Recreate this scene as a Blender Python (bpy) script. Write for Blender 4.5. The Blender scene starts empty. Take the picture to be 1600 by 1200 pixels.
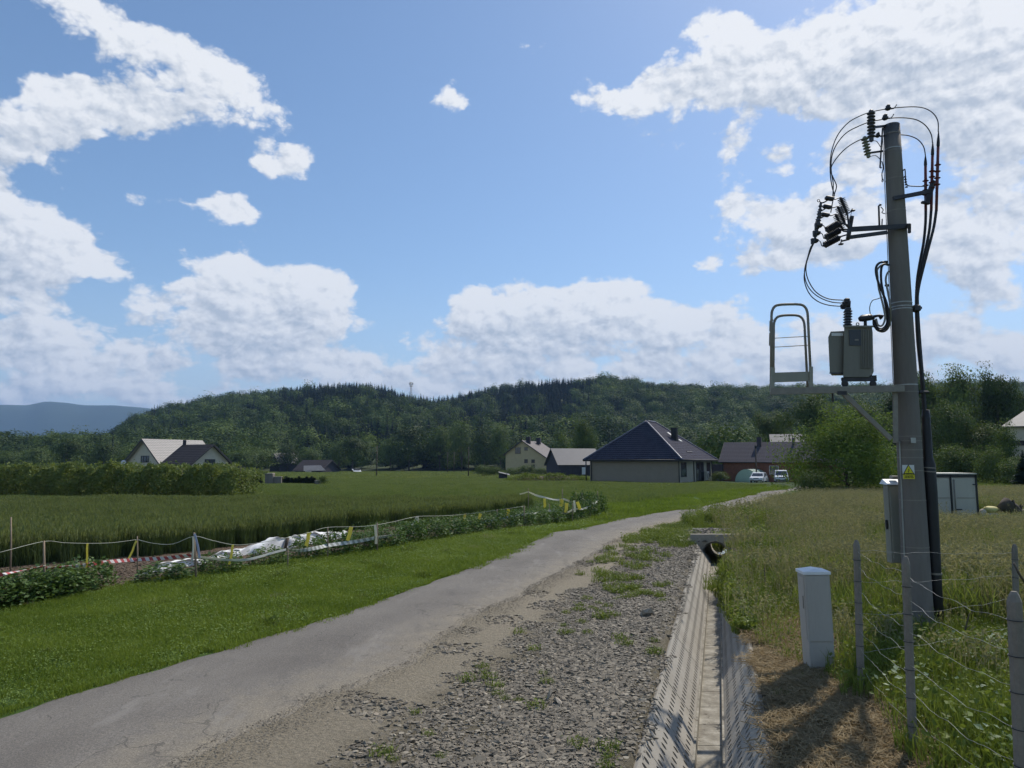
import bpy, math, random
import numpy as np
from mathutils import Vector, Matrix

# ------------------------------------------------------------------ camera, sky, sun, exposure
SC = bpy.context.scene
COL = SC.collection
R = math.radians
FPX = 1100.0                      # focal length in pixels of the 1600 px wide photograph
TH = math.atan(120 / FPX)         # upward pitch
CZ = 2.3
cam_d = bpy.data.cameras.new('camera'); cam = bpy.data.objects.new('camera', cam_d); COL.objects.link(cam)
cam.location = (0, 0, CZ); cam.rotation_euler = (math.pi / 2 + TH, 0, 0)
cam_d.sensor_width = 36; cam_d.lens = 36 * FPX / 1600; cam_d.clip_start = 0.05; cam_d.clip_end = 30000
SC.camera = cam
SC.view_settings.view_transform = 'Standard'; SC.view_settings.look = 'None'
SC.view_settings.gamma = 1; SC.view_settings.exposure = 0.45
SUN_AZ, SUN_EL = 40.0, 50.0
SUN_DIR = Vector((math.sin(R(SUN_AZ)) * math.cos(R(SUN_EL)), math.cos(R(SUN_AZ)) * math.cos(R(SUN_EL)), math.sin(R(SUN_EL))))
sd = bpy.data.lights.new('sun', 'SUN'); sd.energy = 3.3; sd.angle = R(0.53); sd.color = (1.0, 0.93, 0.83)
so = bpy.data.objects.new('sun', sd); COL.objects.link(so); so.location = (20, 20, 60)
so.rotation_euler = SUN_DIR.to_track_quat('Z', 'Y').to_euler()
SC.cycles.max_bounces = 6; SC.cycles.diffuse_bounces = 2; SC.cycles.glossy_bounces = 2
SC.cycles.transmission_bounces = 4; SC.cycles.transparent_max_bounces = 8; SC.cycles.volume_bounces = 0
SC.cycles.caustics_reflective = False; SC.cycles.caustics_refractive = False
SC.cycles.use_adaptive_sampling = True; SC.cycles.adaptive_threshold = 0.02

def ray(u, v):
    rx, ry = (u - 800) / FPX, (600 - v) / FPX
    return (rx, math.cos(TH) - ry * math.sin(TH), math.sin(TH) + ry * math.cos(TH))
def at(u, v, Y):
    d = ray(u, v); k = Y / d[1]
    return Vector((d[0] * k, Y, CZ + d[2] * k))

# ---- clouds: a coarse coverage map over azimuth and elevation, kept in colour ramps, broken up by noise
# (cx, cy, rx, ry, weight, tilt) of soft ellipses, in degrees-like photo units turned into sky directions
CL = [
 (250, 85, 120, 48, .95, 12), (130, 20, 60, 34, .8, 20), (340, 120, 60, 40, .8, 30), (90, 170, 95, 50, 1.0, -8), (215, 165, 90, 40, .95, 0),
 (300, 165, 90, 30, .8, 10), (400, 170, 75, 26, .75, 25), (470, 200, 40, 14, .6, 25), (60, 215, 90, 36, .9, -5), (175, 205, 90, 30, .6, 0), (330, 217, 22, 7, .5, 0),
 (440, 248, 56, 15, .75, 15), (485, 258, 22, 9, .5, 0), (185, 316, 62, 12, .75, -3), (350, 330, 60, 18, .85, 8),
 (30, 360, 75, 70, 1.1, 35), (95, 385, 60, 36, .95, 25), (140, 415, 60, 16, .8, 12), (90, 300, 14, 22, .55, 0), (-60, 300, 70, 60, 1.0, 0),
 (20, 445, 50, 22, .8, 0), (70, 475, 45, 34, .85, 0), (60, 530, 150, 38, .95, 5), (150, 575, 150, 36, .9, 0), (40, 600, 120, 40, .8, 0),
 (265, 470, 62, 13, .75, 0), (270, 540, 62, 20, .8, 0), (365, 455, 78, 56, 1.15, 0), (430, 500, 120, 60, 1.15, 0), (490, 480, 58, 60, 1.1, 0), (330, 520, 90, 40, .8, 0),
 (430, 560, 170, 45, .85, 0), (560, 570, 50, 26, .7, 30), (300, 620, 240, 22, .7, 0),
 (760, 490, 60, 36, 1.05, 0), (850, 490, 90, 42, 1.15, 0), (940, 480, 90, 32, 1.1, 0), (990, 500, 60, 30, .95, 10), (1070, 500, 60, 28, .9, 10), (1130, 515, 60, 28, .85, 15),
 (800, 550, 210, 40, .85, 0), (1050, 565, 220, 46, .85, 0), (680, 560, 100, 40, .65, 0), (750, 600, 300, 26, .75, 0),
 (708, 144, 46, 13, .8, 0), (836, 88, 24, 10, .55, 10), (840, 171, 13, 6, .4, 0), (1000, 235, 75, 12, .42, -3), (925, 442, 22, 9, .5, 0), (975, 441, 26, 9, .5, 0), (290, 396, 10, 5, .35, 0),
 (960, 148, 75, 20, .85, 8), (1070, 140, 110, 40, 1.0, -10), (1150, 75, 75, 48, 1.0, 10), (1220, 130, 110, 50, 1.05, 0), (1330, 90, 130, 70, 1.1, 0), (1430, 40, 130, 60, 1.1, -10),
 (1530, 130, 140, 100, 1.2, 0), (1560, 30, 110, 60, 1.1, 0), (1400, 170, 120, 60, .9, 0), (1540, 240, 110, 40, .9, 0), (1330, 230, 75, 60, .65, -40), (1215, 180, 50, 20, .7, 0),
 (1150, 260, 30, 14, .55, 50), (1160, 280, 24, 14, .6, -50), (1210, 235, 22, 22, .6, 40), (1145, 218, 26, 12, .5, 10), (1105, 250, 18, 9, .45, 0), (1070, 255, 10, 6, .4, 0), (1145, 295, 12, 12, .45, 0),
 (1180, 340, 68, 17, .85, 0), (1260, 325, 60, 16, .8, -10), (1340, 290, 60, 26, .7, -10), (1250, 385, 90, 34, .9, -5), (1160, 395, 60, 9, .6, 5), (1350, 350, 80, 44, .85, 0), (1330, 400, 60, 20, .7, 0),
 (1115, 418, 24, 15, .7, 10), (1170, 455, 16, 10, .55, 0), (1480, 350, 90, 38, .95, 0), (1570, 350, 70, 44, .95, 0), (1520, 400, 100, 30, .9, 0), (1490, 430, 40, 10, .7, 0), (1560, 465, 70, 22, .85, 0),
 (1160, 560, 120, 40, .85, 0), (1290, 545, 120, 60, .75, 0), (1400, 560, 160, 55, .8, 0), (1540, 550, 120, 45, .9, 0), (1480, 505, 120, 20, .75, 0), (1330, 480, 70, 20, .5, 0), (1200, 610, 260, 24, .75, 0), (1500, 610, 200, 26, .75, 0),
]
NC, NR = 64, 24
AZ0, AZ1, EL0, EL1 = -42.0, 42.0, -1.5, 41.0
def cloud_map():
    az = np.radians(np.linspace(AZ0, AZ1, NC)); el = np.radians(np.linspace(EL0, EL1, NR))
    A, E = np.meshgrid(az, el)
    dx, dy, dz = np.sin(A) * np.cos(E), np.cos(A) * np.cos(E), np.sin(E)
    fw = dy * math.cos(TH) + dz * math.sin(TH); up = -dy * math.sin(TH) + dz * math.cos(TH)
    U = 800 + FPX * dx / fw; V = 600 - FPX * up / fw
    D = np.zeros_like(U)
    for cx, cy, rx, ry, w, tl in CL:
        c, s = math.cos(R(tl)), math.sin(R(tl)); x, y = U - cx, V - cy
        X, Y = (x * c + y * s) / max(rx + 7, 25), (-x * s + y * c) / max(ry + 6, 19)
        w = w + (.14 if rx < 62 else 0)
        D = np.maximum(D, w * np.clip(1.5 - .98 * np.sqrt(X * X + Y * Y), 0, 1.1))
    return np.clip(D * 1.15 + .08, 0, 1.4)
world = bpy.data.worlds.new('World'); SC.world = world; world.use_nodes = True
def build_world():
    nt = world.node_tree; nt.nodes.clear(); N, L = nt.nodes, nt.links
    M = cloud_map()
    g = bpy.data.node_groups.new('cloud_cover', 'ShaderNodeTree')
    g.interface.new_socket('Az', in_out='INPUT', socket_type='NodeSocketFloat'); g.interface.new_socket('El', in_out='INPUT', socket_type='NodeSocketFloat')
    g.interface.new_socket('Cover', in_out='OUTPUT', socket_type='NodeSocketFloat')
    gn, gl = g.nodes, g.links
    gi = gn.new('NodeGroupInput'); go = gn.new('NodeGroupOutput')
    def m(op, a, b=None, cl=False):
        n = gn.new('ShaderNodeMath'); n.operation = op; n.use_clamp = cl
        for k, v in enumerate((a, b)):
            if v is None: continue
            if isinstance(v, (int, float)): n.inputs[k].default_value = v
            else: gl.new(v, n.inputs[k])
        return n.outputs[0]
    u = m('MULTIPLY', m('SUBTRACT', gi.outputs['Az'], R(AZ0)), 1 / R(AZ1 - AZ0), True)      # 0..1
    r = m('MULTIPLY', m('SUBTRACT', gi.outputs['El'], R(EL0)), (NR - 1) / R(EL1 - EL0))      # row coordinate
    r = m('MINIMUM', m('MAXIMUM', r, 0.0), NR - 1.001)
    uL = m('MULTIPLY', u, 2.0, True); uR = m('SUBTRACT', m('MULTIPLY', u, 2.0), 1.0, True)
    side = m('GREATER_THAN', u, 0.5)
    cmb = gn.new('ShaderNodeCombineXYZ')
    for k in range(3): gl.new(r, cmb.inputs[k])
    total = None
    cols = np.linspace(0, 1, NC)
    for q in range(0, NR, 3):
        outs = []
        for half, uu in ((0, uL), (1, uR)):
            rp = gn.new('ShaderNodeValToRGB'); rp.color_ramp.interpolation = 'LINEAR'; cr = rp.color_ramp
            ps = np.linspace(0, 1, 32); src = .5 * half + .5 * ps
            for k, p in enumerate(ps):
                e = cr.elements[0] if k == 0 else (cr.elements[1] if k == 1 else cr.elements.new(min(p, .9999)))
                e.position = p
            for k, p in enumerate(ps):
                c3 = [float(np.interp(src[k], cols, M[q + j])) for j in range(3)]
                cr.elements[k].color = (*c3, 1)
            gl.new(uu, rp.inputs[0]); outs.append(rp.outputs[0])
        mx = gn.new('ShaderNodeMix'); mx.data_type = 'RGBA'; gl.new(side, mx.inputs[0]); gl.new(outs[0], mx.inputs[6]); gl.new(outs[1], mx.inputs[7])
        def vm(op, a, b=None):
            n = gn.new('ShaderNodeVectorMath'); n.operation = op
            for k, v in enumerate((a, b)):
                if v is None: continue
                if isinstance(v, tuple): n.inputs[k].default_value = v
                else: gl.new(v, n.inputs[k])
            return n
        d = vm('ABSOLUTE', vm('SUBTRACT', cmb.outputs[0], (q, q + 1, q + 2)).outputs[0]).outputs[0]
        w = vm('MAXIMUM', vm('SUBTRACT', (1, 1, 1), d).outputs[0], (0, 0, 0)).outputs[0]
        dt = vm('DOT_PRODUCT', w, mx.outputs[2]).outputs['Value']
        total = dt if total is None else m('ADD', total, dt)
    gl.new(total, go.inputs[0])
    # main tree
    def mm(op, a, b=None, cl=False):
        n = N.new('ShaderNodeMath'); n.operation = op; n.use_clamp = cl
        for k, v in enumerate((a, b)):
            if v is None: continue
            if isinstance(v, (int, float)): n.inputs[k].default_value = v
            else: L.new(v, n.inputs[k])
        return n.outputs[0]
    tc = N.new('ShaderNodeTexCoord'); sp = N.new('ShaderNodeSeparateXYZ'); L.new(tc.outputs['Generated'], sp.inputs[0])
    az = mm('ARCTAN2', sp.outputs[0], sp.outputs[1]); el = mm('ARCSINE', sp.outputs[2])
    cb = N.new('ShaderNodeCombineXYZ'); L.new(az, cb.inputs[0]); L.new(mm('MULTIPLY', el, 1.5), cb.inputs[1])
    def noise(scale, detail, rough, off=0.0, dist=0.0):
        n = N.new('ShaderNodeTexNoise'); n.inputs['Scale'].default_value = scale; n.inputs['Detail'].default_value = detail
        n.inputs['Roughness'].default_value = rough; n.inputs['Distortion'].default_value = dist
        mp = N.new('ShaderNodeVectorMath'); mp.operation = 'ADD'; mp.inputs[1].default_value = (off, off * .7, off * .31)
        L.new(cb.outputs[0], mp.inputs[0]); L.new(mp.outputs[0], n.inputs['Vector']); return n
    wn = noise(9, 4, .6, 3.1); ws = N.new('ShaderNodeSeparateXYZ'); L.new(wn.outputs['Color'], ws.inputs[0])
    wx = mm('MULTIPLY', mm('SUBTRACT', ws.outputs[0], .5), .04); wy = mm('MULTIPLY', mm('SUBTRACT', ws.outputs[1], .5), .035)
    def cover(du, dv):
        k = N.new('ShaderNodeGroup'); k.node_tree = g
        L.new(mm('ADD', mm('ADD', az, wx), du), k.inputs[0]); L.new(mm('ADD', mm('ADD', el, wy), dv), k.inputs[1]); return k.outputs[0]
    outside = mm('MAXIMUM', mm('MULTIPLY', mm('SUBTRACT', mm('ABSOLUTE', az), .76), 4.0, True), mm('MULTIPLY', mm('SUBTRACT', el, .71), 5.0, True)); c0 = mm('ADD', cover(0.0, 0.0), mm('MULTIPLY', outside, .42)); c1 = cover(.025, .04)  # extra cloud added outside the view to neutralise and lift the fill light
    n1 = noise(17, 12, .56, 0.0, .1); n2 = noise(11, 5, .5, -.016, .12); n3 = noise(11, 5, .5, 0.0, .12)
    nn = mm('SUBTRACT', n1.outputs['Fac'], .5)
    def puffs(off):
        v = N.new('ShaderNodeTexVoronoi'); v.voronoi_dimensions = '2D'; v.feature = 'SMOOTH_F1'; v.inputs['Scale'].default_value = 17; v.inputs['Detail'].default_value = 3.0
        v.inputs['Roughness'].default_value = .55; v.inputs['Lacunarity'].default_value = 2.3; v.inputs['Smoothness'].default_value = .35
        mp = N.new('ShaderNodeVectorMath'); mp.operation = 'ADD'; mp.inputs[1].default_value = off; L.new(cb.outputs[0], mp.inputs[0])
        w2 = N.new('ShaderNodeVectorMath'); w2.operation = 'ADD'; L.new(mp.outputs[0], w2.inputs[0]); ww = N.new('ShaderNodeCombineXYZ'); L.new(wx, ww.inputs[0]); L.new(wy, ww.inputs[1]); L.new(ww.outputs[0], w2.inputs[1])
        L.new(w2.outputs[0], v.inputs['Vector']); return v.outputs['Distance']
    v1, v2 = puffs((0, 0, 0)), puffs((.006, .011, 0)); puff = mm('SUBTRACT', v2, v1)
    dens = mm('ADD', c0, mm('ADD', mm('MULTIPLY', nn, 1.25), mm('MULTIPLY', mm('SUBTRACT', .42, v1), .45)))
    mr = N.new('ShaderNodeMapRange'); mr.interpolation_type = 'SMOOTHSTEP'
    mr.inputs[1].default_value = .44; mr.inputs[2].default_value = .75; L.new(dens, mr.inputs[0])
    # self shade of the cloud: cover towards the sun darkens, small relief brightens the sun side
    thick = mm('MULTIPLY', c1, .75)
    relief = mm('ADD', mm('MULTIPLY', mm('SUBTRACT', n3.outputs['Fac'], n2.outputs['Fac']), .9), mm('MULTIPLY', puff, 1.15))
    fine = mm('ADD', mm('MULTIPLY', nn, -.25), mm('MULTIPLY', mm('SUBTRACT', c0, .6), .25))
    lit = mm('ADD', mm('ADD', mm('SUBTRACT', 1.28, thick), relief), fine, True)
    mixc = N.new('ShaderNodeMix'); mixc.data_type = 'RGBA'; L.new(lit, mixc.inputs[0])
    mixc.inputs[6].default_value = (3.9, 4.35, 5.0, 1); mixc.inputs[7].default_value = (7.0, 7.1, 7.25, 1)
    sky = N.new('ShaderNodeTexSky'); sky.sky_type = 'NISHITA'; sky.sun_disc = False
    sky.sun_elevation = R(SUN_EL); sky.sun_rotation = R(SUN_AZ); sky.air_density = 1.0; sky.dust_density = .6; sky.ozone_density = 2.0; sky.altitude = 300
    hs = N.new('ShaderNodeHueSaturation'); hs.inputs['Saturation'].default_value = 1.06; hs.inputs['Hue'].default_value = .498; hs.inputs['Value'].default_value = 1.03; L.new(sky.outputs[0], hs.inputs['Color'])
    # thin veil of far cloud near the horizon
    hz = mm('POWER', mm('SUBTRACT', 1.0, mm('MULTIPLY', mm('MAXIMUM', el, 0.0), 3.4), True), 2.0)
    hn = noise(5, 6, .6, 7.0)
    veil = mm('MULTIPLY', hz, mm('ADD', .35, mm('MULTIPLY', hn.outputs['Fac'], .9)), True)
    mv = N.new('ShaderNodeMix'); mv.data_type = 'RGBA'; L.new(veil, mv.inputs[0]); L.new(hs.outputs[0], mv.inputs[6]); mv.inputs[7].default_value = (4.4, 5.2, 6.2, 1)
    fin = N.new('ShaderNodeMix'); fin.data_type = 'RGBA'; L.new(mm('MULTIPLY', mr.outputs[0], .94), fin.inputs[0]); L.new(mv.outputs[2], fin.inputs[6]); L.new(mixc.outputs[2], fin.inputs[7])
    bg = N.new('ShaderNodeBackground'); bg.inputs[1].default_value = 0.1; L.new(fin.outputs[2], bg.inputs[0])
    out = N.new('ShaderNodeOutputWorld'); L.new(bg.outputs[0], out.inputs[0])
build_world()
world.cycles.sampling_method = 'MANUAL'; world.cycles.sample_map_resolution = 512
# ------------------------------------------------------------------ terrain and helpers
random.seed(7)
_hy = np.array([-60, 0, 7, 20, 36, 60, 100, 200, 300, 500, 900, 12000.])
_hh = np.array([2.25, 2.28, 2.31, 2.42, 2.62, 2.82, 3.05, 3.75, 4.6, 5.5, 7.0, 30.])
_fy = np.linspace(-60, 1000, 2121); _fh = np.interp(_fy, _hy, _hh); _k = np.hanning(25); _k /= _k.sum()
_fh[12:-12] = np.convolve(_fh, _k, 'valid')
DS = 0.2909                      # the ditch runs along x = s + DS*y
def hbase(y): return np.where(y < 990, np.interp(y, _fy, _fh), np.interp(y, _hy, _hh))
def bumps(x, y):
    r = np.zeros_like(x)
    for a, b, c, w in ((.9, .5, 1.0, .012), (-.6, 1.1, 2.0, .012), (2.1, .7, .4, .008), (.23, .31, .9, .03), (-.17, .26, 2.2, .03)):
        r = r + w * np.sin(a * x + b * y + c)
    return r
def ditch_profile(s, y):
    inn = ((y < 21.4) | ((y > 25.0) & (y < 30))) & (y > -4)
    p = np.interp(s, [-.74, -.38, .04, .38], [0, -.70, -.70, 0])
    return np.where(inn, p, 0)
def terr(x, y):
    x = np.asarray(x, float); y = np.asarray(y, float)
    s = x - DS * y
    b = bumps(x, y) * np.clip((y - 12) / 15, .25, 1.6) * np.clip(np.abs(s + .15) - .6, 0, 1)
    bank = .10 * np.clip((s - .6) / 1.6, 0, 1) * np.clip((26 - y) / 10, 0, 1)
    return CZ - hbase(y) + b + bank + ditch_profile(s, y)
def tz(x, y): return float(terr(x, y))
def gnd(u, v, flat=True):
    d = ray(u, v); Y = 2.0
    while Y < 6000:
        x = d[0] / d[1] * Y; z = CZ + d[2] / d[1] * Y
        g = float(CZ - hbase(Y)) if flat else tz(x, Y)
        if z <= g: break
        Y += max(.02, Y * .002)
    return Vector((x, Y, tz(x, Y)))
# road edges from image rows, as functions of y
_L = [gnd(u, v) for u, v in ((0, 1112), (150, 1070), (269, 1037), (375, 1006), (500, 967), (580, 938), (716, 894), (797, 860), (862, 834), (900, 827), (960, 813), (987, 806), (1075, 796), (1100, 790), (1150, 780), (1180, 772), (1222, 765))]
_Rr = [gnd(u, v) for u, v in ((312, 1194), (500, 1100), (642, 1030), (707, 988), (756, 960), (821, 929), (928, 869), (970, 842), (1022, 820), (1096, 806), (1140, 794), (1180, 784), (1210, 775), (1240, 767))]
def _edge(P, s0):
    ys = [p.y for p in P]; xs = [p.x for p in P]
    ys = [ys[0] - 10] + ys + [ys[-1] + 12, ys[-1] + 40]; xs = [xs[0] - s0 * 10] + xs + [xs[-1] + 7, xs[-1] + 42]
    gy = np.linspace(-8, 100, 1081); gx = np.interp(gy, ys, xs); k = np.hanning(41); k /= k.sum()
    gx[20:-20] = np.convolve(gx, k, 'valid'); return gy, gx
_LE, _RE = _edge(_L, .30), _edge(_Rr, .34)
def xl(y): return np.interp(y, *_LE)
def xr(y): return np.interp(y, *_RE)

def setp(o, label=None, cat=None, group=None, kind=None):
    if label: o['label'] = label
    if cat: o['category'] = cat
    if group: o['group'] = group
    if kind: o['kind'] = kind
    return o
def thing(name, label, cat, loc, group=None):
    o = bpy.data.objects.new(name, None); COL.objects.link(o); o.location = loc; o.empty_display_size = .2
    return setp(o, label, cat, group)
def origin(o):
    v = Vector((0, 0, 0))
    while o is not None: v = v + Vector(o.location); o = o.parent
    return v
class MB:
    """collects shapes in world space; build() links them as one mesh object under its parent"""
    def __init__(s): s.v = []; s.f = []; s.sm = []
    def add(s, vs, fs, smooth=False):
        n = len(s.v); s.v += [tuple(v) for v in vs]; s.f += [tuple(i + n for i in f) for f in fs]; s.sm += [smooth] * len(fs); return s
    def box(s, c, d, rz=0, M=None, bev=0):
        x, y, z = d[0] / 2, d[1] / 2, d[2] / 2
        if bev:
            b = bev; vs = []; 
            for k, (zz, q) in enumerate(((-z, b), (-z + b, 0), (z - b, 0), (z, b))):
                X, Y = x - q, y - q
                vs += [(-X + b, -Y, zz), (X - b, -Y, zz), (X, -Y + b, zz), (X, Y - b, zz), (X - b, Y, zz), (-X + b, Y, zz), (-X, Y - b, zz), (-X, -Y + b, zz)]
            fs = [tuple(range(7, -1, -1)), tuple(range(24, 32))]
            for k in range(3):
                for i in range(8): j = (i + 1) % 8; fs.append((8 * k + i, 8 * k + j, 8 * k + 8 + j, 8 * k + 8 + i))
        else:
            vs = [(a, b_, c_) for a in (-x, x) for b_ in (-y, y) for c_ in (-z, z)]
            fs = [(0, 1, 3, 2), (4, 6, 7, 5), (0, 4, 5, 1), (2, 3, 7, 6), (0, 2, 6, 4), (1, 5, 7, 3)]
        T = Matrix.Translation(Vector(c)) @ (M if M is not None else Matrix.Rotation(rz, 4, 'Z'))
        return s.add([T @ Vector(v) for v in vs], fs)
    def beam(s, a, b, w, h, up=(0, 0, 1)):
        a, b = Vector(a), Vector(b); d = (b - a); L = d.length; d.normalize(); u = Vector(up)
        if abs(d.dot(u)) > .98: u = Vector((0, 1, 0))
        r = d.cross(u).normalized(); u = r.cross(d)
        M = Matrix((r, d, u)).transposed().to_4x4()
        return s.box((a + b) / 2, (w, L, h), M=M)
    def tube(s, pts, r, n=8, cap=True, smooth=True):
        pts = [Vector(p) for p in pts]; rs = r if isinstance(r, (list, tuple)) else [r] * len(pts)
        vs, fs = [], []; pv = None
        for i, p in enumerate(pts):
            t = (pts[min(i + 1, len(pts) - 1)] - pts[max(i - 1, 0)])
            t = t.normalized() if t.length > 1e-9 else Vector((0, 0, 1))
            if pv is None:
                a = Vector((0, 0, 1)) if abs(t.z) < .9 else Vector((1, 0, 0)); x = t.cross(a).normalized()
            else:
                x = (pv - t * pv.dot(t)); x = x.normalized() if x.length > 1e-6 else t.orthogonal().normalized()
            pv = x; y = t.cross(x)
            vs += [p + (x * math.cos(2 * math.pi * k / n) + y * math.sin(2 * math.pi * k / n)) * rs[i] for k in range(n)]
        for i in range(len(pts) - 1):
            for k in range(n): j = (k + 1) % n; fs.append((i * n + k, i * n + j, i * n + n + j, i * n + n + k))
        if cap: fs += [tuple(range(n - 1, -1, -1)), tuple(range((len(pts) - 1) * n, len(pts) * n))]
        return s.add(vs, fs, smooth)
    def lathe(s, a, b, prof, n=16):
        """prof: (t along a-b, radius)"""
        a, b = Vector(a), Vector(b); d = b - a; t = d.normalized(); x = t.orthogonal().normalized(); y = t.cross(x); vs, fs = [], []
        for q, r in prof: vs += [a + d * q + (x * math.cos(2 * math.pi * k / n) + y * math.sin(2 * math.pi * k / n)) * r for k in range(n)]
        for i in range(len(prof) - 1):
            for k in range(n): j = (k + 1) % n; fs.append((i * n + k, i * n + j, i * n + n + j, i * n + n + k))
        fs += [tuple(range(n - 1, -1, -1)), tuple(range((len(prof) - 1) * n, len(prof) * n))]
        return s.add(vs, fs, False)
    def ring(s, c, R_, r, ax=(0, 0, 1), n=20, m=6):
        ax = Vector(ax).normalized(); x = ax.orthogonal().normalized(); y = ax.cross(x)
        P = [Vector(c) + (x * math.cos(2 * math.pi * k / n) + y * math.sin(2 * math.pi * k / n)) * R_ for k in range(n + 1)]
        return s.tube(P, r, m, cap=False)
    def quad(s, a, b, c, d): return s.add([a, b, c, d], [(0, 1, 2, 3)])
    def build(s, name, m, parent=None, smooth_angle=None):
        me = bpy.data.meshes.new(name); o3 = origin(parent)
        me.from_pydata([(v[0] - o3.x, v[1] - o3.y, v[2] - o3.z) for v in s.v], [], s.f); me.update()
        me.polygons.foreach_set('use_smooth', s.sm)
        if m is not None: me.materials.append(m)
        o = bpy.data.objects.new(name, me); COL.objects.link(o); o.parent = parent
        return o
def npmesh(name, V, F, m, link=True, smooth=False):
    """V (n,3), F (k,3|4) numpy -> object"""
    me = bpy.data.meshes.new(name); V = np.ascontiguousarray(V, np.float32); F = np.ascontiguousarray(F, np.int32); k = F.shape[1]
    me.vertices.add(len(V)); me.vertices.foreach_set('co', V.ravel())
    me.loops.add(F.size); me.loops.foreach_set('vertex_index', F.ravel())
    me.polygons.add(len(F)); me.polygons.foreach_set('loop_start', np.arange(0, F.size, k, dtype=np.int32))
    me.polygons.foreach_set('use_smooth', np.full(len(F), smooth)); me.update(calc_edges=True)
    if m is not None:
        for q in (m if isinstance(m, (list, tuple)) else [m]): me.materials.append(q)
    o = bpy.data.objects.new(name, me)
    if link: COL.objects.link(o)
    return o
def copytree(o, loc, label=None, rz=None, sc=None, name=None):
    c = o.copy(); COL.objects.link(c); c.location = loc
    if name: c.name = name
    if label: c['label'] = label
    if rz is not None: c.rotation_euler = (0, 0, rz)
    if sc is not None: c.scale = sc if isinstance(sc, tuple) else (sc, sc, sc)
    for ch in o.children:
        d = ch.copy(); COL.objects.link(d); d.parent = c
        for g in ch.children: e = g.copy(); COL.objects.link(e); e.parent = d
    return c

# ------------------------------------------------------------------ materials
def ramp(nt, fac, stops):
    n = nt.nodes.new('ShaderNodeValToRGB'); cr = n.color_ramp
    while len(cr.elements) < len(stops): cr.elements.new(.5)
    for e, (p, c) in zip(cr.elements, stops): e.position = p; e.color = (*c, 1)
    nt.links.new(fac, n.inputs[0]); return n.outputs[0]
def noise(nt, vec, scale, detail=5, rough=.6, dist=0):
    n = nt.nodes.new('ShaderNodeTexNoise'); n.inputs['Scale'].default_value = scale; n.inputs['Detail'].default_value = detail
    n.inputs['Roughness'].default_value = rough; n.inputs['Distortion'].default_value = dist; nt.links.new(vec, n.inputs['Vector']); return n.outputs['Fac']
def mixc(nt, f, a, b, mode='MIX'):
    n = nt.nodes.new('ShaderNodeMix'); n.data_type = 'RGBA'; n.blend_type = mode
    for k, v in ((0, f), (6, a), (7, b)):
        if isinstance(v, (int, float)): n.inputs[k].default_value = v
        elif isinstance(v, tuple): n.inputs[k].default_value = (*v, 1)
        else: nt.links.new(v, n.inputs[k])
    return n.outputs[2]
def mth(nt, op, a, b=None, cl=False):
    n = nt.nodes.new('ShaderNodeMath'); n.operation = op; n.use_clamp = cl
    for k, v in enumerate((a, b)):
        if v is None: continue
        if isinstance(v, (int, float)): n.inputs[k].default_value = v
        else: nt.links.new(v, n.inputs[k])
    return n.outputs[0]
def bump(nt, h, strength, dist, p):
    b = nt.nodes.new('ShaderNodeBump'); b.inputs['Strength'].default_value = strength; b.inputs['Distance'].default_value = dist
    nt.links.new(h, b.inputs['Height']); nt.links.new(b.outputs[0], p.inputs['Normal']); return b
def base(name):
    m = bpy.data.materials.new(name); m.use_nodes = True; nt = m.node_tree; p = nt.nodes['Principled BSDF']; return m, nt, p
def mat(name, col, rough=.7, var=.25, scale=6, metal=0, bmp=.15, bscale=None, streak=False, spec=.4):
    """a weathered surface: base colour varied by two noises, a little relief"""
    m, nt, p = base(name); tc = nt.nodes.new('ShaderNodeTexCoord'); v = tc.outputs['Object']
    if streak:
        mp = nt.nodes.new('ShaderNodeMapping'); mp.inputs['Scale'].default_value = (1, 1, .15); nt.links.new(v, mp.inputs[0]); v = mp.outputs[0]
    n1 = noise(nt, v, scale, 6, .65); n2 = noise(nt, v, scale * 9, 4, .6)
    f = mth(nt, 'ADD', mth(nt, 'MULTIPLY', n1, .7), mth(nt, 'MULTIPLY', n2, .3))
    lo = tuple(c * (1 - var) for c in col); hi = tuple(min(1, c * (1 + var)) for c in col)
    c = ramp(nt, f, [(.3, lo), (.7, hi)]); nt.links.new(c, p.inputs['Base Color'])
    p.inputs['Roughness'].default_value = rough; p.inputs['Metallic'].default_value = metal; p.inputs['Specular IOR Level'].default_value = spec
    if bmp: bump(nt, noise(nt, tc.outputs['Object'], bscale or scale * 12, 4, .6), bmp, .01, p)
    return m
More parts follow.
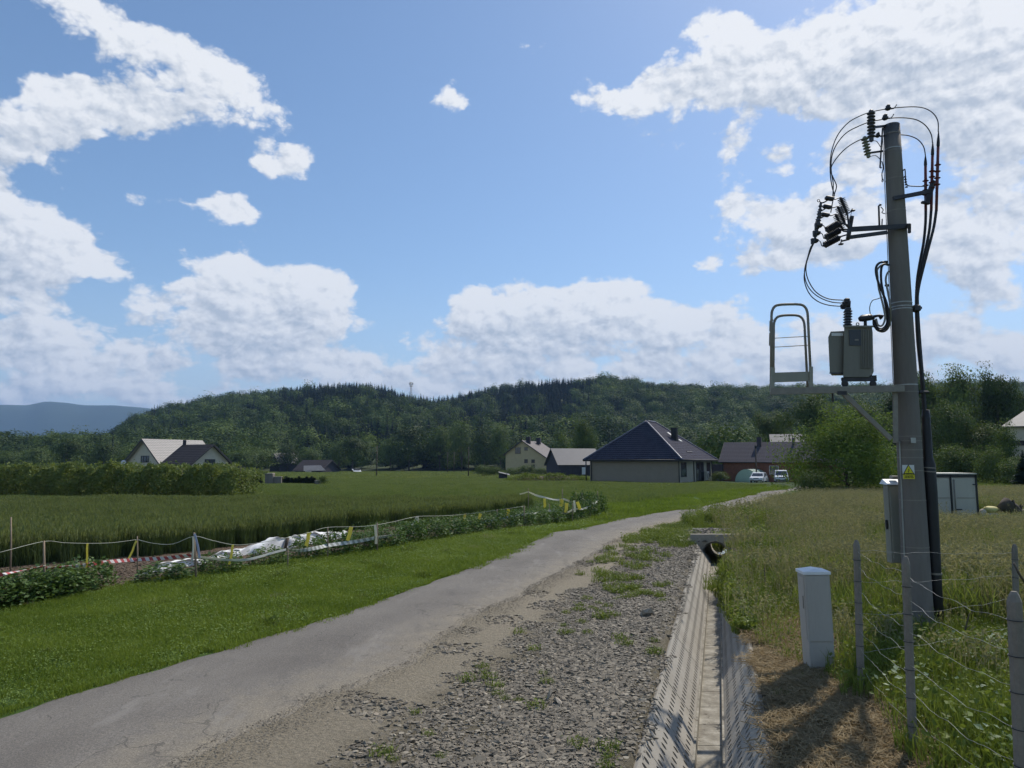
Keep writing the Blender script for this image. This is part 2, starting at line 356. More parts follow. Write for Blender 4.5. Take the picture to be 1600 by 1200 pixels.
def leafmat(name, dark, light, trans=.35, rough=.55, tcol=None, spec=.12, wscale=.7):
    m = bpy.data.materials.new(name); m.use_nodes = True; nt = m.node_tree; N, L = nt.nodes, nt.links; N.clear()
    oi = N.new('ShaderNodeObjectInfo'); geo = N.new('ShaderNodeNewGeometry'); tc = N.new('ShaderNodeTexCoord')
    f = mth(nt, 'ADD', mth(nt, 'MULTIPLY', oi.outputs['Random'], .22), mth(nt, 'ADD', mth(nt, 'MULTIPLY', geo.outputs['Random Per Island'], .42), mth(nt, 'MULTIPLY', mth(nt, 'SUBTRACT', noise(nt, geo.outputs['Position'], wscale, 4), .3), .9)))
    c = ramp(nt, f, [(.1, dark), (.9, light)])
    d = N.new('ShaderNodeBsdfPrincipled'); L.new(c, d.inputs['Base Color']); d.inputs['Roughness'].default_value = rough; d.inputs['Specular IOR Level'].default_value = spec
    t = N.new('ShaderNodeBsdfTranslucent'); L.new(mixc(nt, 1.0, c, tcol or (1.0, 1.0, .55), 'MULTIPLY'), t.inputs[0])
    mx = N.new('ShaderNodeMixShader'); mx.inputs[0].default_value = trans; L.new(d.outputs[0], mx.inputs[1]); L.new(t.outputs[0], mx.inputs[2])
    o = N.new('ShaderNodeOutputMaterial'); L.new(mx.outputs[0], o.inputs[0]); return m

M = {}
M['concrete'] = mat('concrete', (.30, .285, .25), .9, .28, 3, bmp=.3)
M['concrete_pole'] = mat('concrete_pole', (.175, .157, .138), .9, .2, 2.5, bmp=.35, streak=True)
M['concrete_pale'] = mat('concrete_pale', (.33, .29, .23), .9, .25, 4, bmp=.3)
M['concrete_post'] = mat('concrete_post', (.215, .19, .155), .9, .25, 6, bmp=.4)
M['galv'] = mat('galvanised_steel', (.36, .36, .34), .5, .2, 9, metal=.6, bmp=.05)
M['galv_dull'] = mat('dull_steel', (.23, .21, .18), .6, .2, 9, metal=.4, bmp=.05)
M['dark_metal'] = mat('dark_metal', (.045, .045, .05), .5, .3, 9, metal=.4, bmp=.05)
M['wire'] = mat('conductor', (.05, .05, .055), .6, .2, 9, metal=.2, bmp=0)
M['rubber'] = mat('black_plastic', (.018, .018, .02), .55, .3, 5, bmp=.08)
M['red_sleeve'] = mat('red_sleeve', (.13, .03, .03), .6, .3, 9, bmp=0)
M['insul'] = mat('insulator_polymer', (.06, .06, .075), .5, .2, 9, bmp=0)
M['insul_grey'] = mat('insulator_grey', (.20, .21, .17), .5, .2, 9, bmp=0)
M['trafo'] = mat('transformer_paint', (.165, .158, .13), .55, .15, 5, bmp=.08, streak=True)
M['trafo_dark'] = mat('transformer_dark', (.04, .045, .055), .4, .2, 8, bmp=.04)
M['white_label'] = mat('white_label', (.62, .62, .6), .6, .08, 8, bmp=0)
M['cab_plastic'] = mat('cabinet_plastic', (.40, .375, .33), .6, .08, 4, bmp=.06, streak=True)
M['cab_metal'] = mat('cabinet_metal', (.25, .245, .20), .5, .1, 4, bmp=.05, streak=True)
M['cab_top'] = mat('cabinet_top', (.72, .73, .72), .5, .08, 4, bmp=.04)
M['yellow_sign'] = mat('sign_yellow', (.62, .55, .02), .5, .06, 8, bmp=0)
M['black_ink'] = mat('black_ink', (.015, .015, .015), .6, .1, 8, bmp=0)
M['wall_white'] = mat('wall_white', (.58, .51, .40), .9, .1, 1.5, bmp=.1)
M['wall_yellow'] = mat('wall_yellow', (.52, .41, .235), .9, .1, 1.5, bmp=.1)
M['wall_grey_shaded'] = mat('wall_grey_shaded', (.27, .225, .17), .95, .1, 1.2, bmp=.15)
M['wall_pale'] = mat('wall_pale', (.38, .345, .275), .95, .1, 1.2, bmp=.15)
M['wall_brick'] = mat('wall_brick', (.19, .085, .055), .95, .3, 2.5, bmp=.2)
M['wall_dark'] = mat('wall_dark', (.05, .045, .055), .9, .3, 2.5, bmp=.2)
M['glass'] = mat('window_glass', (.03, .035, .04), .12, .2, 3, bmp=0, spec=.8)
M['frame_dark'] = mat('frame_dark', (.05, .045, .045), .6, .2, 5, bmp=0)
M['frame_white'] = mat('frame_white', (.6, .6, .58), .6, .1, 5, bmp=0)
M['wood'] = mat('wood', (.25, .19, .13), .85, .3, 12, bmp=.2, streak=True)
M['wood_dark'] = mat('wood_dark', (.09, .07, .05), .85, .3, 8, bmp=.2, streak=True)
M['fleece'] = mat('white_fleece', (.74, .74, .73), .8, .08, 3, bmp=.3, bscale=18)
M['car_white'] = mat('car_white', (.66, .68, .70), .3, .03, 3, bmp=0, spec=.6)
M['car_black'] = mat('car_trim', (.02, .02, .022), .5, .2, 5, bmp=0)
M['tyre'] = mat('tyre', (.02, .02, .02), .85, .2, 8, bmp=.1)
M['lamp_glass'] = mat('lamp_glass', (.55, .57, .6), .2, .1, 8, bmp=0, spec=.8)
M['string'] = mat('string', (.45, .46, .38), .8, .1, 8, bmp=0)
M['tape_yellow'] = leafmat('tape_yellow', (.66, .60, .15), (.74, .68, .22), .5, .5, (1, 1, .6))
M['tape_white'] = leafmat('tape_white', (.66, .65, .58), (.74, .73, .66), .4, .5, (1, 1, .92))
M['tape_blue'] = mat('tape_blue', (.35, .38, .52), .6, .15, 8, bmp=0)
M['bark'] = mat('bark', (.075, .06, .045), .95, .3, 7, bmp=.5, streak=True)
M['soil'] = mat('soil', (.13, .095, .065), .98, .35, 8, bmp=.8, bscale=30)
def stripemat(name, a, b, period, duty=.5):
    m, nt, p = base(name); uv = nt.nodes.new('ShaderNodeUVMap'); sp = nt.nodes.new('ShaderNodeSeparateXYZ'); nt.links.new(uv.outputs[0], sp.inputs[0])
    w = mth(nt, 'FRACT', mth(nt, 'DIVIDE', mth(nt, 'ADD', sp.outputs[0], mth(nt, 'MULTIPLY', sp.outputs[1], .6)), period))
    nt.links.new(mixc(nt, mth(nt, 'GREATER_THAN', w, duty), a, b), p.inputs['Base Color']); p.inputs['Roughness'].default_value = .6; return m
M['tape_red'] = stripemat('tape_red_white', (.42, .06, .06), (.66, .62, .58), .42)
M['tape_grey'] = stripemat('tape_grey_white', (.30, .30, .26), (.62, .62, .58), .36)
def rooftile(name, col, rough, course, wave, strength=.6, var=.25, spec=.4):
    """tile courses: UV in metres, u across, v down the slope"""
    m, nt, p = base(name); uv = nt.nodes.new('ShaderNodeUVMap'); sp = nt.nodes.new('ShaderNodeSeparateXYZ'); nt.links.new(uv.outputs[0], sp.inputs[0])
    fv = mth(nt, 'FRACT', mth(nt, 'DIVIDE', sp.outputs[1], course)); fu = mth(nt, 'SINE', mth(nt, 'MULTIPLY', sp.outputs[0], 2 * math.pi / wave))
    h = mth(nt, 'ADD', fv, mth(nt, 'MULTIPLY', fu, .35)); tc = nt.nodes.new('ShaderNodeTexCoord')
    n1 = noise(nt, tc.outputs['Object'], 1.2, 5); lo = tuple(c * (1 - var) for c in col); hi = tuple(c * (1 + var) for c in col)
    c = ramp(nt, n1, [(.3, lo), (.7, hi)])
    nt.links.new(mixc(nt, mth(nt, 'LESS_THAN', fv, .22), c, tuple(x * 2.2 for x in col)), p.inputs['Base Color'])  # pale course edges: a highlight painted into the colour
    p.inputs['Roughness'].default_value = rough; p.inputs['Specular IOR Level'].default_value = spec
    bump(nt, h, strength, .06, p); return m
M['roof_blue'] = rooftile('roof_dark_blue', (.036, .036, .052), .8, .42, .33, 1.0, .25, .08)
M['roof_brown_sunlit'] = rooftile('roof_brown_sunlit', (.15, .14, .13), .42, .45, .3, .8, .12, .6)  # brown tiles with the sun's brightness put into a paler colour
M['roof_brown_sunlit2'] = rooftile('roof_dark_shaded_brown', (.045, .038, .038), .75, .45, .3, .5, .2, .1)  # dark brown tiles; on the cross wing shade is put into the colour
M['roof_slate'] = rooftile('roof_slate', (.060, .055, .062), .85, .4, .35, .25, .1, .1)
M['roof_sheet'] = mat('roof_sheet', (.12, .12, .125), .65, .12, 1, bmp=.04, streak=True)
M['roof_rust'] = mat('roof_rust', (.10, .085, .085), .7, .2, 1.5, bmp=.05)
M['roof_grey'] = mat('roof_grey', (.17, .165, .16), .65, .2, 1.5, bmp=.05)
M['polytunnel'] = leafmat('polytunnel_film', (.38, .52, .44), (.52, .66, .56), .35, .4, (1, 1, 1), .5)
# ------------------------------------------------------------------ ground sheet, road, ditch
def ramp01(v, a, b): return np.clip((v - a) / (b - a), 0, 1)
# the garden plot and the wheat: lines x(y) across the left side (from the photograph's rows)
def pline(pts):
    P = sorted([gnd(u, v) for u, v in pts], key=lambda p: p.x); xs = [p.x for p in P]; ys = [p.y for p in P]
    return lambda x: np.interp(x, xs, ys)
bush_y = pline([(-320, 1010), (0, 948), (160, 925), (345, 898), (440, 880), (600, 858), (760, 832), (860, 818), (935, 806)])     # front foot of the berry row
wheat_y = pline([(-400, 945), (0, 886), (240, 868), (480, 838), (620, 822), (720, 808), (822, 797)])                           # front foot of the wheat
WX1 = gnd(822, 797).x; WY1 = gnd(822, 797).y; PX1 = gnd(935, 806).x
WBY = 40.0      # far edge of the wheat plot
def in_wheat(x, y): return (x < WX1 + (y - WY1) * .02) & (y > wheat_y(x)) & (y < WBY + .0 * x)
def wheat_d(x, y): return np.minimum(np.minimum(y - wheat_y(x), (WX1 - x)), WBY - y)
def ground_sheet():
    s = np.unique(np.round(np.concatenate([-np.geomspace(9, 9000, 60), np.linspace(-9, -1.2, 60), [-1.0, -.86, -.80, -.74, -.70, -.62, -.5, -.38, -.30, -.2, -.1, 0, .04, .12, .2, .3, .38, .42, .5, .62],
        np.linspace(.7, 12, 75), np.geomspace(12.3, 9000, 60)]), 4))
    y = np.unique(np.round(np.concatenate([[-80, -30, -12, -8, -6, -4.05, -4], np.linspace(-3.7, 21.3, 180), [21.39, 21.41], np.linspace(21.7, 24.8, 14), [24.99, 25.01], np.linspace(25.3, 29.9, 16), [29.99, 30.01],
        np.linspace(30.5, 70, 90), np.geomspace(71, 13000, 120)]), 4))
    S, Y = np.meshgrid(s, y); X = S + DS * Y; Z = terr(X, Y)
    V = np.stack([X, Y, Z], -1).reshape(-1, 3); nx = len(s)
    i, j = np.meshgrid(np.arange(len(y) - 1), np.arange(nx - 1), indexing='ij')
    keep = np.ones_like(i, bool)
    cs = (s[:-1] + s[1:]) / 2; cy = (y[:-1] + y[1:]) / 2
    for yy in (21.4, 25.0):
        row = np.argmin(abs(cy - yy)); keep[row, (cs > -.7) & (cs < .36)] = False
    a = (i * nx + j)[keep]; F = np.stack([a, a + 1, a + nx + 1, a + nx], -1)
    x, yv = V[:, 0], V[:, 1]; sv = x - DS * yv
    near = yv < 110
    XL, XR = xl(yv), xr(yv)
    gravel = ramp01(x, XR - .4, XR + .3) * (1 - ramp01(sv, .5, .8)) * (1 - ramp01(yv, 21, 31) * .8) * (1 - ramp01(yv, 30, 45))
    dust = np.exp(-((x - XR - .25) / .95) ** 2) * (1 - ramp01(yv, 45, 70)) * near
    soil = ((yv > bush_y(x) + .3) & (yv < wheat_y(x) + 1.0) & (x < PX1)) * 1.0 * (yv < WY1 + 6)
    soil = np.where((x > WX1 - 1) & (yv > bush_y(x) + 1.6), .0, soil)
    dry = ramp01(sv, .25, .6) * (1 - ramp01(yv, 8.0 + 2.5 * (sv < 1.5), 10.5 + 2.5 * (sv < 1.5))) * (1 - ramp01(x - np.interp(yv, [0, 4.4, 5.7, 7.3, 9], [3.0, 3.05, 3.1, 3.4, 4.4]), -.5, .25))
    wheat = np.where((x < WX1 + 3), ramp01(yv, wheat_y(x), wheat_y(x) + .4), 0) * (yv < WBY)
    verge = np.exp(-((x - XL + 2.5) / 3.0) ** 2) * near
    me = npmesh('ground', V, F, None, smooth=True)
    for nm, arr in (('mask_a', (gravel, dust, soil, dry)), ('mask_b', (wheat, verge, ramp01(yv, 60, 90), ramp01(sv, 1, 4)))):
        at_ = me.data.color_attributes.new(nm, 'FLOAT_COLOR', 'POINT'); at_.data.foreach_set('color', np.stack(arr, -1).astype(np.float32).ravel())
    m, nt, p = base('ground'); N, L = nt.nodes, nt.links
    geo = N.new('ShaderNodeTexCoord'); v = geo.outputs['Object']
    def chan(nm):
        a = N.new('ShaderNodeAttribute'); a.attribute_name = nm; sp = N.new('ShaderNodeSeparateColor'); L.new(a.outputs['Color'], sp.inputs[0]); return sp.outputs[0], sp.outputs[1], sp.outputs[2], a.outputs['Alpha']
    G, D, S_, Dr = chan('mask_a'); W, Vg, Far, Rt = chan('mask_b')
    nb = noise(nt, v, .35, 6, .6); nm_ = noise(nt, v, 3.0, 6, .65); nf = noise(nt, v, 26, 5, .65)
    def edge(mask, nz, amp=.8, w=.25): return mth(nt, 'DIVIDE', mth(nt, 'SUBTRACT', mth(nt, 'ADD', mask, mth(nt, 'MULTIPLY', mth(nt, 'SUBTRACT', nz, .5), amp)), .5 - w / 2), w, True)
    grass = ramp(nt, mth(nt, 'ADD', mth(nt, 'MULTIPLY', nb, .5), mth(nt, 'MULTIPLY', nf, .5)), [(.3, (.035, .065, .012)), (.55, (.065, .115, .022)), (.75, (.10, .15, .035))])
    # far fields: long bands of slightly different green across the view
    mp = N.new('ShaderNodeMapping'); mp.inputs['Scale'].default_value = (.0035, .05, 1); mp.inputs['Rotation'].default_value = (0, 0, .12); L.new(v, mp.inputs[0])
    band = noise(nt, mp.outputs[0], 1.0, 4, .55); mp2 = N.new('ShaderNodeMapping'); mp2.inputs['Scale'].default_value = (.25, .8, 1); L.new(v, mp2.inputs[0])
    fine = noise(nt, mp2.outputs[0], 1.3, 6, .7)
    fieldc = ramp(nt, mth(nt, 'ADD', mth(nt, 'MULTIPLY', band, .75), mth(nt, 'MULTIPLY', fine, .25)), [(.32, (.028, .046, .015)), (.47, (.040, .064, .017)), (.56, (.060, .078, .020)), (.68, (.050, .066, .022))])
    c = mixc(nt, Far, grass, fieldc)
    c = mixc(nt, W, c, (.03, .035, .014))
    gcol = ramp(nt, mth(nt, 'ADD', mth(nt, 'MULTIPLY', nf, .6), mth(nt, 'MULTIPLY', nm_, .4)), [(.3, (.085, .073, .05)), (.5, (.15, .13, .09)), (.7, (.22, .19, .135))])
    c = mixc(nt, edge(G, nm_, .5), c, gcol)
    dcol = ramp(nt, nf, [(.3, (.19, .165, .12)), (.7, (.31, .27, .20))])
    c = mixc(nt, edge(D, nm_, .7, .5), c, dcol)
    scol = ramp(nt, nf, [(.3, (.075, .052, .035)), (.7, (.17, .125, .085))]); c = mixc(nt, S_, c, scol)
    rcol = ramp(nt, nf, [(.3, (.07, .052, .028)), (.5, (.14, .105, .055)), (.72, (.25, .20, .12))]); c = mixc(nt, edge(Dr, nm_, .7, .4), c, rcol)
    L.new(c, p.inputs['Base Color']); p.inputs['Roughness'].default_value = .95; p.inputs['Specular IOR Level'].default_value = .15
    bump(nt, mth(nt, 'ADD', noise(nt, v, 18, 8, .75), mth(nt, 'MULTIPLY', fine, .6)), .9, .05, p)
    me.data.materials.append(m); setp(me, kind='structure')
ground_sheet()

def road():
    ys = np.concatenate([np.linspace(-6, 30, 361), np.linspace(30.2, 98, 170)]); ts = np.linspace(0, 1, 15)
    rng = np.random.default_rng(3)
    def rag(amp, k): 
        n = rng.normal(size=len(ys)); kk = np.hanning(k); kk /= kk.sum(); n = np.convolve(n, kk, 'same'); return n / n.std() * amp
    XL = xl(ys) + rag(.035, 9); XR = xr(ys) + rag(.035, 9) + rag(.05, 31)
    X = XL[:, None] * (1 - ts) + XR[:, None] * ts; Y = np.repeat(ys[:, None], len(ts), 1)
    Z = terr(X, Y) + .012 + .045 * np.sin(np.pi * ts)[None] ; Z[:, 0] -= .03; Z[:, -1] -= .03
    V = np.stack([X, Y, Z], -1).reshape(-1, 3); nx = len(ts); i, j = np.meshgrid(np.arange(len(ys) - 1), np.arange(nx - 1), indexing='ij'); a = (i * nx + j).ravel()
    o = npmesh('road', V, np.stack([a, a + 1, a + nx + 1, a + nx], -1), None, smooth=True)
    at_ = o.data.attributes.new('across', 'FLOAT', 'POINT'); at_.data.foreach_set('value', np.repeat(ts[None], len(ys), 0).astype(np.float32).ravel())
    m, nt, p = base('asphalt'); N, L = nt.nodes, nt.links; tc = N.new('ShaderNodeTexCoord'); v = tc.outputs['Object']
    a = N.new('ShaderNodeAttribute'); a.attribute_name = 'across'; t = a.outputs['Fac']
    nb = noise(nt, v, .5, 5, .6); nmid = noise(nt, v, 3.5, 6, .7); nf = noise(nt, v, 60, 3, .7); nff = noise(nt, v, 170, 2, .6)
    c = ramp(nt, nb, [(.3, (.11, .10, .088)), (.7, (.168, .155, .135))])
    # wheel tracks run along the road, paler and smoother; dusty right margin
    tr = mth(nt, 'POWER', mth(nt, 'ABSOLUTE', mth(nt, 'SINE', mth(nt, 'MULTIPLY', t, 2 * math.pi))), 2.0)
    c = mixc(nt, mth(nt, 'MULTIPLY', tr, .35), c, (.182, .168, .146))
    dd = mth(nt, 'DIVIDE', mth(nt, 'SUBTRACT', mth(nt, 'ADD', t, mth(nt, 'MULTIPLY', mth(nt, 'SUBTRACT', nmid, .5), .7)), .62), .42, True)
    c = mixc(nt, mth(nt, 'MULTIPLY', dd, .85), c, (.235, .206, .155))
    sp = ramp(nt, mth(nt, 'ADD', mth(nt, 'MULTIPLY', nf, .5), mth(nt, 'MULTIPLY', nff, .5)), [(.33, (.35, .35, .35)), (.5, (.93, .93, .93)), (.68, (1.9, 1.85, 1.75))])
    c = mixc(nt, .85, c, sp, 'MULTIPLY')
    # cracks: thin voronoi edges where a slow noise allows them, mostly towards the right side
    wv = N.new('ShaderNodeVectorMath'); wv.operation = 'ADD'; nn = N.new('ShaderNodeTexNoise'); nn.inputs['Scale'].default_value = 2.5; nn.inputs['Detail'].default_value = 5; L.new(v, nn.inputs['Vector'])
    sc = N.new('ShaderNodeVectorMath'); sc.operation = 'SCALE'; sc.inputs['Scale'].default_value = .6; L.new(nn.outputs['Color'], sc.inputs[0]); L.new(v, wv.inputs[0]); L.new(sc.outputs[0], wv.inputs[1])
    vo = N.new('ShaderNodeTexVoronoi'); vo.feature = 'DISTANCE_TO_EDGE'; vo.inputs['Scale'].default_value = 1.3; L.new(wv.outputs[0], vo.inputs['Vector'])
    vo2 = N.new('ShaderNodeTexVoronoi'); vo2.feature = 'DISTANCE_TO_EDGE'; vo2.inputs['Scale'].default_value = 5.5; L.new(wv.outputs[0], vo2.inputs['Vector'])
    k1 = mth(nt, 'LESS_THAN', vo.outputs[0], .012); k2 = mth(nt, 'LESS_THAN', vo2.outputs[0], .022)
    zone = mth(nt, 'GREATER_THAN', mth(nt, 'ADD', mth(nt, 'MULTIPLY', t, .55), mth(nt, 'MULTIPLY', noise(nt, v, .8, 4), .8)), .88)
    zone1 = mth(nt, 'GREATER_THAN', noise(nt, v, .6, 3), .53)
    ck = mth(nt, 'MAXIMUM', mth(nt, 'MULTIPLY', k1, zone1), mth(nt, 'MULTIPLY', k2, zone))
    c = mixc(nt, mth(nt, 'MULTIPLY', ck, .5), c, (.05, .047, .042))
    mpp = N.new('ShaderNodeMapping'); mpp.inputs['Rotation'].default_value = (0, 0, .3); mpp.inputs['Scale'].default_value = (1.6, .45, 1); L.new(v, mpp.inputs[0])
    wp_ = noise(nt, mpp.outputs[0], 1.1, 6, .7); c = mixc(nt, mth(nt, 'MULTIPLY', mth(nt, 'DIVIDE', mth(nt, 'SUBTRACT', wp_, .55), .12, True), .45), c, (.25, .235, .21)); c = mixc(nt, mth(nt, 'MULTIPLY', mth(nt, 'DIVIDE', mth(nt, 'SUBTRACT', .43, wp_), .10, True), .4), c, (.085, .08, .072))
    L.new(c, p.inputs['Base Color']); p.inputs['Roughness'].default_value = .88; p.inputs['Specular IOR Level'].default_value = .3
    bump(nt, mth(nt, 'ADD', nff, mth(nt, 'MULTIPLY', nf, .7)), .5, .008, p)
    o.data.materials.append(m); setp(o, kind='structure')
road()

# concrete slab with oval holes, as real geometry: strips between the holes
def sx(s, y, z): return Vector((s + DS * y, y, CZ - float(hbase(y)) + z))
def perforated(name, s0, z0, s1, z1, y0, y1, parent, m, rows, hl, hw, pitch):
    """a 5 cm slab from (s0,z0) to (s1,z1) across and y0..y1 along, with rows of oval holes"""
    A = sx(s0, y0, z0); L_ = sx(s0, y1, z0) - A; W_ = sx(s1, y0, z1) - A; wl, ll = W_.length, L_.length
    wd, ld = W_.normalized(), L_.normalized(); nrm = wd.cross(ld); nrm = nrm if nrm.z > 0 else -nrm
    mb = MB(); P = lambda a, b, d=0: A + wd * a + ld * b - nrm * d
    nseg = 10; edge = [0] + [wl * (k + .5) / rows + q * wl / rows / 2 for k in range(rows - 1) for q in (1,)] + [wl]
    n = max(1, int(ll / pitch)); pb = ll / n
    for r in range(rows):
        a0, a1 = wl * r / rows, wl * (r + 1) / rows
        if r == 0: a0 = .0
        ca = (a0 + a1) / 2
        for q in range(n):
            b0, b1 = q * pb, (q + 1) * pb; cb = (b0 + b1) / 2 
            vs, fs = [], []; cor = [(a0, b0), (a1, b0), (a1, b1), (a0, b1)]
            ring = [(ca + hw / 2 * math.cos(t), cb + hl / 2 * math.sin(t)) for t in [math.pi * 2 * (k + .5) / nseg + math.pi * 1.25 for k in range(nseg)]]
            vs = [P(*c) for c in cor] + [P(*c) for c in ring] + [P(c[0], c[1], .05) for c in ring]
            # fan between the square's corners and the oval
            own = [min(range(4), key=lambda k: (cor[k][0] - (ring[i][0] + ring[(i + 1) % nseg][0]) / 2) ** 2 + (cor[k][1] - (ring[i][1] + ring[(i + 1) % nseg][1]) / 2) ** 2) for i in range(nseg)]
            for i in range(nseg):
                j = (i + 1) % nseg; fs.append((own[i], 4 + j, 4 + i)); fs.append((4 + i, 4 + j, 4 + nseg + j, 4 + nseg + i))
                if own[i] != own[j]: fs.append((own[i], own[j], 4 + j))
            mb.add(vs, fs)
    for (a, b, c, d) in ((P(0, 0), P(wl, 0), P(wl, 0, .05), P(0, 0, .05)), (P(0, ll), P(wl, ll), P(wl, ll, .05), P(0, ll, .05)), (P(0, 0), P(0, ll), P(0, ll, .05), P(0, 0, .05)), (P(wl, 0), P(wl, ll), P(wl, ll, .05), P(wl, 0, .05))): mb.quad(a, b, c, d)
    mb.quad(P(-.0, 0, .052), P(wl, 0, .052), P(wl, ll, .052), P(0, ll, .052)) if False else None
    return mb.build(name, m, parent)
def slabmat():
    m, nt, p = base('slab_concrete'); N, L = nt.nodes, nt.links; tc = N.new('ShaderNodeTexCoord'); v = tc.outputs['Object']
    c = ramp(nt, noise(nt, v, 3, 6, .65), [(.3, (.32, .295, .25)), (.7, (.44, .41, .355))]); oi = N.new('ShaderNodeObjectInfo')
    c = mixc(nt, mth(nt, 'MULTIPLY', noise(nt, v, 1.3, 6, .7), .5), c, (.20, .175, .12))
    c = mixc(nt, mth(nt, 'MULTIPLY', oi.outputs['Random'], .25), c, (.22, .21, .19)); L.new(c, p.inputs['Base Color'])
    p.inputs['Roughness'].default_value = .92; bump(nt, noise(nt, v, 60, 4), .3, .006, p); return m
M['slab'] = slabmat()
gt = thing('drainage_ditch', 'concrete lined roadside ditch with slotted side slabs and a narrow channel leading to the culvert', 'ditch', (1, 4, 0))
y = 1.2; k = 0
while y < 21.0:
    L_ = .98
    dz = random.uniform(-.008, .008)
    perforated('side_slab', -.69, -.01 + dz, -.335, -.50, y + .008, y + L_ - .008, gt, M['slab'], 4, .056, .080, .112)
    if y < 17: perforated('side_slab', .325, -.01 - dz, -.02, -.50, y + .008, y + L_ - .008, gt, M['slab'], 4, .056, .080, .112)
    y += L_; k += 1
def guttermat():
    m, nt, p = base('gutter_concrete'); N, L = nt.nodes, nt.links; tc = N.new('ShaderNodeTexCoord'); v = tc.outputs['Object']
    c = ramp(nt, noise(nt, v, 5, 7, .7), [(.32, (.15, .132, .10)), (.5, (.24, .22, .175)), (.68, (.37, .345, .285))])
    c = mixc(nt, mth(nt, 'DIVIDE', mth(nt, 'SUBTRACT', noise(nt, v, 9, 6, .7), .6), .08, True), c, (.07, .055, .035)); L.new(c, p.inputs['Base Color'])
    p.inputs['Roughness'].default_value = .9; bump(nt, noise(nt, v, 30, 5), .4, .01, p); return m
M['gutter'] = guttermat()
y = 1.2
while y < 21.3:
    mb = MB(); e = min(.58, 21.35 - y)
    pr = [(-.335, -.505), (-.31, -.505), (-.30, -.585), (-.055, -.585), (-.045, -.505), (-.02, -.505), (-.02, -.66), (-.335, -.66)]
    a = [sx(q, y + .006, z) for q, z in pr]; b = [sx(q, y + e - .006, z) for q, z in pr]; n = len(pr)
    mb.add(a + b, [(i, (i + 1) % n, n + (i + 1) % n, n + i) for i in range(n)] + [tuple(range(n))[::-1], tuple(range(n, 2 * n))])
    mb.build('channel_section', M['gutter'], gt); y += .58
# culvert headwall with an arched opening, pipe and far head
def headwall(y, name, label, arch=True):
    c = sx(-.18, y, 0); t = thing(name, label, 'culvert head', c); W_, top, bot, th = .72, .27, -.20, .16
    if not arch:
        MB().box(sx(-.1, y, .06), (1.75, .14, .14), bev=.01).build('kerb_beam', M['concrete'], t); return t
    r = .40; zc = -.33; pts = []
    mb = MB(); n = 16
    for side in (0, 1):
        yy = y - side * th
        arc = [(-.17 + r * math.cos(math.pi * k / n), zc + r * math.sin(math.pi * k / n)) for k in range(n + 1)]
        topp = [(-.17 + W_ * (1 - 2 * k / n), top) for k in range(n + 1)]
        pts += [sx(a, yy, b) for a, b in arc] + [sx(a, yy, b) for a, b in topp]
    m_ = 2 * (n + 1); fs = []
    for k in range(n):
        fs.append((k, k + 1, n + 1 + k + 1, n + 1 + k)); fs.append((m_ + k, m_ + k + 1, m_ + n + 1 + k + 1, m_ + n + 1 + k))
        fs.append((k, k + 1, m_ + k + 1, m_ + k)); fs.append((n + 1 + k, n + 2 + k, m_ + n + 2 + k, m_ + n + 1 + k))
    fs.append((0, n + 1, m_ + n + 1, m_)); fs.append((n, 2 * n + 1, m_ + 2 * n + 1, m_ + n)); mb.add(pts, fs)
    # wing feet down the slopes
    for sg in (-1, 1):
        x0 = -.17 + sg * W_; x1 = -.17 + sg * r
        f = [(x0, top), (x0, bot), (x1 + sg * .04, zc - .12), (x1, zc)]
        P_ = [sx(a, y - th - .004, b) for a, b in f] + [sx(a, y + .004, b) for a, b in f]
        mb.add(P_, [(0, 1, 2, 3), (7, 6, 5, 4), (0, 4, 5, 1), (1, 5, 6, 2), (2, 6, 7, 3), (3, 7, 4, 0)])
    mb.build('wall', M['concrete_pale'], t)
    rr = []; 
    for (ra, flip) in ((.375, 0), (.42, 1)):
        for q in range(9):
            yy = y - .02 + q * .46; sc = -.17 + .10 * q * q / 64 * 2.2
            rr.append([sx(sc + ra * math.cos(2 * math.pi * k / 28), yy, zc - .04 + ra * math.sin(2 * math.pi * k / 28)) for k in range(28)])
    mp_ = MB(); V_ = [v for q in rr for v in q]; fs = []
    for blk in (0, 9):
        for q in range(8):
            for k in range(28): a = (blk + q) * 28 + k; b = (blk + q) * 28 + (k + 1) % 28; fs.append((a, b, b + 28, a + 28))
    for k in range(28): k2 = (k + 1) % 28; fs.append((k, k2, 9 * 28 + k2, 9 * 28 + k)); fs.append((8 * 28 + k, 8 * 28 + k2, 17 * 28 + k2, 17 * 28 + k))
    mp_.add(V_, fs, True); mp_.build('pipe', M['concrete'], t); return t
headwall(21.4, 'culvert', 'grey concrete culvert head with a round pipe opening at the far end of the ditch')
headwall(25.1, 'kerb_beam', 'low concrete beam lying across the rubble just behind the culvert head', False)
# ------------------------------------------------------------------ the transformer pole and everything mounted on it
PY = 9.6; KP = PY / FPX
def P(u, v, d=0.0): return at(u, v, PY + d)
def pc(v, d=0.0): return at(1393 + (v - 196) * 45 / 814, v, PY + d)
def pr(v): return .87 * (.122 + (v - 196) / 814 * .088)
def spline(pts, n=6):
    out = []; pts = [Vector(p) for p in pts]; q = [pts[0]] + pts + [pts[-1]]
    for i in range(1, len(q) - 2):
        for k in range(n):
            t = k / n; a, b, c, d = q[i - 1], q[i], q[i + 1], q[i + 2]
            out.append(.5 * ((2 * b) + (c - a) * t + (2 * a - 5 * b + 4 * c - d) * t * t + (3 * b - a - 3 * c + d) * t ** 3))
    return out + [pts[-1]]
pole = thing('utility_pole', 'tall tapered concrete pole banded with steel straps carrying the transformer, right of the ditch', 'utility pole', (pc(1000).x, PY, tz(pc(1000).x, PY)))
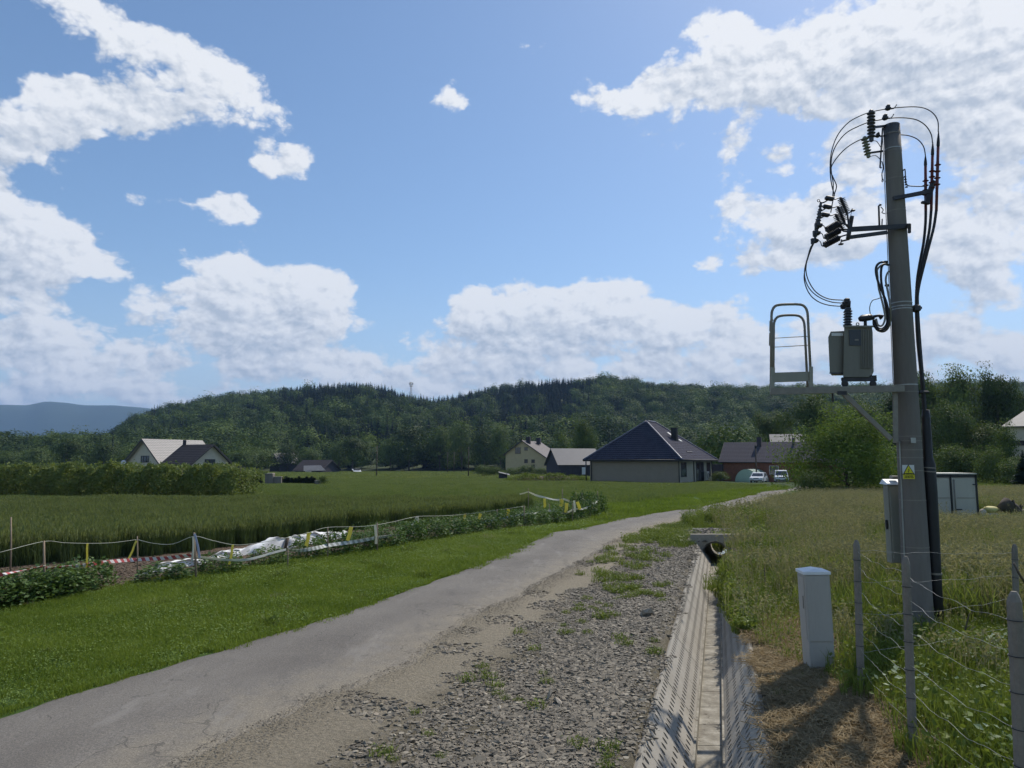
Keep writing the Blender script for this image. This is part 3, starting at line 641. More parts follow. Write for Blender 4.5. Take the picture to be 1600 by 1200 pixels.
MB().tube([pc(1020)] + [pc(v) for v in range(980, 195, -56)] + [pc(197), pc(195.3)], [pr(1020)] + [pr(v) for v in range(980, 195, -56)] + [pr(197), pr(195) - .012], 36).build('shaft', M['concrete_pole'], pole)
for v in (211, 234, 238, 281, 331, 474, 480, 484, 602, 613, 682, 689, 703, 715, 735, 781, 854):
    c = pc(v); r = pr(v) + .003
    MB().lathe(c - Vector((0, 0, .007)), c + Vector((0, 0, .007)), [(0, r), (1, r)], 32).build('strap', M['galv_dull'] if v not in (474, 480, 484, 234, 602) else M['galv'], pole)
MB().box(P(1427, 688, -.19), (.065, .012, .07)).build('clip', M['galv'], pole)
# earthing strip down the left side
e = MB()
e.beam(pc(690) + Vector((-pr(690) - .004, -.05, 0)), pc(880) + Vector((-pr(880) - .004, -.05, 0)), .016, .008)
e.build('earthing_strip', M['galv'], pole)
MB().tube([pc(v) + Vector((-pr(v) - .012, .03, 0)) for v in (200, 300, 420, 560, 600)], .005, 6).build('earthing_wire', M['galv_dull'], pole)
# upper right arm with cable ends
a = MB()
for d in (-.13, .13):
    a.beam(P(1396, 310, d * 1.2), P(1452, 299, d * .6), .035, .05); a.beam(P(1412, 309, d), P(1450, 302, d * .6), .02, .02)
a.beam(P(1447, 318, 0), P(1459, 283, 0), .05, .06); a.beam(P(1440, 316, .0), P(1452, 318, 0), .04, .03)
a.build('cable_arm', M['dark_metal'], pole)
b = MB(); b.tube(spline([P(1411, 267, -.1), P(1414, 265, -.1), P(1415, 280, -.1), P(1417, 289, -.1), P(1428, 291, -.1), P(1446, 291, -.1)]), .008, 6)
for q in range(5): c = P(1414 + q * .6, 276 + q * 4, -.1); b.lathe(c - Vector((0, 0, .008)), c + Vector((0, 0, .008)), [(0, .02), (1, .012)], 10)
b.build('surge_arrester', M['dark_metal'], pole)
ends = [((1446, 242), (1446.5, 330), .12), ((1457.5, 222), (1455, 330), .0), ((1466.5, 205), (1463, 330), -.12)]
tops = [246, 226, 209]
for (ua, va), (ub, vb), d in ends:
    A, B = P(ua, va, d), P(ub, vb, d); dv = (B - A)
    t_ = MB(); t_.tube([A, A + dv * .12, A + dv * .18, A + dv * .2], [.006, .02, .022, .016], 10); t_.build('cable_lug', M['rubber'], pole)
    s = MB(); s.tube([A + dv * .2, B], .019, 10)
    f0 = .42 if va > 230 else .38
    prof = [(0, .02)]
    for k in range(4): prof += [(.1 + k * .24, .02), (.13 + k * .24, .042), (.17 + k * .24, .02)]
    s.lathe(A + dv * f0, A + dv * (f0 + .34), prof + [(1, .02)], 14); s.build('cable_termination', M['red_sleeve'], pole)
# top insulators and their brackets
def insulator(A, B, r, n, mt, parent, core=.018, name='insulator'):
    L_ = (B - A).length; prof = [(0, .010), (.04, core * 1.1), (.07, core * 1.1)]
    for k in range(n):
        t = .1 + .8 * k / n; w = .8 / n; prof += [(t, core), (t + w * .25, r), (t + w * .38, r * .97), (t + w * .62, core)]
    prof += [(.92, core * 1.1), (.97, core), (1, .008)]
    return MB().lathe(A, B, prof, 16).build(name, mt, parent)
insulator(P(1361, 171, .22), P(1361.5, 222, .22), .058, 8, M['insul_grey'], pole, .03)
insulator(P(1361, 171, -.25), P(1361.5, 222, -.25), .050, 8, M['insul'], pole, .025)
insulator(P(1350.5, 213, 0), P(1357.5, 247, 0), .052, 6, M['insul_grey'], pole, .025)
br = MB()
br.beam(P(1364, 199, .22), P(1382, 197, 0), .03, .03); br.beam(P(1364, 199, -.25), P(1382, 197, 0), .03, .03); br.beam(P(1358, 239, 0), P(1380, 236, 0), .022, .022)
br.beam(P(1379, 200, -.06), P(1375, 262, -.06), .016, .016); br.beam(P(1379, 200, .06), P(1375, 262, .06), .016, .016)
for v in (236, 262): br.beam(P(1376.5, v, -.07), P(1376.5, v, .07), .02, .02)
br.ring(P(1379, 282, -.1), .02, .005, (1, 0, 0)); br.tube(spline([P(1378, 252, -.1), P(1380, 262, -.1), P(1378, 272, -.1), P(1379, 282, -.1)]), .007, 6)
br.build('insulator_bracket', M['dark_metal'], pole)
MB().tube(spline([P(1364, 220, .1), P(1370, 221, .1), P(1376, 230, .1)]), .005, 6).build('jumper_wire', M['wire'], pole); hk = MB(); hk.tube(spline([P(1358, 245, 0), P(1368, 243, 0), P(1376, 250, 0)]), .005, 6); hk.build('jumper_wire', M['wire'], pole)
for (u, v, d, k) in ((1387.5, 169.5, .22, 1), (1383, 184.5, -.25, 1), (1371.5, 212.5, 0, .8)):
    cl = MB(); cl.box(P(u, v, d), (.075 * k, .06, .05 * k), bev=.012); cl.box(P(u, v - 1.5, d), (.045 * k, .07, .085 * k), bev=.012)
    cl.tube([P(u + 4, v + .5, d), P(u + 9, v, d), P(u + 12, v - 3.5, d), P(u + 13.5, v - 6, d)], [.012, .008, .006, .008], 7); cl.build('line_clamp', M['dark_metal'], pole)
# conductors: separate things strung between the parts
def cable(name, label, pts, r, m, cat='cable', group=None, n=8):
    c = MB().tube(spline(pts, 7), r, n).build(name, m); return setp(c, label, cat, group)
g = 'conductors looping between the pole top and the switch'
cable('conductor', 'topmost thin conductor looping over the pole head to the rightmost cable end', [P(1466, 206, -.12), P(1465.5, 190, -.1), P(1459, 178, .0), P(1447, 170, .1), P(1432, 167, .2), P(1410, 167.5, .22), P(1387, 170, .22), P(1361, 175, .22), P(1342, 182, .22), P(1325, 192, .2), P(1309, 211, .15), P(1299.5, 236, .1), P(1297, 262, .05), P(1299, 286, .0), P(1304, 306, 0)], .0075, M['wire'], group=g)
cable('conductor', 'second thin conductor loop, just above the pole head', [P(1457, 223, 0), P(1455, 210, 0), P(1447, 197, -.1), P(1434, 188, -.2), P(1418, 184.5, -.25), P(1400, 184, -.25), P(1383, 186, -.25), P(1361, 190, -.25), P(1342, 197, -.25), P(1322, 208, -.2), P(1307, 226, -.15), P(1299.5, 246, -.1), P(1299, 268, 0), P(1302, 288, 0), P(1301, 308, 0)], .0075, M['wire'], group=g)
cable('conductor', 'lowest thin conductor loop, passing behind the pole head', [P(1446, 243, .12), P(1443, 229, .15), P(1434, 218, .2), P(1420, 212, .22), P(1404, 210.5, .2), P(1390, 211, .14), P(1372, 213, .0), P(1351, 216, 0), P(1333, 224, 0), P(1317, 236, 0), P(1303, 253, 0), P(1298, 266, 0), P(1302, 278, 0), P(1307, 291, 0), P(1303, 306, 0), P(1298, 332, 0)], .0075, M['wire'], group=g)

# the switch on its double arm
sw = thing('disconnector', 'dark pole mounted switch with two fans of ribbed insulators on a double steel arm', 'switch', P(1320, 355))
a = MB()
for d in (-.17, .17):
    a.beam(P(1422, 353, d), P(1328, 358.5, d), .03, .065); a.beam(P(1386, 363, d), P(1326, 371, d), .025, .05)
a.beam(P(1421, 350, -.2), P(1421, 364, -.2), .03, .03); a.beam(P(1420, 354, -.22), P(1420, 354, .22), .05, .05)
a.tube([P(1374, 353, -.1), P(1373, 322, -.1), P(1375, 319.5, -.1), P(1377, 321, -.1)], .013, 8); a.beam(P(1378, 352, -.1), P(1378.5, 342, -.1), .012, .012)
a.tube(spline([P(1376, 323, -.1), P(1380, 328, -.1), P(1378, 332, -.1), P(1383, 334, -.1)]), .006, 6)
a.build('arm', M['dark_metal'], sw)
b = MB(); [b.beam(P(1331, 338, q), P(1325, 373, q), .05, .04) for q in (-.24, 0, .24)]; b.beam(P(1330, 343, -.3), P(1330, 343, .3), .04, .05); b.beam(P(1326, 368, -.3), P(1326, 368, .3), .04, .05); b.beam(P(1327, 374, -.16), P(1314, 377, -.16), .02, .02)
b.tube([P(1315, 374, -.16), P(1313.5, 381, -.16)], .008, 6); b.box(P(1314, 381.5, -.16), (.06, .05, .02), bev=.006)
b.tube([P(1321, 336, -.1), P(1329, 331, -.1), P(1332, 326, -.1)], .009, 6); b.box(P(1332.5, 329, -.1), (.055, .05, .02), bev=.006); b.tube([P(1331, 329, -.1), P(1328, 342, -.1)], .004, 5)
b.build('frame', M['dark_metal'], sw)
dd = (-.34, 0, .34)
up = [((1313, 308), (1324, 335)), ((1309, 322), (1320, 349)), ((1305.5, 334), (1317, 361))]
lo = [((1290, 361), (1312, 348)), ((1288, 372.5), (1315, 358)), ((1285.5, 384.5), (1314, 369.5))]
for k in range(3):
    d = dd[k] * .8
    insulator(P(*up[k][0], d), P(*up[k][1], d), .052, 9, M['insul'], sw); insulator(P(*lo[k][0], d), P(*lo[k][1], d), .050, 9, M['insul'], sw)
    m_ = MB(); m_.beam(P(*up[k][1], d), P(1326, 350 + k * 6, d), .018, .018); m_.beam(P(*lo[k][1], d), P(1326, 352 + k * 7, d), .018, .018); m_.beam(P(1326, 355, d), P(1326, 355, 0), .03, .03)
    m_.build('insulator_mount', M['dark_metal'], sw)
    bu, bv = (1296, 310) if k == 0 else ((1292.5, 323) if k == 1 else (1289.5, 335.5))
    q = MB(); q.box(P(bu, bv, d), (.115, .07, .05), M=Matrix.Rotation(.2, 4, 'Y'), bev=.01); q.build('contact_box', M['dark_metal'], sw)
    q = MB(); q.tube([P(bu + 5, bv + 1, d), P(bu + 9, bv + 1.5, d), P(up[k][0][0], up[k][0][1] + .5, d)], .008, 6); q.build('contact_rod', M['dark_metal'], sw); q = MB(); q.tube([P(bu - 3, bv + 3, d), P(bu - 8, bv + 6, d), P(bu - 15, bv + 8, d)], .010, 6)
    if k == 0: q.ring(P(1279, 313.5, d), .017, .005, (0, 1, 0)); q.tube([P(1280, 314.5, d), P(1284, 317, d)], .008, 6)
    q.build('contact_rod', M['dark_metal'], sw)
    u0, v0, u1, v1 = 1282.5 - k * 2.5, 317 + k * 12.5, 1279 - k * 3, 352 + k * 12
    insulator(P(u0, v0, d), P(u1, v1, d), .028, 5, M['insul'], sw, .016, 'fuse')
    q = MB(); q.box(P(u1, v1, d), (.10, .08, .07), bev=.02); q.box(P(u1 - 4, v1 + 1, d), (.03, .05, .09), bev=.008)
    q.tube(spline([P(u1 + 5, v1 - 1, d), P(u1 + 9, v1 + 2, d), P(u1 + 11, v1 + 8, d), P(*lo[k][0], d)]), .006, 6); q.build('fuse_base', M['dark_metal'], sw)
g = 'conductors drooping from the switch to the transformer'
cable('conductor', 'thin dark conductor nearest the transformer of three drooping from switch to bushings', [P(1279, 354, -.27), P(1272, 378, -.25), P(1266, 388, -.2), P(1260, 412, -.1), P(1260, 428, 0), P(1266, 444, .0), P(1277, 458, 0), P(1295, 467, -.05), P(1319, 469, -.1)], .0075, M['wire'], group=g)
cable('conductor', 'thin dark conductor in the middle of three drooping from switch to bushings', [P(1276, 366, 0), P(1270, 382, 0), P(1262, 402, 0), P(1257, 424, 0), P(1260, 442, .05), P(1269, 456, .05), P(1283, 466, .05), P(1300, 472, .03), P(1317, 473.5, .0)], .0075, M['wire'], group=g)
cable('conductor', 'thin dark conductor hanging lowest of three drooping from switch to bushings', [P(1273, 378, .27), P(1268, 388, .25), P(1261, 408, .2), P(1256.5, 430, .15), P(1259, 447, .1), P(1267, 462, .1), P(1280, 472, .1), P(1296, 477, .1), P(1313, 478.5, .1)], .0075, M['wire'], group=g)

# platform
pf = thing('service_platform', 'galvanised steel platform bracketed to the pole with a railed cage at its left end', 'platform', P(1300, 612))
f = MB()
for d in (-.30, .30): f.beam(P(1204, 611.5, d), P(1412, 607, d), .05, .085)
for u, v in ((1206, 611.5), (1262, 611), (1318, 610), (1366, 608.5)): f.beam(P(u, v, -.28), P(u, v, .28), .05, .05)
f.build('beam', M['galv_dull'], pf)
f = MB(); f.beam(P(1398.5, 603, -.24), P(1399.5, 692, -.24), .06, .025); f.beam(P(1399, 603, .24), P(1399, 692, .24), .06, .025); f.beam(P(1400, 690, -.26), P(1400, 690, .26), .03, .03); f.build('upright', M['galv_dull'], pf)
for d in (-.27, .27): MB().beam(P(1318, 615, d), P(1392, 686, d), .035, .06).build('brace', M['galv_dull'], pf)
MB().box(P(1398, 605, -.272), (.025, .02, .025), bev=.004).build('bolt', M['dark_metal'], pf); MB().box(P(1316, 614, -.335), (.12, .01, .05)).build('bolt_plate', M['dark_metal'], pf); MB().box(P(1301, 620, -.2), (.02, .02, .14)).build('stub', M['dark_metal'], pf)
def hoop(u0, u1, u1b, top, bot, d, r):
    return MB().tube([P(u0, bot, d)] + spline([P(u0 + 1, top + 24, d), P(u0 + 1.5, top + 12, d), P(u0 + 5, top + 4, d), P(u0 + 12, top + .5, d), P((u0 + u1) / 2, top - .6, d), P(u1 - 12, top, d), P(u1 - 5, top + 4, d), P(u1 - 1.5, top + 12, d), P(u1 - .5, top + 24, d)], 4) + [P(u1b, bot, d)], r, 8)
hoop(1204.5, 1263, 1268, 476, 611, -.26, .018).build('guard_rail', M['galv_dull'], pf)
hoop(1208, 1258, 1262, 493, 609, .26, .018).build('guard_rail', M['galv_dull'], pf)
f = MB()
for v in (527.5, 541.5): f.tube([P(1207, v + 1, -.26), P(1207.5, v + 1, .26), P(1262, v - 2, .26)], .006, 6)
f.tube([P(1207, 500, -.26), P(1207.5, 500, .26)], .012, 6); f.tube([P(1265, 582, -.26), P(1262, 582, .26)], .012, 6)
f.beam(P(1203.5, 501, -.2), P(1203, 518, -.2), .014, .02); f.beam(P(1203, 520, -.2), P(1202.5, 540, -.2), .014, .02); f.build('cross_rod', M['galv_dull'], pf)
f = MB(); f.beam(P(1206, 590, -.29), P(1268, 588, -.29), .012, .13); f.beam(P(1206.5, 590, -.27), P(1207, 590, .27), .012, .13); f.build('toe_board', M['cab_metal'], pf)
MB().beam(P(1207.5, 574, -.30), P(1206.5, 613, -.30), .05, .03).build('post', M['cab_metal'], pf); MB().beam(P(1267, 573, -.30), P(1267, 608, -.30), .045, .03).build('post', M['cab_metal'], pf)

# transformer
tr = thing('transformer', 'grey oil transformer with ribbed black bushings standing on the platform', 'transformer', P(1340, 603))
b = MB(); pts_f = [P(1319, 510, -.22), P(1362.5, 511, -.22), P(1364, 574, -.22), P(1358, 589, -.22), P(1317.5, 589, -.22)]; off = Vector((.235, .44, 0))
b.add(pts_f + [p + off for p in pts_f], [(4, 3, 2, 1, 0), (5, 6, 7, 8, 9)] + [(i, (i + 1) % 5, 5 + (i + 1) % 5, 5 + i) for i in range(5)])
for k in range(7): u = 1346 + k * 2.6; b.beam(P(u, 515, -.225), P(u + .2, 576, -.225), .012, .02, (0, 1, 0))
b.build('tank', M['trafo'], tr)
b = MB(); b.add([P(u, v, d) for v in (511.5, 508.5) for u, d in ((1317.5, -.25), (1365, -.25), (1365, .25), (1317.5, .25))], [(3, 2, 1, 0), (4, 5, 6, 7), (0, 1, 5, 4), (1, 2, 6, 5), (2, 3, 7, 6), (3, 0, 4, 7)]); b.build('lid', M['trafo'], tr)
b = MB(); pf_ = [P(1298, 518, -.17), P(1322, 517, -.17), P(1322, 582, -.17), P(1296.5, 582, -.17), P(1294, 527, -.17)]; off = Vector((.18, .34, 0))
b.add(pf_ + [p + off for p in pf_], [(4, 3, 2, 1, 0), (5, 6, 7, 8, 9)] + [(i, (i + 1) % 5, 5 + (i + 1) % 5, 5 + i) for i in range(5)]); b.build('cooler', M['trafo'], tr)
MB().add([P(u, v, d) for v in (584, 582) for u, d in ((1296, -.18), (1322.5, -.18), (1322.5, .16), (1296, .16))], [(3, 2, 1, 0), (4, 5, 6, 7), (0, 1, 5, 4), (1, 2, 6, 5), (2, 3, 7, 6), (3, 0, 4, 7)]).build('cooler_base', M['trafo_dark'], tr)
MB().box(P(1336, 527.5, -.228), (.155, .008, .215)).build('name_plate', M['trafo_dark'], tr)
MB().box(P(1338.5, 531, -.234), (.05, .004, .02)).build('data_plate', M['galv_dull'], tr)
MB().box(P(1308.5, 522.5, -.175), (.16, .006, .04)).build('label', M['white_label'], tr)
for k, d in enumerate((-.14, 0, .14)):
    A, B = P(1325 - k * .8, 512, d), P(1325.5 - k * .8, 480 + k, d)
    insulator(A, B, .054, 6, M['trafo_dark'], tr, .034, 'bushing'); c = MB()
    c.tube([B, P(1326 - k * 2.5, 470 + k * 4, d)], .028, 10); c.box(P(1323.5 - k * 3, 470 + k * 4.5, d), (.07, .05, .075), bev=.012); c.build('bushing_cap', M['rubber'], tr)
b = MB(); b.ring(P(1340, 506.5, -.1), .019, .006, (0, 1, 0)); b.build('lifting_eye', M['trafo'], tr)
for k, d in enumerate((-.15, -.05, .05, .15)):
    b = MB(); b.tube([P(1343, 499, d), P(1347, 498 - k * .5, d), P(1360, 496 - k * .4, d), P(1366, 497, d)], [.03, .042, .042, .02], 10); b.tube([P(1352, 511, d), P(1352, 499, d)], .022, 8); b.tube([P(1364, 495, d), P(1373, 493, d), P(1378, 496, d)], [.02, .018, .04], 8)
    b.build('terminal_cover', M['rubber'], tr)
b = MB()
for d in (-.18, .18): b.beam(P(1316, 593, d), P(1364, 592.5, d), .04, .055)
b.beam(P(1366, 591, -.18), P(1366, 591, .18), .06, .08); b.beam(P(1318, 593, -.18), P(1318, 593, .18), .06, .05); b.build('skid', M['dark_metal'], tr)
for u in (1320, 1364):
    for d in (-.2, .2): MB().lathe(P(u, 599.5, d - .03), P(u, 599.5, d + .03), [(0, .03), (.1, .045), (.9, .045), (1, .03)], 16).build('wheel', M['dark_metal'], tr)
g = 'low voltage cables between transformer and pole'
lv = [[P(1365, 500, -.1), P(1366, 509, -.12), P(1374, 516, -.15), P(1384, 512, -.18), P(1389, 498, -.2), P(1386, 476, -.2), P(1378, 455, -.2), P(1371, 437, -.2), P(1368.5, 420, -.2), P(1374, 411, -.18), P(1386, 409, -.12)],
      [P(1367, 500, 0), P(1370, 511, -.05), P(1378, 514, -.1), P(1386, 505, -.15), P(1385, 485, -.18), P(1381, 462, -.18), P(1377, 440, -.15), P(1377, 420, -.12), P(1381, 413, -.08), P(1388, 414, -.02)],
      [P(1368, 499, .1), P(1369, 514, .1), P(1381, 518, .05), P(1390, 507, -.1), P(1391, 480, -.22), P(1387, 455, -.2), P(1384, 438, -.18), P(1386, 428, -.14), P(1389, 424, -.1)],
      [P(1369, 498, -.18), P(1372, 508, -.2), P(1379, 508, -.22), P(1383, 496, -.22), P(1380, 478, -.22), P(1376, 462, -.2), P(1373, 450, -.18), P(1371, 430, -.15), P(1371, 421, -.12), P(1378, 414, -.1), P(1387, 412, -.05)]]
for k, (p_, lab) in enumerate(zip(lv, ('outermost thick cable looping left of the pole above the transformer', 'dark cable of the inner loop left of the pole above the transformer', 'grey cable hugging the pole shaft beside the transformer terminals', 'grey braided cable nearest the transformer terminals'))):
    cable('power_cable', lab, p_, .016 if k < 2 else .013, M['rubber'] if k < 2 else M['galv_dull'], group=g)
cable('earth_wire', 'thin black wire arching up from the transformer terminal to the pole', [P(1360, 492, -.1), P(1359, 480, -.1), P(1363, 470, -.1), P(1371, 467, -.1), P(1383, 463, -.1)], .006, M['wire'])
# main cables down the right side and their conduit
g = 'thick black cables descending from the pole top'
for k, (p_, lab) in enumerate(((
    [P(1446.5, 328, .12), P(1446, 350, .12), P(1443, 380, .1), P(1437, 412, .05), P(1433, 440, .03), P(1431.5, 480, .03), P(1433.5, 530, .03), P(1438.5, 580, .03), P(1442, 620, .03), P(1446, 690, .03)], 'thick black cable nearest the pole of three running down its right side'),
   ([P(1455, 328, 0), P(1452, 360, 0), P(1445, 395, 0), P(1438, 425, 0), P(1434, 452, 0), P(1434, 482, 0), P(1437, 530, 0), P(1441, 580, 0), P(1444.5, 620, 0), P(1449, 690, 0)], 'thick black cable in the middle of three running down right of the pole'),
   ([P(1463, 328, -.12), P(1459, 355, -.12), P(1450, 390, -.1), P(1441, 425, -.05), P(1435, 452, -.04), P(1432.5, 482, -.04), P(1435, 530, -.04), P(1440, 580, -.04), P(1443.5, 620, -.04), P(1447, 690, -.04)], 'thick black cable outermost and bowing furthest right beside the pole'))):
    cable('power_cable', lab, p_, .019, M['rubber'], group=g)
cd = thing('cable_conduit', 'black plastic conduit leaning along the right side of the concrete pole into the grass', 'conduit', (P(1468, 990).x, PY, tz(P(1468, 990).x, PY)))
MB().tube([P(1468, 1000, -.02), P(1462, 900, -.02), P(1454.5, 770, -.02), P(1451, 726, -.02), P(1450, 715, -.02), P(1447, 655, -.02), P(1446.5, 640, -.02)], [.062, .070, .080, .082, .060, .055, .045], 18).build('pipe', M['rubber'], cd)
MB().lathe(P(1462, 897.5, -.02), P(1461.8, 894.5, -.02), [(0, .075), (1, .075)], 20).build('clamp', M['galv_dull'], cd)
for v, u in ((737, 1451.5), (731, 1451.5)): MB().lathe(P(u, v + .8, -.02), P(u, v - .8, -.02), [(0, .085), (1, .085)], 20).build('clamp', M['galv_dull'], cd)
b = MB(); b.beam(P(1430, 734, -.02), P(1450, 734, -.02), .03, .03); b.build('clamp_arm', M['galv_dull'], cd)
b = MB(); b.beam(P(1422, 483, -.05), P(1437, 481, -.05), .03, .03); b.box(P(1431.5, 482, -.05), (.09, .12, .10), bev=.02); b.box(P(1437, 481, -.05), (.05, .03, .03)); b.build('cable_clamp', M['dark_metal'], pole)
b = MB(); b.beam(P(1424, 613, -.04), P(1448, 612, -.04), .03, .03); b.box(P(1442, 613, -.04), (.11, .12, .035), bev=.01); b.build('cable_clamp', M['dark_metal'], pole)
MB().box(P(1417, 441, -.1), (.06, .03, .045), bev=.008).build('strap_buckle', M['dark_metal'], pole); MB().box(P(1386, 446, -.1), (.06, .03, .035), bev=.008).build('strap_buckle', M['dark_metal'], pole)
# warning sign
sc_ = P(1419.5, 737.5, -.215); sg = thing('warning_sign', 'small yellow electric shock warning sign strapped to the concrete pole', 'sign', sc_)
w, h = .158, .185
MB().box(sc_, (w, .004, h)).build('plate', M['white_label'], sg)
MB().box(sc_ + Vector((0, -.004, -h * .31)), (w * .97, .004, h * .36)).build('text_panel', M['yellow_sign'], sg)
def tri(cz, s, y, nm, m): c = sc_ + Vector((0, y, cz)); return MB().add([c + Vector((-s, 0, -s * .62)), c + Vector((s, 0, -s * .62)), c + Vector((0, 0, s * 1.05)), c + Vector((-s, .003, -s * .62)), c + Vector((s, .003, -s * .62)), c + Vector((0, .003, s * 1.05))], [(0, 1, 2), (5, 4, 3), (0, 3, 4, 1), (1, 4, 5, 2), (2, 5, 3, 0)]).build(nm, m, sg)
tri(.022, .073, -.006, 'triangle_border', M['black_ink']); tri(.022, .058, -.0095, 'triangle', M['yellow_sign'])
bz = [(.010, .045), (-.014, .012), (-.002, .014), (-.010, -.004), (-.016, .0), (-.006, -.020), (.002, -.002), (-.003, -.001), (.012, .022), (-.001, .020)]
MB().add([sc_ + Vector((a, -.013, b + .008)) for a, b in bz], [tuple(range(len(bz)))]).build('lightning_bolt', M['black_ink'], sg)
for tx, z, s in (('NIE DOTYKAĆ', -.040, .026), ('URZĄDZENIE', -.060, .018), ('ELEKTRYCZNE', -.078, .018)):
    cu = bpy.data.curves.new('lettering', 'FONT'); cu.body = tx; cu.size = s; cu.align_x = 'CENTER'; cu.extrude = .0005; cu.offset = .0004; cu.materials.append(M['black_ink'])
    o = bpy.data.objects.new('lettering', cu); me = bpy.data.meshes.new_from_object(o); o = bpy.data.objects.new('lettering', me); COL.objects.link(o); o.parent = sg; o.location = (0, -.008, z); o.rotation_euler = (math.pi / 2, 0, 0)
# tall cabinet behind the pole
cy = PY + .30
tc_ = thing('meter_cabinet', 'tall grey metal meter cabinet mounted behind the concrete pole above the grass', 'cabinet', at(1415, 878, cy))
def CB(u, v, d=0): return at(u, v, cy + d)
x0, x1 = CB(1389, 800).x, CB(1445, 800).x; z0, z1 = CB(1400, 880).z, CB(1400, 758).z; dp = .13
MB().box(((x0 + x1) / 2, cy + dp / 2, (z0 + z1) / 2), (x1 - x0, dp, z1 - z0), bev=.006).build('body', M['cab_metal'], tc_)
MB().box(((x0 + x1) / 2 + .006, cy - .008, (z0 + z1) / 2), (x1 - x0 - .03, .014, z1 - z0 - .02), bev=.004).build('door', M['cab_metal'], tc_)
b = MB(); zt = z1 + .005; b.add([(x0 - .03, cy - .04, zt), (x1 + .03, cy - .04, zt), (x1 + .03, cy + dp + .03, zt + .01), (x0 - .03, cy + dp + .03, zt + .01), (x0 - .02, cy - .03, zt + .02), (x1 + .02, cy - .03, zt + .02), (x1, cy + dp, zt + .075), (x0 , cy + dp, zt + .075)],
    [(0, 3, 2, 1), (4, 5, 6, 7), (0, 1, 5, 4), (1, 2, 6, 5), (2, 3, 7, 6), (3, 0, 4, 7)]); b.build('roof', M['cab_top'], tc_)
MB().box((x0 + .13, cy + .05, zt + .10), (.10, .10, .05), bev=.01).build('vent_cap', M['galv_dull'], tc_)
MB().box((x0 - .015, cy + .05, CB(1385, 820).z), (.03, .03, .13), bev=.01).build('handle', M['rubber'], tc_)
# ------------------------------------------------------------------ cable cabinet, fence, box body, junk
cc = thing('cable_cabinet', 'white plastic cable cabinet standing on dry grass between ditch and fence', 'cabinet', gnd(1268, 1038))
cyy = 6.0
while (CZ - tz((1270 - 800) / FPX * cyy, cyy)) * FPX / cyy > 318: cyy += .01
cx = (1270 - 800) / FPX * cyy; cz = tz(cx, cyy + .15); rz = R(-4)
# front width 50 px, left side visible; height 160 px
kk = cyy / FPX; wF, dF, H = 37 * kk, .24, 146 * kk
Mx = Matrix.Translation((cx + .01, cyy + .15, cz)) @ Matrix.Rotation(rz, 4, 'Z') @ Matrix.Rotation(R(-1.2), 4, 'Y')
def cbx(c, d, bev=0):
    b = MB(); b.box((0, 0, 0), d, bev=bev); b.v = [tuple(Mx @ (Vector(c) + Vector(v))) for v in b.v]; return b
cbx((0, 0, H * .10), (wF, dF, H * .40 + .02), .006).build('plinth', M['cab_plastic'], cc)
cbx((0, 0, H * .645), (wF + .006, dF + .006, H * .69), .008).build('body', M['cab_plastic'], cc)
cbx((0.0, -dF / 2 - .006, H * .645), (wF - .03, .008, H * .66), .003).build('front_panel', M['cab_plastic'], cc)
cbx((-wF / 2 - .006, 0, H * .645), (.008, dF - .05, H * .64), .003).build('door', M['cab_plastic'], cc)
cbx((-wF / 2 - .013, -.06, H * .70), (.008, .02, H * .13), .003).build('handle', M['galv_dull'], cc)
b = MB(); a_, b_, z_ = wF / 2 + .014, dF / 2 + .014, H * .992
vs = [(-a_, -b_, z_), (a_, -b_, z_), (a_, b_, z_), (-a_, b_, z_), (-a_, -b_, z_ + .03), (a_, -b_, z_ + .03), (a_, b_, z_ + .03), (-a_, b_, z_ + .03), (0, -b_ * .55, z_ + .06), (0, b_ * .55, z_ + .06)]
b.add([Mx @ Vector(v) for v in vs], [(3, 2, 1, 0), (0, 1, 5, 4), (1, 2, 6, 5), (2, 3, 7, 6), (3, 0, 4, 7), (4, 5, 8), (6, 7, 9), (5, 6, 9, 8), (7, 4, 8, 9)]); b.build('roof', M['cab_top'], cc)

def cpost(u_b, v_b, D, v_t, w, lean, label, xoff=0.0):
    bse = at(u_b, v_b, D); bse.z = tz(bse.x, D); top = at(u_b - lean, v_t, D)
    H_ = top.z - bse.z; o = thing('fence_post', label, 'fence post', bse, 'concrete posts of the wire fence')
    b = MB(); h = w / 2; c = .018; levels = [(-.25, h), (H_ * .25, h), (H_ * .5, h * .97), (H_ * .75, h * .95), (H_ - .06, h * .93), (H_ - .02, h * .66), (H_, h * .38)]
    vs, fs = [], []
    for z, r in levels:
        o2 = bse + Vector(((top.x - bse.x) * max(z, 0) / H_, 0, z)); q = min(c, r * .6)
        vs += [o2 + Vector(p) for p in ((-r + q, -r, 0), (r - q, -r, 0), (r, -r + q, 0), (r, r - q, 0), (r - q, r, 0), (-r + q, r, 0), (-r, r - q, 0), (-r, -r + q, 0))]
    n = 8
    for i in range(len(levels) - 1):
        for k in range(n): j = (k + 1) % n; fs.append((i * n + k, i * n + j, i * n + n + j, i * n + n + k))
    fs.append(tuple(range((len(levels) - 1) * n, len(levels) * n))); b.add(vs, fs); b.build('shaft', M['concrete_post'], o)
    k = .22
    while k < H_ - .1:
        o2 = bse + Vector(((top.x - bse.x) * k / H_, 0, k)); MB().ring(o2, h * 1.22, .003, n=12, m=5).build('binding_wire', M['dark_metal'], o); k += .21
    pass; return bse, top
pA = cpost(1345, 1068, 7.3, 844, .064, 7, 'concrete fence post third from the right edge, right of the white cable cabinet')
pB = cpost(1426, 1166, 5.7, 869, .060, 11, 'weathered concrete fence post in front of the base of the utility pole')
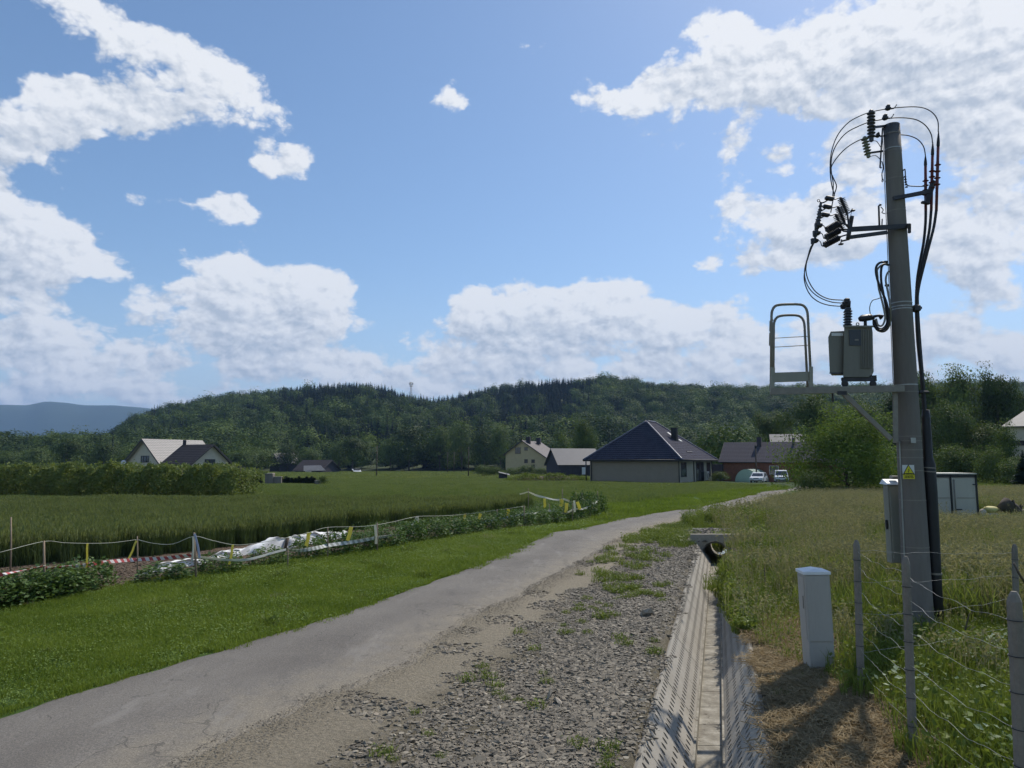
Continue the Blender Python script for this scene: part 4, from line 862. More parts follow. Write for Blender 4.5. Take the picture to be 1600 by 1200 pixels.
pC = cpost(1600, 1260, 4.4, 924, .078, 16, 'concrete fence post nearest the camera at the right edge of the photo')
pE = cpost(1588, 990, 8.6, 850, .065, 3, 'faint concrete fence post in the tall grass behind the nearest post')
def strands(name, label, a, b, zs, sag, seed):
    rng = random.Random(seed); (a0, a1), (b0, b1) = a, b; mb = MB()
    for f in zs:
        p, q = a0.lerp(a1, f), b0.lerp(b1, f * .98 + rng.uniform(-.01, .01)); pts = []; sg = sag * rng.uniform(.4, 1.6)
        for k in range(25):
            t = k / 24; v = p.lerp(q, t); v.z -= sg * 4 * t * (1 - t) + .008 * math.sin(t * 21 + f * 40 + seed) + rng.uniform(-.004, .004); v.y += rng.uniform(-.004, .004); v.x += .01 * math.sin(t * 13 + f * 9); pts.append(v)
        mb.tube(pts, .0013, 5)
    o = mb.build(name, M['galv']); return setp(o, label, 'wire fence', 'sagging wires of the fence')
strands('fence_wire', 'sagging wire strands strung between the two middle concrete posts', pA, pB, (.05, .16, .28, .40, .52, .66, .82, .93), .03, 1)
strands('fence_wire', 'sagging wire strands strung from the post before the pole to the nearest post', pB, pC, (.08, .2, .32, .46, .62, .78, .9), .04, 2)
strands('fence_wire', 'sagging wire strands running right to the faint post in the tall grass', pA, pE, (.25, .5, .72, .93), .03, 3)
pZ = (Vector((2.9, 3.0, -.02)), Vector((2.9, 3.0, 1.35)))
# thin marker stick on the right bank and a dead stem near the pole
st = MB().tube([gnd(1196, 925), gnd(1196, 925) + Vector((0, 0, .42))], .008, 6).build('marker_stick', M['wood_dark']); setp(st, 'thin dark marker stick standing in the green bank right of the ditch', 'stick')
dsb = at(1503, 1012, 8.6); ds = MB().tube([dsb, at(1507, 990, 8.6), at(1512, 968, 8.6), at(1516, 956, 8.6)], [.012, .010, .007, .003], 6); ds.tube([at(1509, 982, 8.6), at(1517, 975, 8.6)], [.006, .003], 5)
setp(ds.build('dead_branch', M['wood_dark']), 'bare dark twig sticking out of the weeds right of the conduit', 'branch')
ds = MB().tube([at(1584, 880, 8.0), at(1592, 896, 8.0), at(1604, 915, 8.0)], [.01, .012, .012], 6); setp(ds.build('dead_branch', M['wood_dark']), 'dark stick leaning against the faint post at the right edge', 'branch')

# white box body on the meadow
by = 31.5
def B(u, v, d=0): return at(u, v, by + d)
bo = thing('box_body', 'old white truck box body with double doors standing in the meadow behind the pole', 'truck box', (B(1490, 810).x, by, tz(B(1490, 810).x, by)))
x0, x1 = B(1456, 780).x, B(1527, 780).x; z0, z1 = B(1490, 812).z - .1, B(1490, 742).z; xm = B(1486, 780).x; dpt = 1.7
MB().box(((x0 + x1) / 2, by + dpt / 2 + .02, (z0 + z1) / 2), (x1 - x0, dpt, z1 - z0), bev=.03).build('shell', M['cab_plastic'], bo)
MB().box(((x0 + xm) / 2, by - .01, (z0 + z1) / 2 - .02), (xm - x0 - .08, .05, z1 - z0 - .22), bev=.01).build('door', M['cab_plastic'], bo)
MB().box(((x1 + xm) / 2, by - .01, (z0 + z1) / 2 - .02), (x1 - xm - .12, .05, z1 - z0 - .22), bev=.01).build('door', M['cab_plastic'], bo)
b = MB(); 
for (xa, za, xb, zb, w) in ((x0, z1 - .05, x1, z1 - .05, .10), (xm, z0, xm, z1, .06), (x1 - .03, z0, x1 - .03, z1, .08), (x0, z0 + .04, x1, z0 + .04, .06)): b.beam((xa, by - .045, za), (xb, by - .045, zb), .03 if za != zb else .03, w) if za == zb else b.box((xa, by - .045, (za + zb) / 2), (w, .03, zb - za))
b.build('door_seal', M['rubber'], bo)
b = MB(); b.box(((x0 + x1) / 2, by + dpt / 2, z1 + .05), (x1 - x0 + .06, dpt + .1, .05)); b.build('roof_edge', M['galv'], bo)
xl_ = B(1491, 780).x
MB().tube([(xl_, by - .07, z0 + .08), (xl_, by - .07, z1 - .2)], .022, 8).build('lock_rod', M['galv_dull'], bo)
MB().box((xl_ + .15, by - .08, z0 + .55), (.26, .03, .05), bev=.01).build('handle', M['dark_metal'], bo)
for z in (z1 - .42, z0 + .34): MB().box((x1 - .09, by - .07, z), (.22, .04, .05), bev=.01).build('hinge', M['dark_metal'], bo)
b = MB()
for xa, xb in ((x0 + .05, xm - .06), (xl_ + .1, x1 - .1)): b.box(((xa + xb) / 2, by - .045, (z0 + z1) / 2 + .02), (xb - xa, .014, .025))
b.build('seam', M['galv_dull'], bo)
# junk beside it
def lump(name, label, cat, c, d, m, seed, amp=.25, group=None, fold=0):
    rng = np.random.default_rng(seed); n, mm_ = 18, 12; vs, fs = [], []
    ph = rng.uniform(0, 6.28, 12)
    for i in range(mm_):
        for k in range(n):
            th = math.pi * i / (mm_ - 1); a = 2 * math.pi * k / n
            r = 1 + amp * (math.sin(3 * a + ph[0]) * math.sin(2 * th + ph[1]) + .6 * math.sin(5 * a + ph[2] + 3 * th) + .5 * math.sin(9 * a + ph[3]) * math.sin(5 * th)) * math.sin(th)
            vs.append((c[0] + d[0] / 2 * r * math.sin(th) * math.cos(a), c[1] + d[1] / 2 * r * math.sin(th) * math.sin(a), c[2] + d[2] / 2 * r * math.cos(th)))
    for i in range(mm_ - 1):
        for k in range(n): j = (k + 1) % n; fs.append((i * n + k, i * n + j, (i + 1) * n + j, (i + 1) * n + k))
    o = MB().add(vs, fs, True).build(name, m); return setp(o, label, cat, group)
M['sack_yellow'] = mat('sack_yellow', (.50, .44, .17), .7, .2, 4, bmp=.4); M['sack_pink'] = mat('sack_pale', (.48, .42, .36), .7, .2, 4, bmp=.4); M['sack_blue'] = mat('sack_blue', (.45, .48, .62), .6, .2, 4, bmp=.4)
lump('sack', 'yellow sack lying on rubbish beside the white box body', 'sack', B(1547, 796), (.62, .5, .30), M['sack_yellow'], 1, .12)
lump('sack', 'pale pinkish bag slumped between box body and yellow sack', 'sack', B(1536, 801), (.26, .3, .34), M['sack_pink'], 2, .15)
lump('sheet', 'pale bluish plastic sheet lying below the yellow sack', 'sheet', B(1549, 803), (.55, .4, .09), M['sack_blue'], 3, .2)
sc1 = thing('tree_stump', 'dark broken tree stump dumped right of the yellow sack', 'stump', B(1578, 806))
b = MB(); b.tube([B(1562, 796), B(1572, 789), B(1582, 796), B(1594, 808)], [.16, .34, .30, .22], 10); b.build('trunk', M['bark'], sc1)
b = MB(); b.tube([B(1579, 785, -.1), B(1583, 782, -.2), B(1587, 794, -.3)], [.05, .06, .03], 7); b.tube([B(1594, 806), B(1596, 795), B(1594.5, 788)], [.04, .04, .03], 7); b.tube([B(1584, 792), B(1590, 790), B(1596, 792), B(1600, 788)], [.05, .04, .03, .02], 6); b.build('root', M['bark'], sc1)
lump('rubble_stone', 'pale stone lying at the right edge behind the stump', 'stone', B(1599, 798), (.3, .3, .14), M['concrete_pale'], 5, .15)
# ------------------------------------------------------------------ buildings, cars, far things
def xy(u, D): return Vector(((u - 800) / (FPX * math.cos(TH)) * (D * math.cos(TH)), D, 0)) if False else Vector(((u - 800) / FPX * D, D, 0))
def zat(v, D): return at(800, v, D).z
def far(nr, g, W): return nr - Vector((*g, 0)).normalized() * W
def slab(name, faces, m, parent, th=.12, proud=0):
    """roof planes: each face starts with its eave edge a->b; UV in metres across / down the slope"""
    me = bpy.data.meshes.new(name); o3 = origin(parent); V, F, UV = [], [], []
    for f in faces:
        f = [Vector(p) for p in f]; u = (f[1] - f[0]).normalized(); nn = u.cross(f[2] - f[1]).normalized(); nn = nn if nn.z > 0 else -nn; w = nn.cross(u)
        b = len(V); n = len(f); V += [p - o3 for p in f] + [p - nn * th - o3 for p in f]
        F.append(tuple(range(b, b + n))); UV += [((p - f[0]).dot(u), abs((p - f[0]).dot(w))) for p in f]
        F.append(tuple(range(b + 2 * n - 1, b + n - 1, -1))); UV += [(0, 0)] * n
        for i in range(n): j = (i + 1) % n; F.append((b + i, b + n + i, b + n + j, b + j)); UV += [(0, 0)] * 4
    me.from_pydata([tuple(v) for v in V], [], F); uvl = me.uv_layers.new(name='UVMap')
    for k, c in enumerate(UV): uvl.data[k].uv = c
    me.materials.append(m); o = bpy.data.objects.new(name, me); COL.objects.link(o); o.parent = parent; return o
def prism(name, ring, z0, z1, m, parent):
    n = len(ring); V = [Vector((p.x, p.y, z0)) for p in ring] + [Vector((p.x, p.y, z1)) for p in ring]
    return MB().add(V, [tuple(range(n))[::-1], tuple(range(n, 2 * n))] + [(i, (i + 1) % n, n + (i + 1) % n, n + i) for i in range(n)]).build(name, m, parent)
def window(parent, a, b, z0, z1, t0, t1, frame='frame_dark', name='window', mull=1):
    """window in the vertical wall a->b, between fractions t0,t1; outward is to the right of a->b seen from above"""
    a, b = Vector(a), Vector(b); d = (b - a).normalized(); nrm = Vector((d.y, -d.x, 0)); A = a.lerp(b, t0); B_ = a.lerp(b, t1); A.z = B_.z = 0
    w = (B_ - A).length; c = (A + B_) / 2; rz = math.atan2(d.y, d.x)
    f = MB(); zc = (z0 + z1) / 2; ft = max(.06, w * .05)
    f.box(c + nrm * .03 + Vector((0, 0, z0 - .03)), (w + .1, .14, .06), rz); f.box(c + nrm * .02 + Vector((0, 0, z1)), (w, .08, ft), rz)
    for s in (-1, 1): f.box(c + nrm * .02 + d * s * (w / 2 - ft / 2) + Vector((0, 0, zc)), (ft, .08, z1 - z0), rz)
    for k in range(1, mull + 1): f.box(c + nrm * .02 + d * (w * (k / (mull + 1) - .5)) + Vector((0, 0, zc)), (ft, .08, z1 - z0), rz)
    o = f.build(name, M[frame], parent)
    MB().box(c + nrm * .012 + Vector((0, 0, zc)), (w - .02, .03, z1 - z0), rz).build('pane', M['glass'], o); return o
def gable(name, label, A, g, W, r, L_, eave, ridge, base, wallm, roofm, f=.5, ov=.5, eave2=None, cat='house'):
    """A: first corner of the gable wall; g along the gable (to the right seen from outside), r away from it along the ridge"""
    A, g, r = Vector(A), Vector((*g, 0)).normalized(), Vector((*r, 0)).normalized(); eave2 = eave if eave2 is None else eave2
    t = thing(name, label, cat, (A + g * W / 2 + r * L_ / 2) + Vector((0, 0, base)))
    B_ = A + g * W; Z = lambda p, z: Vector((p.x, p.y, z)); T = A + g * W * f
    ring = [A, B_, B_ + r * L_, A + r * L_]; V = [Z(p, base) for p in ring] + [Z(A, eave), Z(B_, eave2), Z(B_ + r * L_, eave2), Z(A + r * L_, eave), Z(T, ridge), Z(T + r * L_, ridge)]
    MB().add(V, [(0, 1, 5, 8, 4), (2, 3, 7, 9, 6), (1, 2, 6, 5), (3, 0, 4, 7)]).build('wall', wallm, t)
    s1 = (ridge - eave) / (W * f); s2 = (ridge - eave2) / (W * (1 - f)); up = .10
    def pt(p, z): return Vector((p.x, p.y, z + up))
    e1 = A - g * ov; e2 = B_ + g * ov
    ro = slab('roof', [[pt(e2 - r * ov, eave2 - s2 * ov), pt(e2 + r * (L_ + ov), eave2 - s2 * ov), pt(T + r * (L_ + ov), ridge), pt(T - r * ov, ridge)],
                       [pt(e1 + r * (L_ + ov), eave - s1 * ov), pt(e1 - r * ov, eave - s1 * ov), pt(T - r * ov, ridge), pt(T + r * (L_ + ov), ridge)]], roofm, t)
    # verge boards
    vb = MB()
    for q in (-ov - .01, L_ + ov + .01):
        MB().beam(pt(e2 + r * q, eave2 - s2 * ov - .12), pt(T + r * q, ridge - .12), .05, .24).build('verge_board', M['frame_dark'], t); MB().beam(pt(e1 + r * q, eave - s1 * ov - .12), pt(T + r * q, ridge - .12), .05, .24).build('verge_board', M['frame_dark'], t)
    gt_ = MB(); gt_.tube([pt(e2 - r * ov + g * .07, eave2 - s2 * ov - .12), pt(e2 + r * (L_ + ov) + g * .07, eave2 - s2 * ov - .12)], .08, 8); gt_.build('gutter', M['frame_dark'], t)
    return t, A, B_, T, g, r

# white house on the left, two gables
tW, A, B_, T, g, r = gable('house', 'white house with tiled roof in a sunlit tone and cross wing in a shaded tone behind the tall left hedge', xy(203, 124) + Vector((0, 0, 0)), (.866, -.5), 9.6, (.5, .866), 10.5, zat(722, 122), zat(686, 120), -.9, M['wall_white'], M['roof_brown_sunlit'], ov=.7)
window(tW, A, B_, zat(722, 120), zat(712.5, 120), .40, .64, mull=2)
gW = Vector((.5, .866, 0)); rW = Vector((-.866, .5, 0)); ap = xy(332, 116); A2 = ap - gW * 3.5
W2 = 7.0; B2 = A2 + gW * W2; T2 = ap; e_, rd = zat(722, 116), zat(695, 116); bs = -.9; L2 = 7.5
MB().add([Vector((p.x, p.y, z)) for p, z in ((A2, bs), (B2, bs), (B2 + rW * L2, bs), (A2 + rW * L2, bs), (A2, e_), (B2, e_), (B2 + rW * L2, e_), (A2 + rW * L2, e_), (T2, rd), (T2 + rW * L2, rd))], [(0, 1, 5, 8, 4), (2, 3, 7, 9, 6), (1, 2, 6, 5), (3, 0, 4, 7)]).build('wall', M['wall_white'], tW)
ov = .6; sl = (rd - e_) / 3.5
def q3(p, z): return Vector((p.x, p.y, z + .1))
slab('roof', [[q3(A2 - gW * ov + rW * L2, e_ - sl * ov), q3(A2 - gW * ov - rW * ov, e_ - sl * ov), q3(T2 - rW * ov, rd), q3(T2 + rW * L2, rd)], [q3(B2 + gW * ov - rW * ov, e_ - sl * ov), q3(B2 + gW * ov + rW * L2, e_ - sl * ov), q3(T2 + rW * L2, rd), q3(T2 - rW * ov, rd)]], M['roof_brown_sunlit2'], tW)
vb = MB()
for e in (A2 - gW * ov, B2 + gW * ov): vb.beam(q3(e - rW * (ov + .02), e_ - sl * ov - .12), q3(T2 - rW * (ov + .02), rd - .12), .05, .26)
vb.build('verge_board', M['frame_dark'], tW); window(tW, A2, B2, zat(727, 116), zat(718, 116), .34, .62)
ch = xy(290, 119.5); MB().box((ch.x, ch.y, zat(694, 119)), (.5, .5, 1.4), .5).build('chimney', M['wall_dark'], tW)
MB().tube([(ch.x, ch.y, zat(692, 119)), (ch.x, ch.y, zat(690, 119))], .09, 8).build('vent_pipe', M['galv_dull'], tW)
ds_ = xy(197, 121); MB().lathe(Vector((ds_.x, ds_.y, zat(723, 121))), Vector((ds_.x + .2, ds_.y - .2, zat(723, 121) + .05)), [(0, .45), (1, .3)], 16).build('dish', M['white_label'], tW)

# yellow house
tY, A, B_, T, g, r = gable('house', 'cream yellow house with brown roof and two chimneys behind the shrub row', xy(790, 192), (.94, -.342), 12.0, (.342, .94), 15.5, zat(709, 192), zat(688.5, 190), -1.6, M['wall_yellow'], M['roof_rust'], f=.40, ov=.6, eave2=zat(716.5, 188))
for (t0, t1, v0, v1) in ((.23, .36, 708.5, 699), (.45, .53, 703.7, 698.6), (.45, .53, 723, 717.7), (.615, .695, 723, 718), (.615, .695, 731, 726)): window(tY, A, B_, zat(v0, 190), zat(v1, 190), t0, t1)
window(tY, B_, B_ + r * 15.5, zat(729, 188), zat(725.5, 188), .12, .28)
for u in (825.5, 841.5): p = xy(u, 192 if u < 830 else 199); MB().box((p.x, p.y, zat(687, 192) - .2), (1.1, .8, 1.9), -.35).build('chimney', M['wall_dark'], tY)

# grey shed with pale sheet roof
tS, A, B_, T, g, r = gable('shed', 'dark shed with a pale grey sheet roof between the yellow house and the bungalow', xy(873, 149), (-.25, .97), 9, (.97, .25), 9.5, zat(725, 150), zat(701.5, 155), -1.3, M['wall_dark'], M['roof_sheet'], ov=.4, cat='shed')
MB().box(xy(912, 149.9) + Vector((0, 0, .2)), (1.0, .12, 1.5), .25).build('door', M['frame_white'], tS)

# bungalow
fi = R(35); gx, gr = Vector((math.cos(fi), -math.sin(fi), 0)), Vector((math.sin(fi), math.cos(fi), 0))
A = xy(921, 105); Lb, Db = 13.9, 12.9; bz = -.85; ez = zat(717.5, 97)
tB = thing('bungalow', 'square grey bungalow with a dark blue pyramid tiled roof beyond the field', 'house', A + gx * Lb / 2 + gr * Db / 2 + Vector((0, 0, bz)))
C1, C2, C3 = A + gx * Lb, A + gx * Lb + gr * Db, A + gr * Db
V = [Vector((p.x, p.y, z)) for z in (bz, ez) for p in (A, C1, C2, C3)]
MB().add([V[0], V[1], V[5], V[4], V[3], V[7]], [(0, 1, 2, 3), (4, 0, 3, 5)]).build('wall', M['wall_grey_shaded'], tB)  # front and left walls: shade put into a darker wall colour
MB().add([V[1], V[2], V[6], V[5], V[3], V[7]], [(0, 1, 2, 3), (1, 4, 5, 2)]).build('wall', M['wall_pale'], tB)  # right and back walls: paler copy stands in for the lit side
oe = .75; a0 = A - gx * oe - gr * oe; a1 = C1 + gx * oe - gr * oe; a2 = C2 + gx * oe + gr * oe; a3 = C3 - gx * oe + gr * oe
cen = A + gx * Lb / 2 + gr * Db / 2; r0 = cen - gr * 1.6; r1 = cen + gr * 1.6; rz_ = zat(658.5, 105); ezz = ez - .12
Zp = lambda p, z: Vector((p.x, p.y, z))
ro = slab('roof', [[Zp(a0, ezz), Zp(a1, ezz), Zp(r0, rz_)], [Zp(a1, ezz), Zp(a2, ezz), Zp(r1, rz_), Zp(r0, rz_)], [Zp(a2, ezz), Zp(a3, ezz), Zp(r1, rz_)], [Zp(a3, ezz), Zp(a0, ezz), Zp(r0, rz_), Zp(r1, rz_)]], M['roof_blue'], tB, .1)
hp = MB()
for p, q in ((a0, r0), (a1, r0), (a2, r1), (a3, r1)):
    P0, P1 = Zp(p, ezz + .05), Zp(q, rz_ + .05); n = 26; hp.tube([P0.lerp(P1, k / n) for k in range(n + 1)], [.13 if k % 2 else .11 for k in range(n + 1)], 8)
hp.tube([Zp(r0, rz_ + .06), Zp(r1, rz_ + .06)], .13, 8); M['ridge'] = mat('ridge_tile', (.11, .11, .15), .35, .15, 5, bmp=0); hp.build('ridge_tiles', M['ridge'], tB)
sf = MB(); sf.add([Zp(a0, ezz - .13), Zp(a1, ezz - .13), Zp(a2, ezz - .13), Zp(a3, ezz - .13)], [(0, 1, 2, 3)])
for p, q in ((a0, a1), (a1, a2), (a2, a3), (a3, a0)): sf.beam(Zp(p, ezz - .08), Zp(q, ezz - .08), .05, .2)
sf.build('soffit', M['frame_dark'], tB)
gt_ = MB()
for p, q in ((a0, a1), (a1, a2), (a2, a3), (a3, a0)): gt_.tube([Zp(p, ezz), Zp(q, ezz)], .09, 8)
gt_.build('gutter', M['black_ink'], tB)
for p, off in ((A, -gr * .08 + gx * .3), (C1, -gr * .10 - gx * .05), (C2, gx * .09 - gr * .2), (C1 + gr * 5.2, gx * .09)): MB().tube([Zp(p + off, bz), Zp(p + off, ez - .35), Zp(p + off - gr * .35 + gx * .1, ez - .1)], .06, 8).build('downpipe', M['black_ink'], tB)
window(tB, C1, C2, bz + 1.0, bz + 2.9, .03, .19, mull=0); window(tB, C1, C2, bz + .1, bz + 2.9, .48, .72, mull=1, name='door'); window(tB, C1, C2, bz + .9, bz + 2.9, .82, .94, mull=0)
pch = cen + gx * 3.6 + gr * .3; cb = Zp(pch, rz_ - 2.2); 
b = MB(); b.box(cb, (.75, .75, 2.3), -fi); b.box(cb + Vector((0, 0, 1.18)), (.9, .9, .1), -fi); b.build('chimney', M['black_ink'], tB)
def onroof(a, b_, w, h, nm, m):   # a along gr, b_ up the slope fraction, on the right hand slope
    p = Zp(a2.lerp(a1, a), ezz).lerp(Zp(r1.lerp(r0, a), rz_), b_); q = Zp(a2.lerp(a1, a - .06), ezz).lerp(Zp(r1.lerp(r0, a - .06), rz_), b_); s_ = Zp(a2.lerp(a1, a), ezz).lerp(Zp(r1.lerp(r0, a), rz_), b_ + .05)
    d1, d2 = (q - p).normalized(), (s_ - p).normalized(); n_ = d1.cross(d2).normalized(); n_ = n_ if n_.z > 0 else -n_
    mb = MB(); P_ = [p + d1 * w / 2 * i + d2 * h / 2 * j + n_ * k for k in (.02, .10) for i, j in ((-1, -1), (1, -1), (1, 1), (-1, 1))]
    mb.add(P_, [(3, 2, 1, 0), (4, 5, 6, 7), (0, 1, 5, 4), (1, 2, 6, 5), (2, 3, 7, 6), (3, 0, 4, 7)]); return mb.build(nm, m, tB)
onroof(.35, .66, .7, 1.0, 'skylight', M['white_label']); onroof(.30, .50, .6, .5, 'skylight', M['white_label']); onroof(.55, .2, 2.2, .12, 'snow_guard', M['black_ink'])
MB().tube([Zp(a0 + gx * .5, bz), Zp(a0 + gx * .5, ezz)], .09, 8).build('porch_post', M['frame_dark'], tB)
ac = C1.lerp(C2, .72) + gx * .45; tA = thing('air_conditioner', 'white heat pump unit standing by the right wall of the blue roofed bungalow', 'heat pump', Zp(ac, bz))
rzA = math.atan2(gr.y, gr.x)
MB().box(Zp(ac, bz + .95), (1.1, .45, 1.3), rzA, bev=.03).build('casing', M['cab_plastic'], tA); MB().ring(Zp(ac + gx * .24, bz + .95), .38, .03, gx).build('fan_ring', M['black_ink'], tA)
b = MB(); b.box(Zp(ac + gr * .35, bz + .15), (.08, .4, .3), rzA); b.box(Zp(ac - gr * .35, bz + .15), (.08, .4, .3), rzA); b.build('foot', M['galv_dull'], tA)

# brick barn
A = far(xy(1127, 112), (-.47, -.88), 8.6)
tN, A, B_, T, g, r = gable('barn', 'long red brick barn with dark slate roof behind the parked cars', A, (-.47, -.88), 8.6, (.88, -.47), 17, zat(719, 112), zat(692.5, 117), -1.0, M['wall_brick'], M['roof_slate'], ov=.5, cat='barn')
# the gable helper's long walls: B_ side faces the camera
fw = [B_ + r * .2, B_ + r * 17]
window(tN, B_, B_ + r * 17, zat(741, 108), zat(728, 108), .41, .49, 'frame_white', 'door', 0); window(tN, B_, B_ + r * 17, zat(731, 108), zat(727.5, 108), .66, .76, 'frame_white', mull=1)
for a, w in ((.30, .9), (.60, .45), (.84, .8)):
    p = T + r * 17 * a - g * .8 * -1; MB().box(Zp(p, zat(693, 117) + .15), (w * .75, w * .75, 1.5 if w > .5 else 1.1), math.atan2(r.y, r.x)).build('chimney', M['wall_dark'], tN)
MB().box(Zp(B_ - r * 1.2 - g * 1.0, .4), (2.6, 3.0, 2.7), math.atan2(r.y, r.x)).build('annex_wall', M['wall_dark'], tN)
# far grey roofed building behind the barn
gable('outbuilding', 'building behind the brick barn of which the pale grey roof shows above the slates', far(xy(1206, 138), (-.3, -.95), 7), (-.3, -.95), 7, (.95, -.3), 10, zat(697, 140), zat(679.5, 142), -1.3, M['wall_pale'], M['roof_grey'], ov=.4, cat='outbuilding')
# right edge house
A = xy(1573.5, 80); g = Vector((.60, .80, 0)).normalized(); r = Vector((.80, -.60, 0)).normalized(); tR = thing('house', 'white two storey house with grey hipped roof and dark band at the right edge', 'house', A + r * 5 + g * 4.5 + Vector((0, 0, -1)))
prism('wall', [A, A + r * 10, A + r * 10 + g * 9, A + g * 9], -1.3, zat(666.5, 80), M['wall_white'], tR); ze, zr = zat(666.5, 80), zat(631, 82)
o0, o1, o2_, o3_ = A - r * .6 - g * .6, A + r * 10.6 - g * .6, A + r * 10.6 + g * 9.6, A - r * .6 + g * 9.6; k0, k1 = A + r * 2.6 + g * 4.5, A + r * 7.4 + g * 4.5
slab('roof', [[Zp(o0, ze), Zp(o1, ze), Zp(k1, zr), Zp(k0, zr)], [Zp(o1, ze), Zp(o2_, ze), Zp(k1, zr)], [Zp(o2_, ze), Zp(o3_, ze), Zp(k0, zr), Zp(k1, zr)], [Zp(o3_, ze), Zp(o0, ze), Zp(k0, zr)]], M['roof_grey'], tR, .15)
MB().box(Zp(A + r * 5, zat(692.5, 80)), (10.1, .14, .55), math.atan2(r.y, r.x)).build('band', M['wall_dark'], tR)
fA, fB = A + r * 0, A + r * 10
window(tR, A, A + r * 10, zat(686, 80), zat(671.5, 80), .16, .42, mull=1); window(tR, A, A + r * 10, zat(722, 80), zat(706, 80), .18, .42, mull=1)
MB().tube([Zp(A - r * .08 + g * .0, -1), Zp(A - r * .08, zat(668, 80))], .06, 8).build('downpipe', M['frame_dark'], tR)

# small farmstead far in the middle
tF, A, B_, T, g, r = gable('farmhouse', 'low far farmhouse with dark hipped roof left of the small white shed', far(xy(463, 255), (-.35, -.94), 11), (-.35, -.94), 11, (.94, -.35), 11.5, zat(734, 255), zat(719, 260), -2.4, M['wall_dark'], M['roof_brown_sunlit2'], ov=.6)
p = B_ + r * 7; slab('lean_to_roof', [[Zp(p + r * -2 - Vector((0, 3.4, 0)), zat(736, 248)), Zp(p + r * 6 - Vector((-1, 3.0, 0)), zat(735, 248)), Zp(p + r * 4, zat(727, 252)), Zp(p + r * -3.2, zat(727.5, 252))]], M['roof_grey'], tF, .1)
MB().box(xy(484, 249) + Vector((0, 0, zat(738.5, 249))), (2.2, .3, 1.0), 0).build('white_panel', M['wall_white'], tF)
gable('farm_building', 'far building with a slanting grey roof half hidden by trees, left of the low farmhouse', xy(424, 270), (.75, -.66), 6.5, (.66, .75), 8, zat(722, 270), zat(708, 272), -2.6, M['wall_dark'], M['roof_grey'], ov=.5, cat='farm building')
ws = thing('garden_shed', 'tiny far shed with a bright white roof standing alone in the field', 'shed', xy(560, 262) + Vector((0, 0, -1.7)))
slab('roof', [[xy(554.5, 260) + Vector((0, 0, zat(736.6, 260))), xy(566.5, 260) + Vector((0, 0, zat(736.8, 260))), xy(564, 262.5) + Vector((0, 0, zat(732.8, 262))), xy(551.5, 262.5) + Vector((0, 0, zat(732.8, 262)))]], M['cab_top'], ws, .08)
MB().box(xy(560, 262) + Vector((0, 0, -1.4)), (2.3, 1.8, 1.3)).build('wall', M['wall_dark'], ws)
# wayside shrine and pale box by the conifer row
sh = thing('wayside_shrine', 'small stone wayside shrine with pale top and low wing wall among the little conifers', 'shrine', xy(425, 92) + Vector((0, 0, -.75)))
b = MB(); b.box(xy(425, 92) + Vector((0, 0, -.1)), (1.0, .9, 1.4), bev=.03); b.box(xy(436, 92) + Vector((0, 0, -.25)), (1.2, .4, .9)); b.build('masonry', M['concrete_pole'], sh)
b = MB(); b.box(xy(424, 92) + Vector((0, 0, .66)), (1.15, 1.05, .12), bev=.02); b.box(xy(437, 92) + Vector((0, 0, .24)), (1.1, .5, .07)); b.build('coping', M['concrete_pale'], sh)
b_ = thing('planter_box', 'small pale box beside the round clipped shrub in the field', 'box', xy(499, 90) + Vector((0, 0, -.7)))
MB().box(xy(499, 90) + Vector((0, 0, -.45)), (.62, .5, .5), bev=.03).build('body', M['concrete_pole'], b_); MB().box(xy(499, 90) + Vector((0, 0, -.17)), (.66, .54, .06)).build('lid', M['concrete_pale'], b_)
# small dark shelter with pale slanted roof near the yellow house
ls = thing('lean_to', 'low dark lean-to with a pale slanting roof left of the weedy mound', 'shelter', xy(786, 125) + Vector((0, 0, -1)))
MB().box(xy(786, 125.5) + Vector((0, 0, -.45)), (1.5, 1.2, 1.0)).build('wall', M['wall_dark'], ls)
slab('roof', [[xy(780, 124.4) + Vector((0, 0, zat(738.3, 124))), xy(797, 124.4) + Vector((0, 0, zat(742.5, 124))), xy(796, 126.6) + Vector((0, 0, zat(740.6, 126))), xy(779, 126.6) + Vector((0, 0, zat(736.8, 126)))]], M['roof_grey'], ls, .06)

# poles far away
def upole(u, v0, v1, D, label, m='wood_dark', r=.13, arm=True):
    p = xy(u, D); z0 = tz(p.x, D) - .3; z1 = zat(v1, D); o = thing('utility_pole', label, 'utility pole', (p.x, D, z0))
    MB().tube([(p.x, D, z0), (p.x, D, z1)], [r, r * .7], 10).build('shaft', M[m], o)
    if arm:
        b = MB(); b.box((p.x, D, z1 - .4), (1.1, .09, .09)); b.build('crossarm', M['dark_metal'], o)
        for s in (-.48, 0, .48): MB().lathe((p.x + s, D, z1 - .36), (p.x + s, D, z1 - .14), [(0, .03), (.4, .05), (.6, .04), (1, .03)], 8).build('insulator', M['insul_grey'], o)
    return Vector((p.x, D, z1 - .2))
p1 = upole(590, 747, 697, 150, 'slender far pole in the field right of the tiny white roofed shed')
p2 = upole(732.5, 747, 698, 150, 'dark far pole standing in the field left of the yellow house')
p3 = upole(700, 738, 706, 240, 'faint far pole before the dark wood, leftmost of the pair', r=.16); p4 = upole(710, 738, 706, 240, 'faint far pole before the dark wood, rightmost of the pair', r=.16)
p5 = upole(1179, 748, 697, 105, 'dark slim pole rising before the brick barn behind the silver car', r=.12, arm=False)
p6 = upole(1, 760, 705, 60, 'thin dark pole at the very left edge in front of the tall hedge', r=.07, arm=False)
MB_ = MB(); MB_.box(p5 + Vector((0, -.05, .1)), (.3, .3, .5), bev=.05); o = MB_.build('lamp_head', M['rubber'], None)
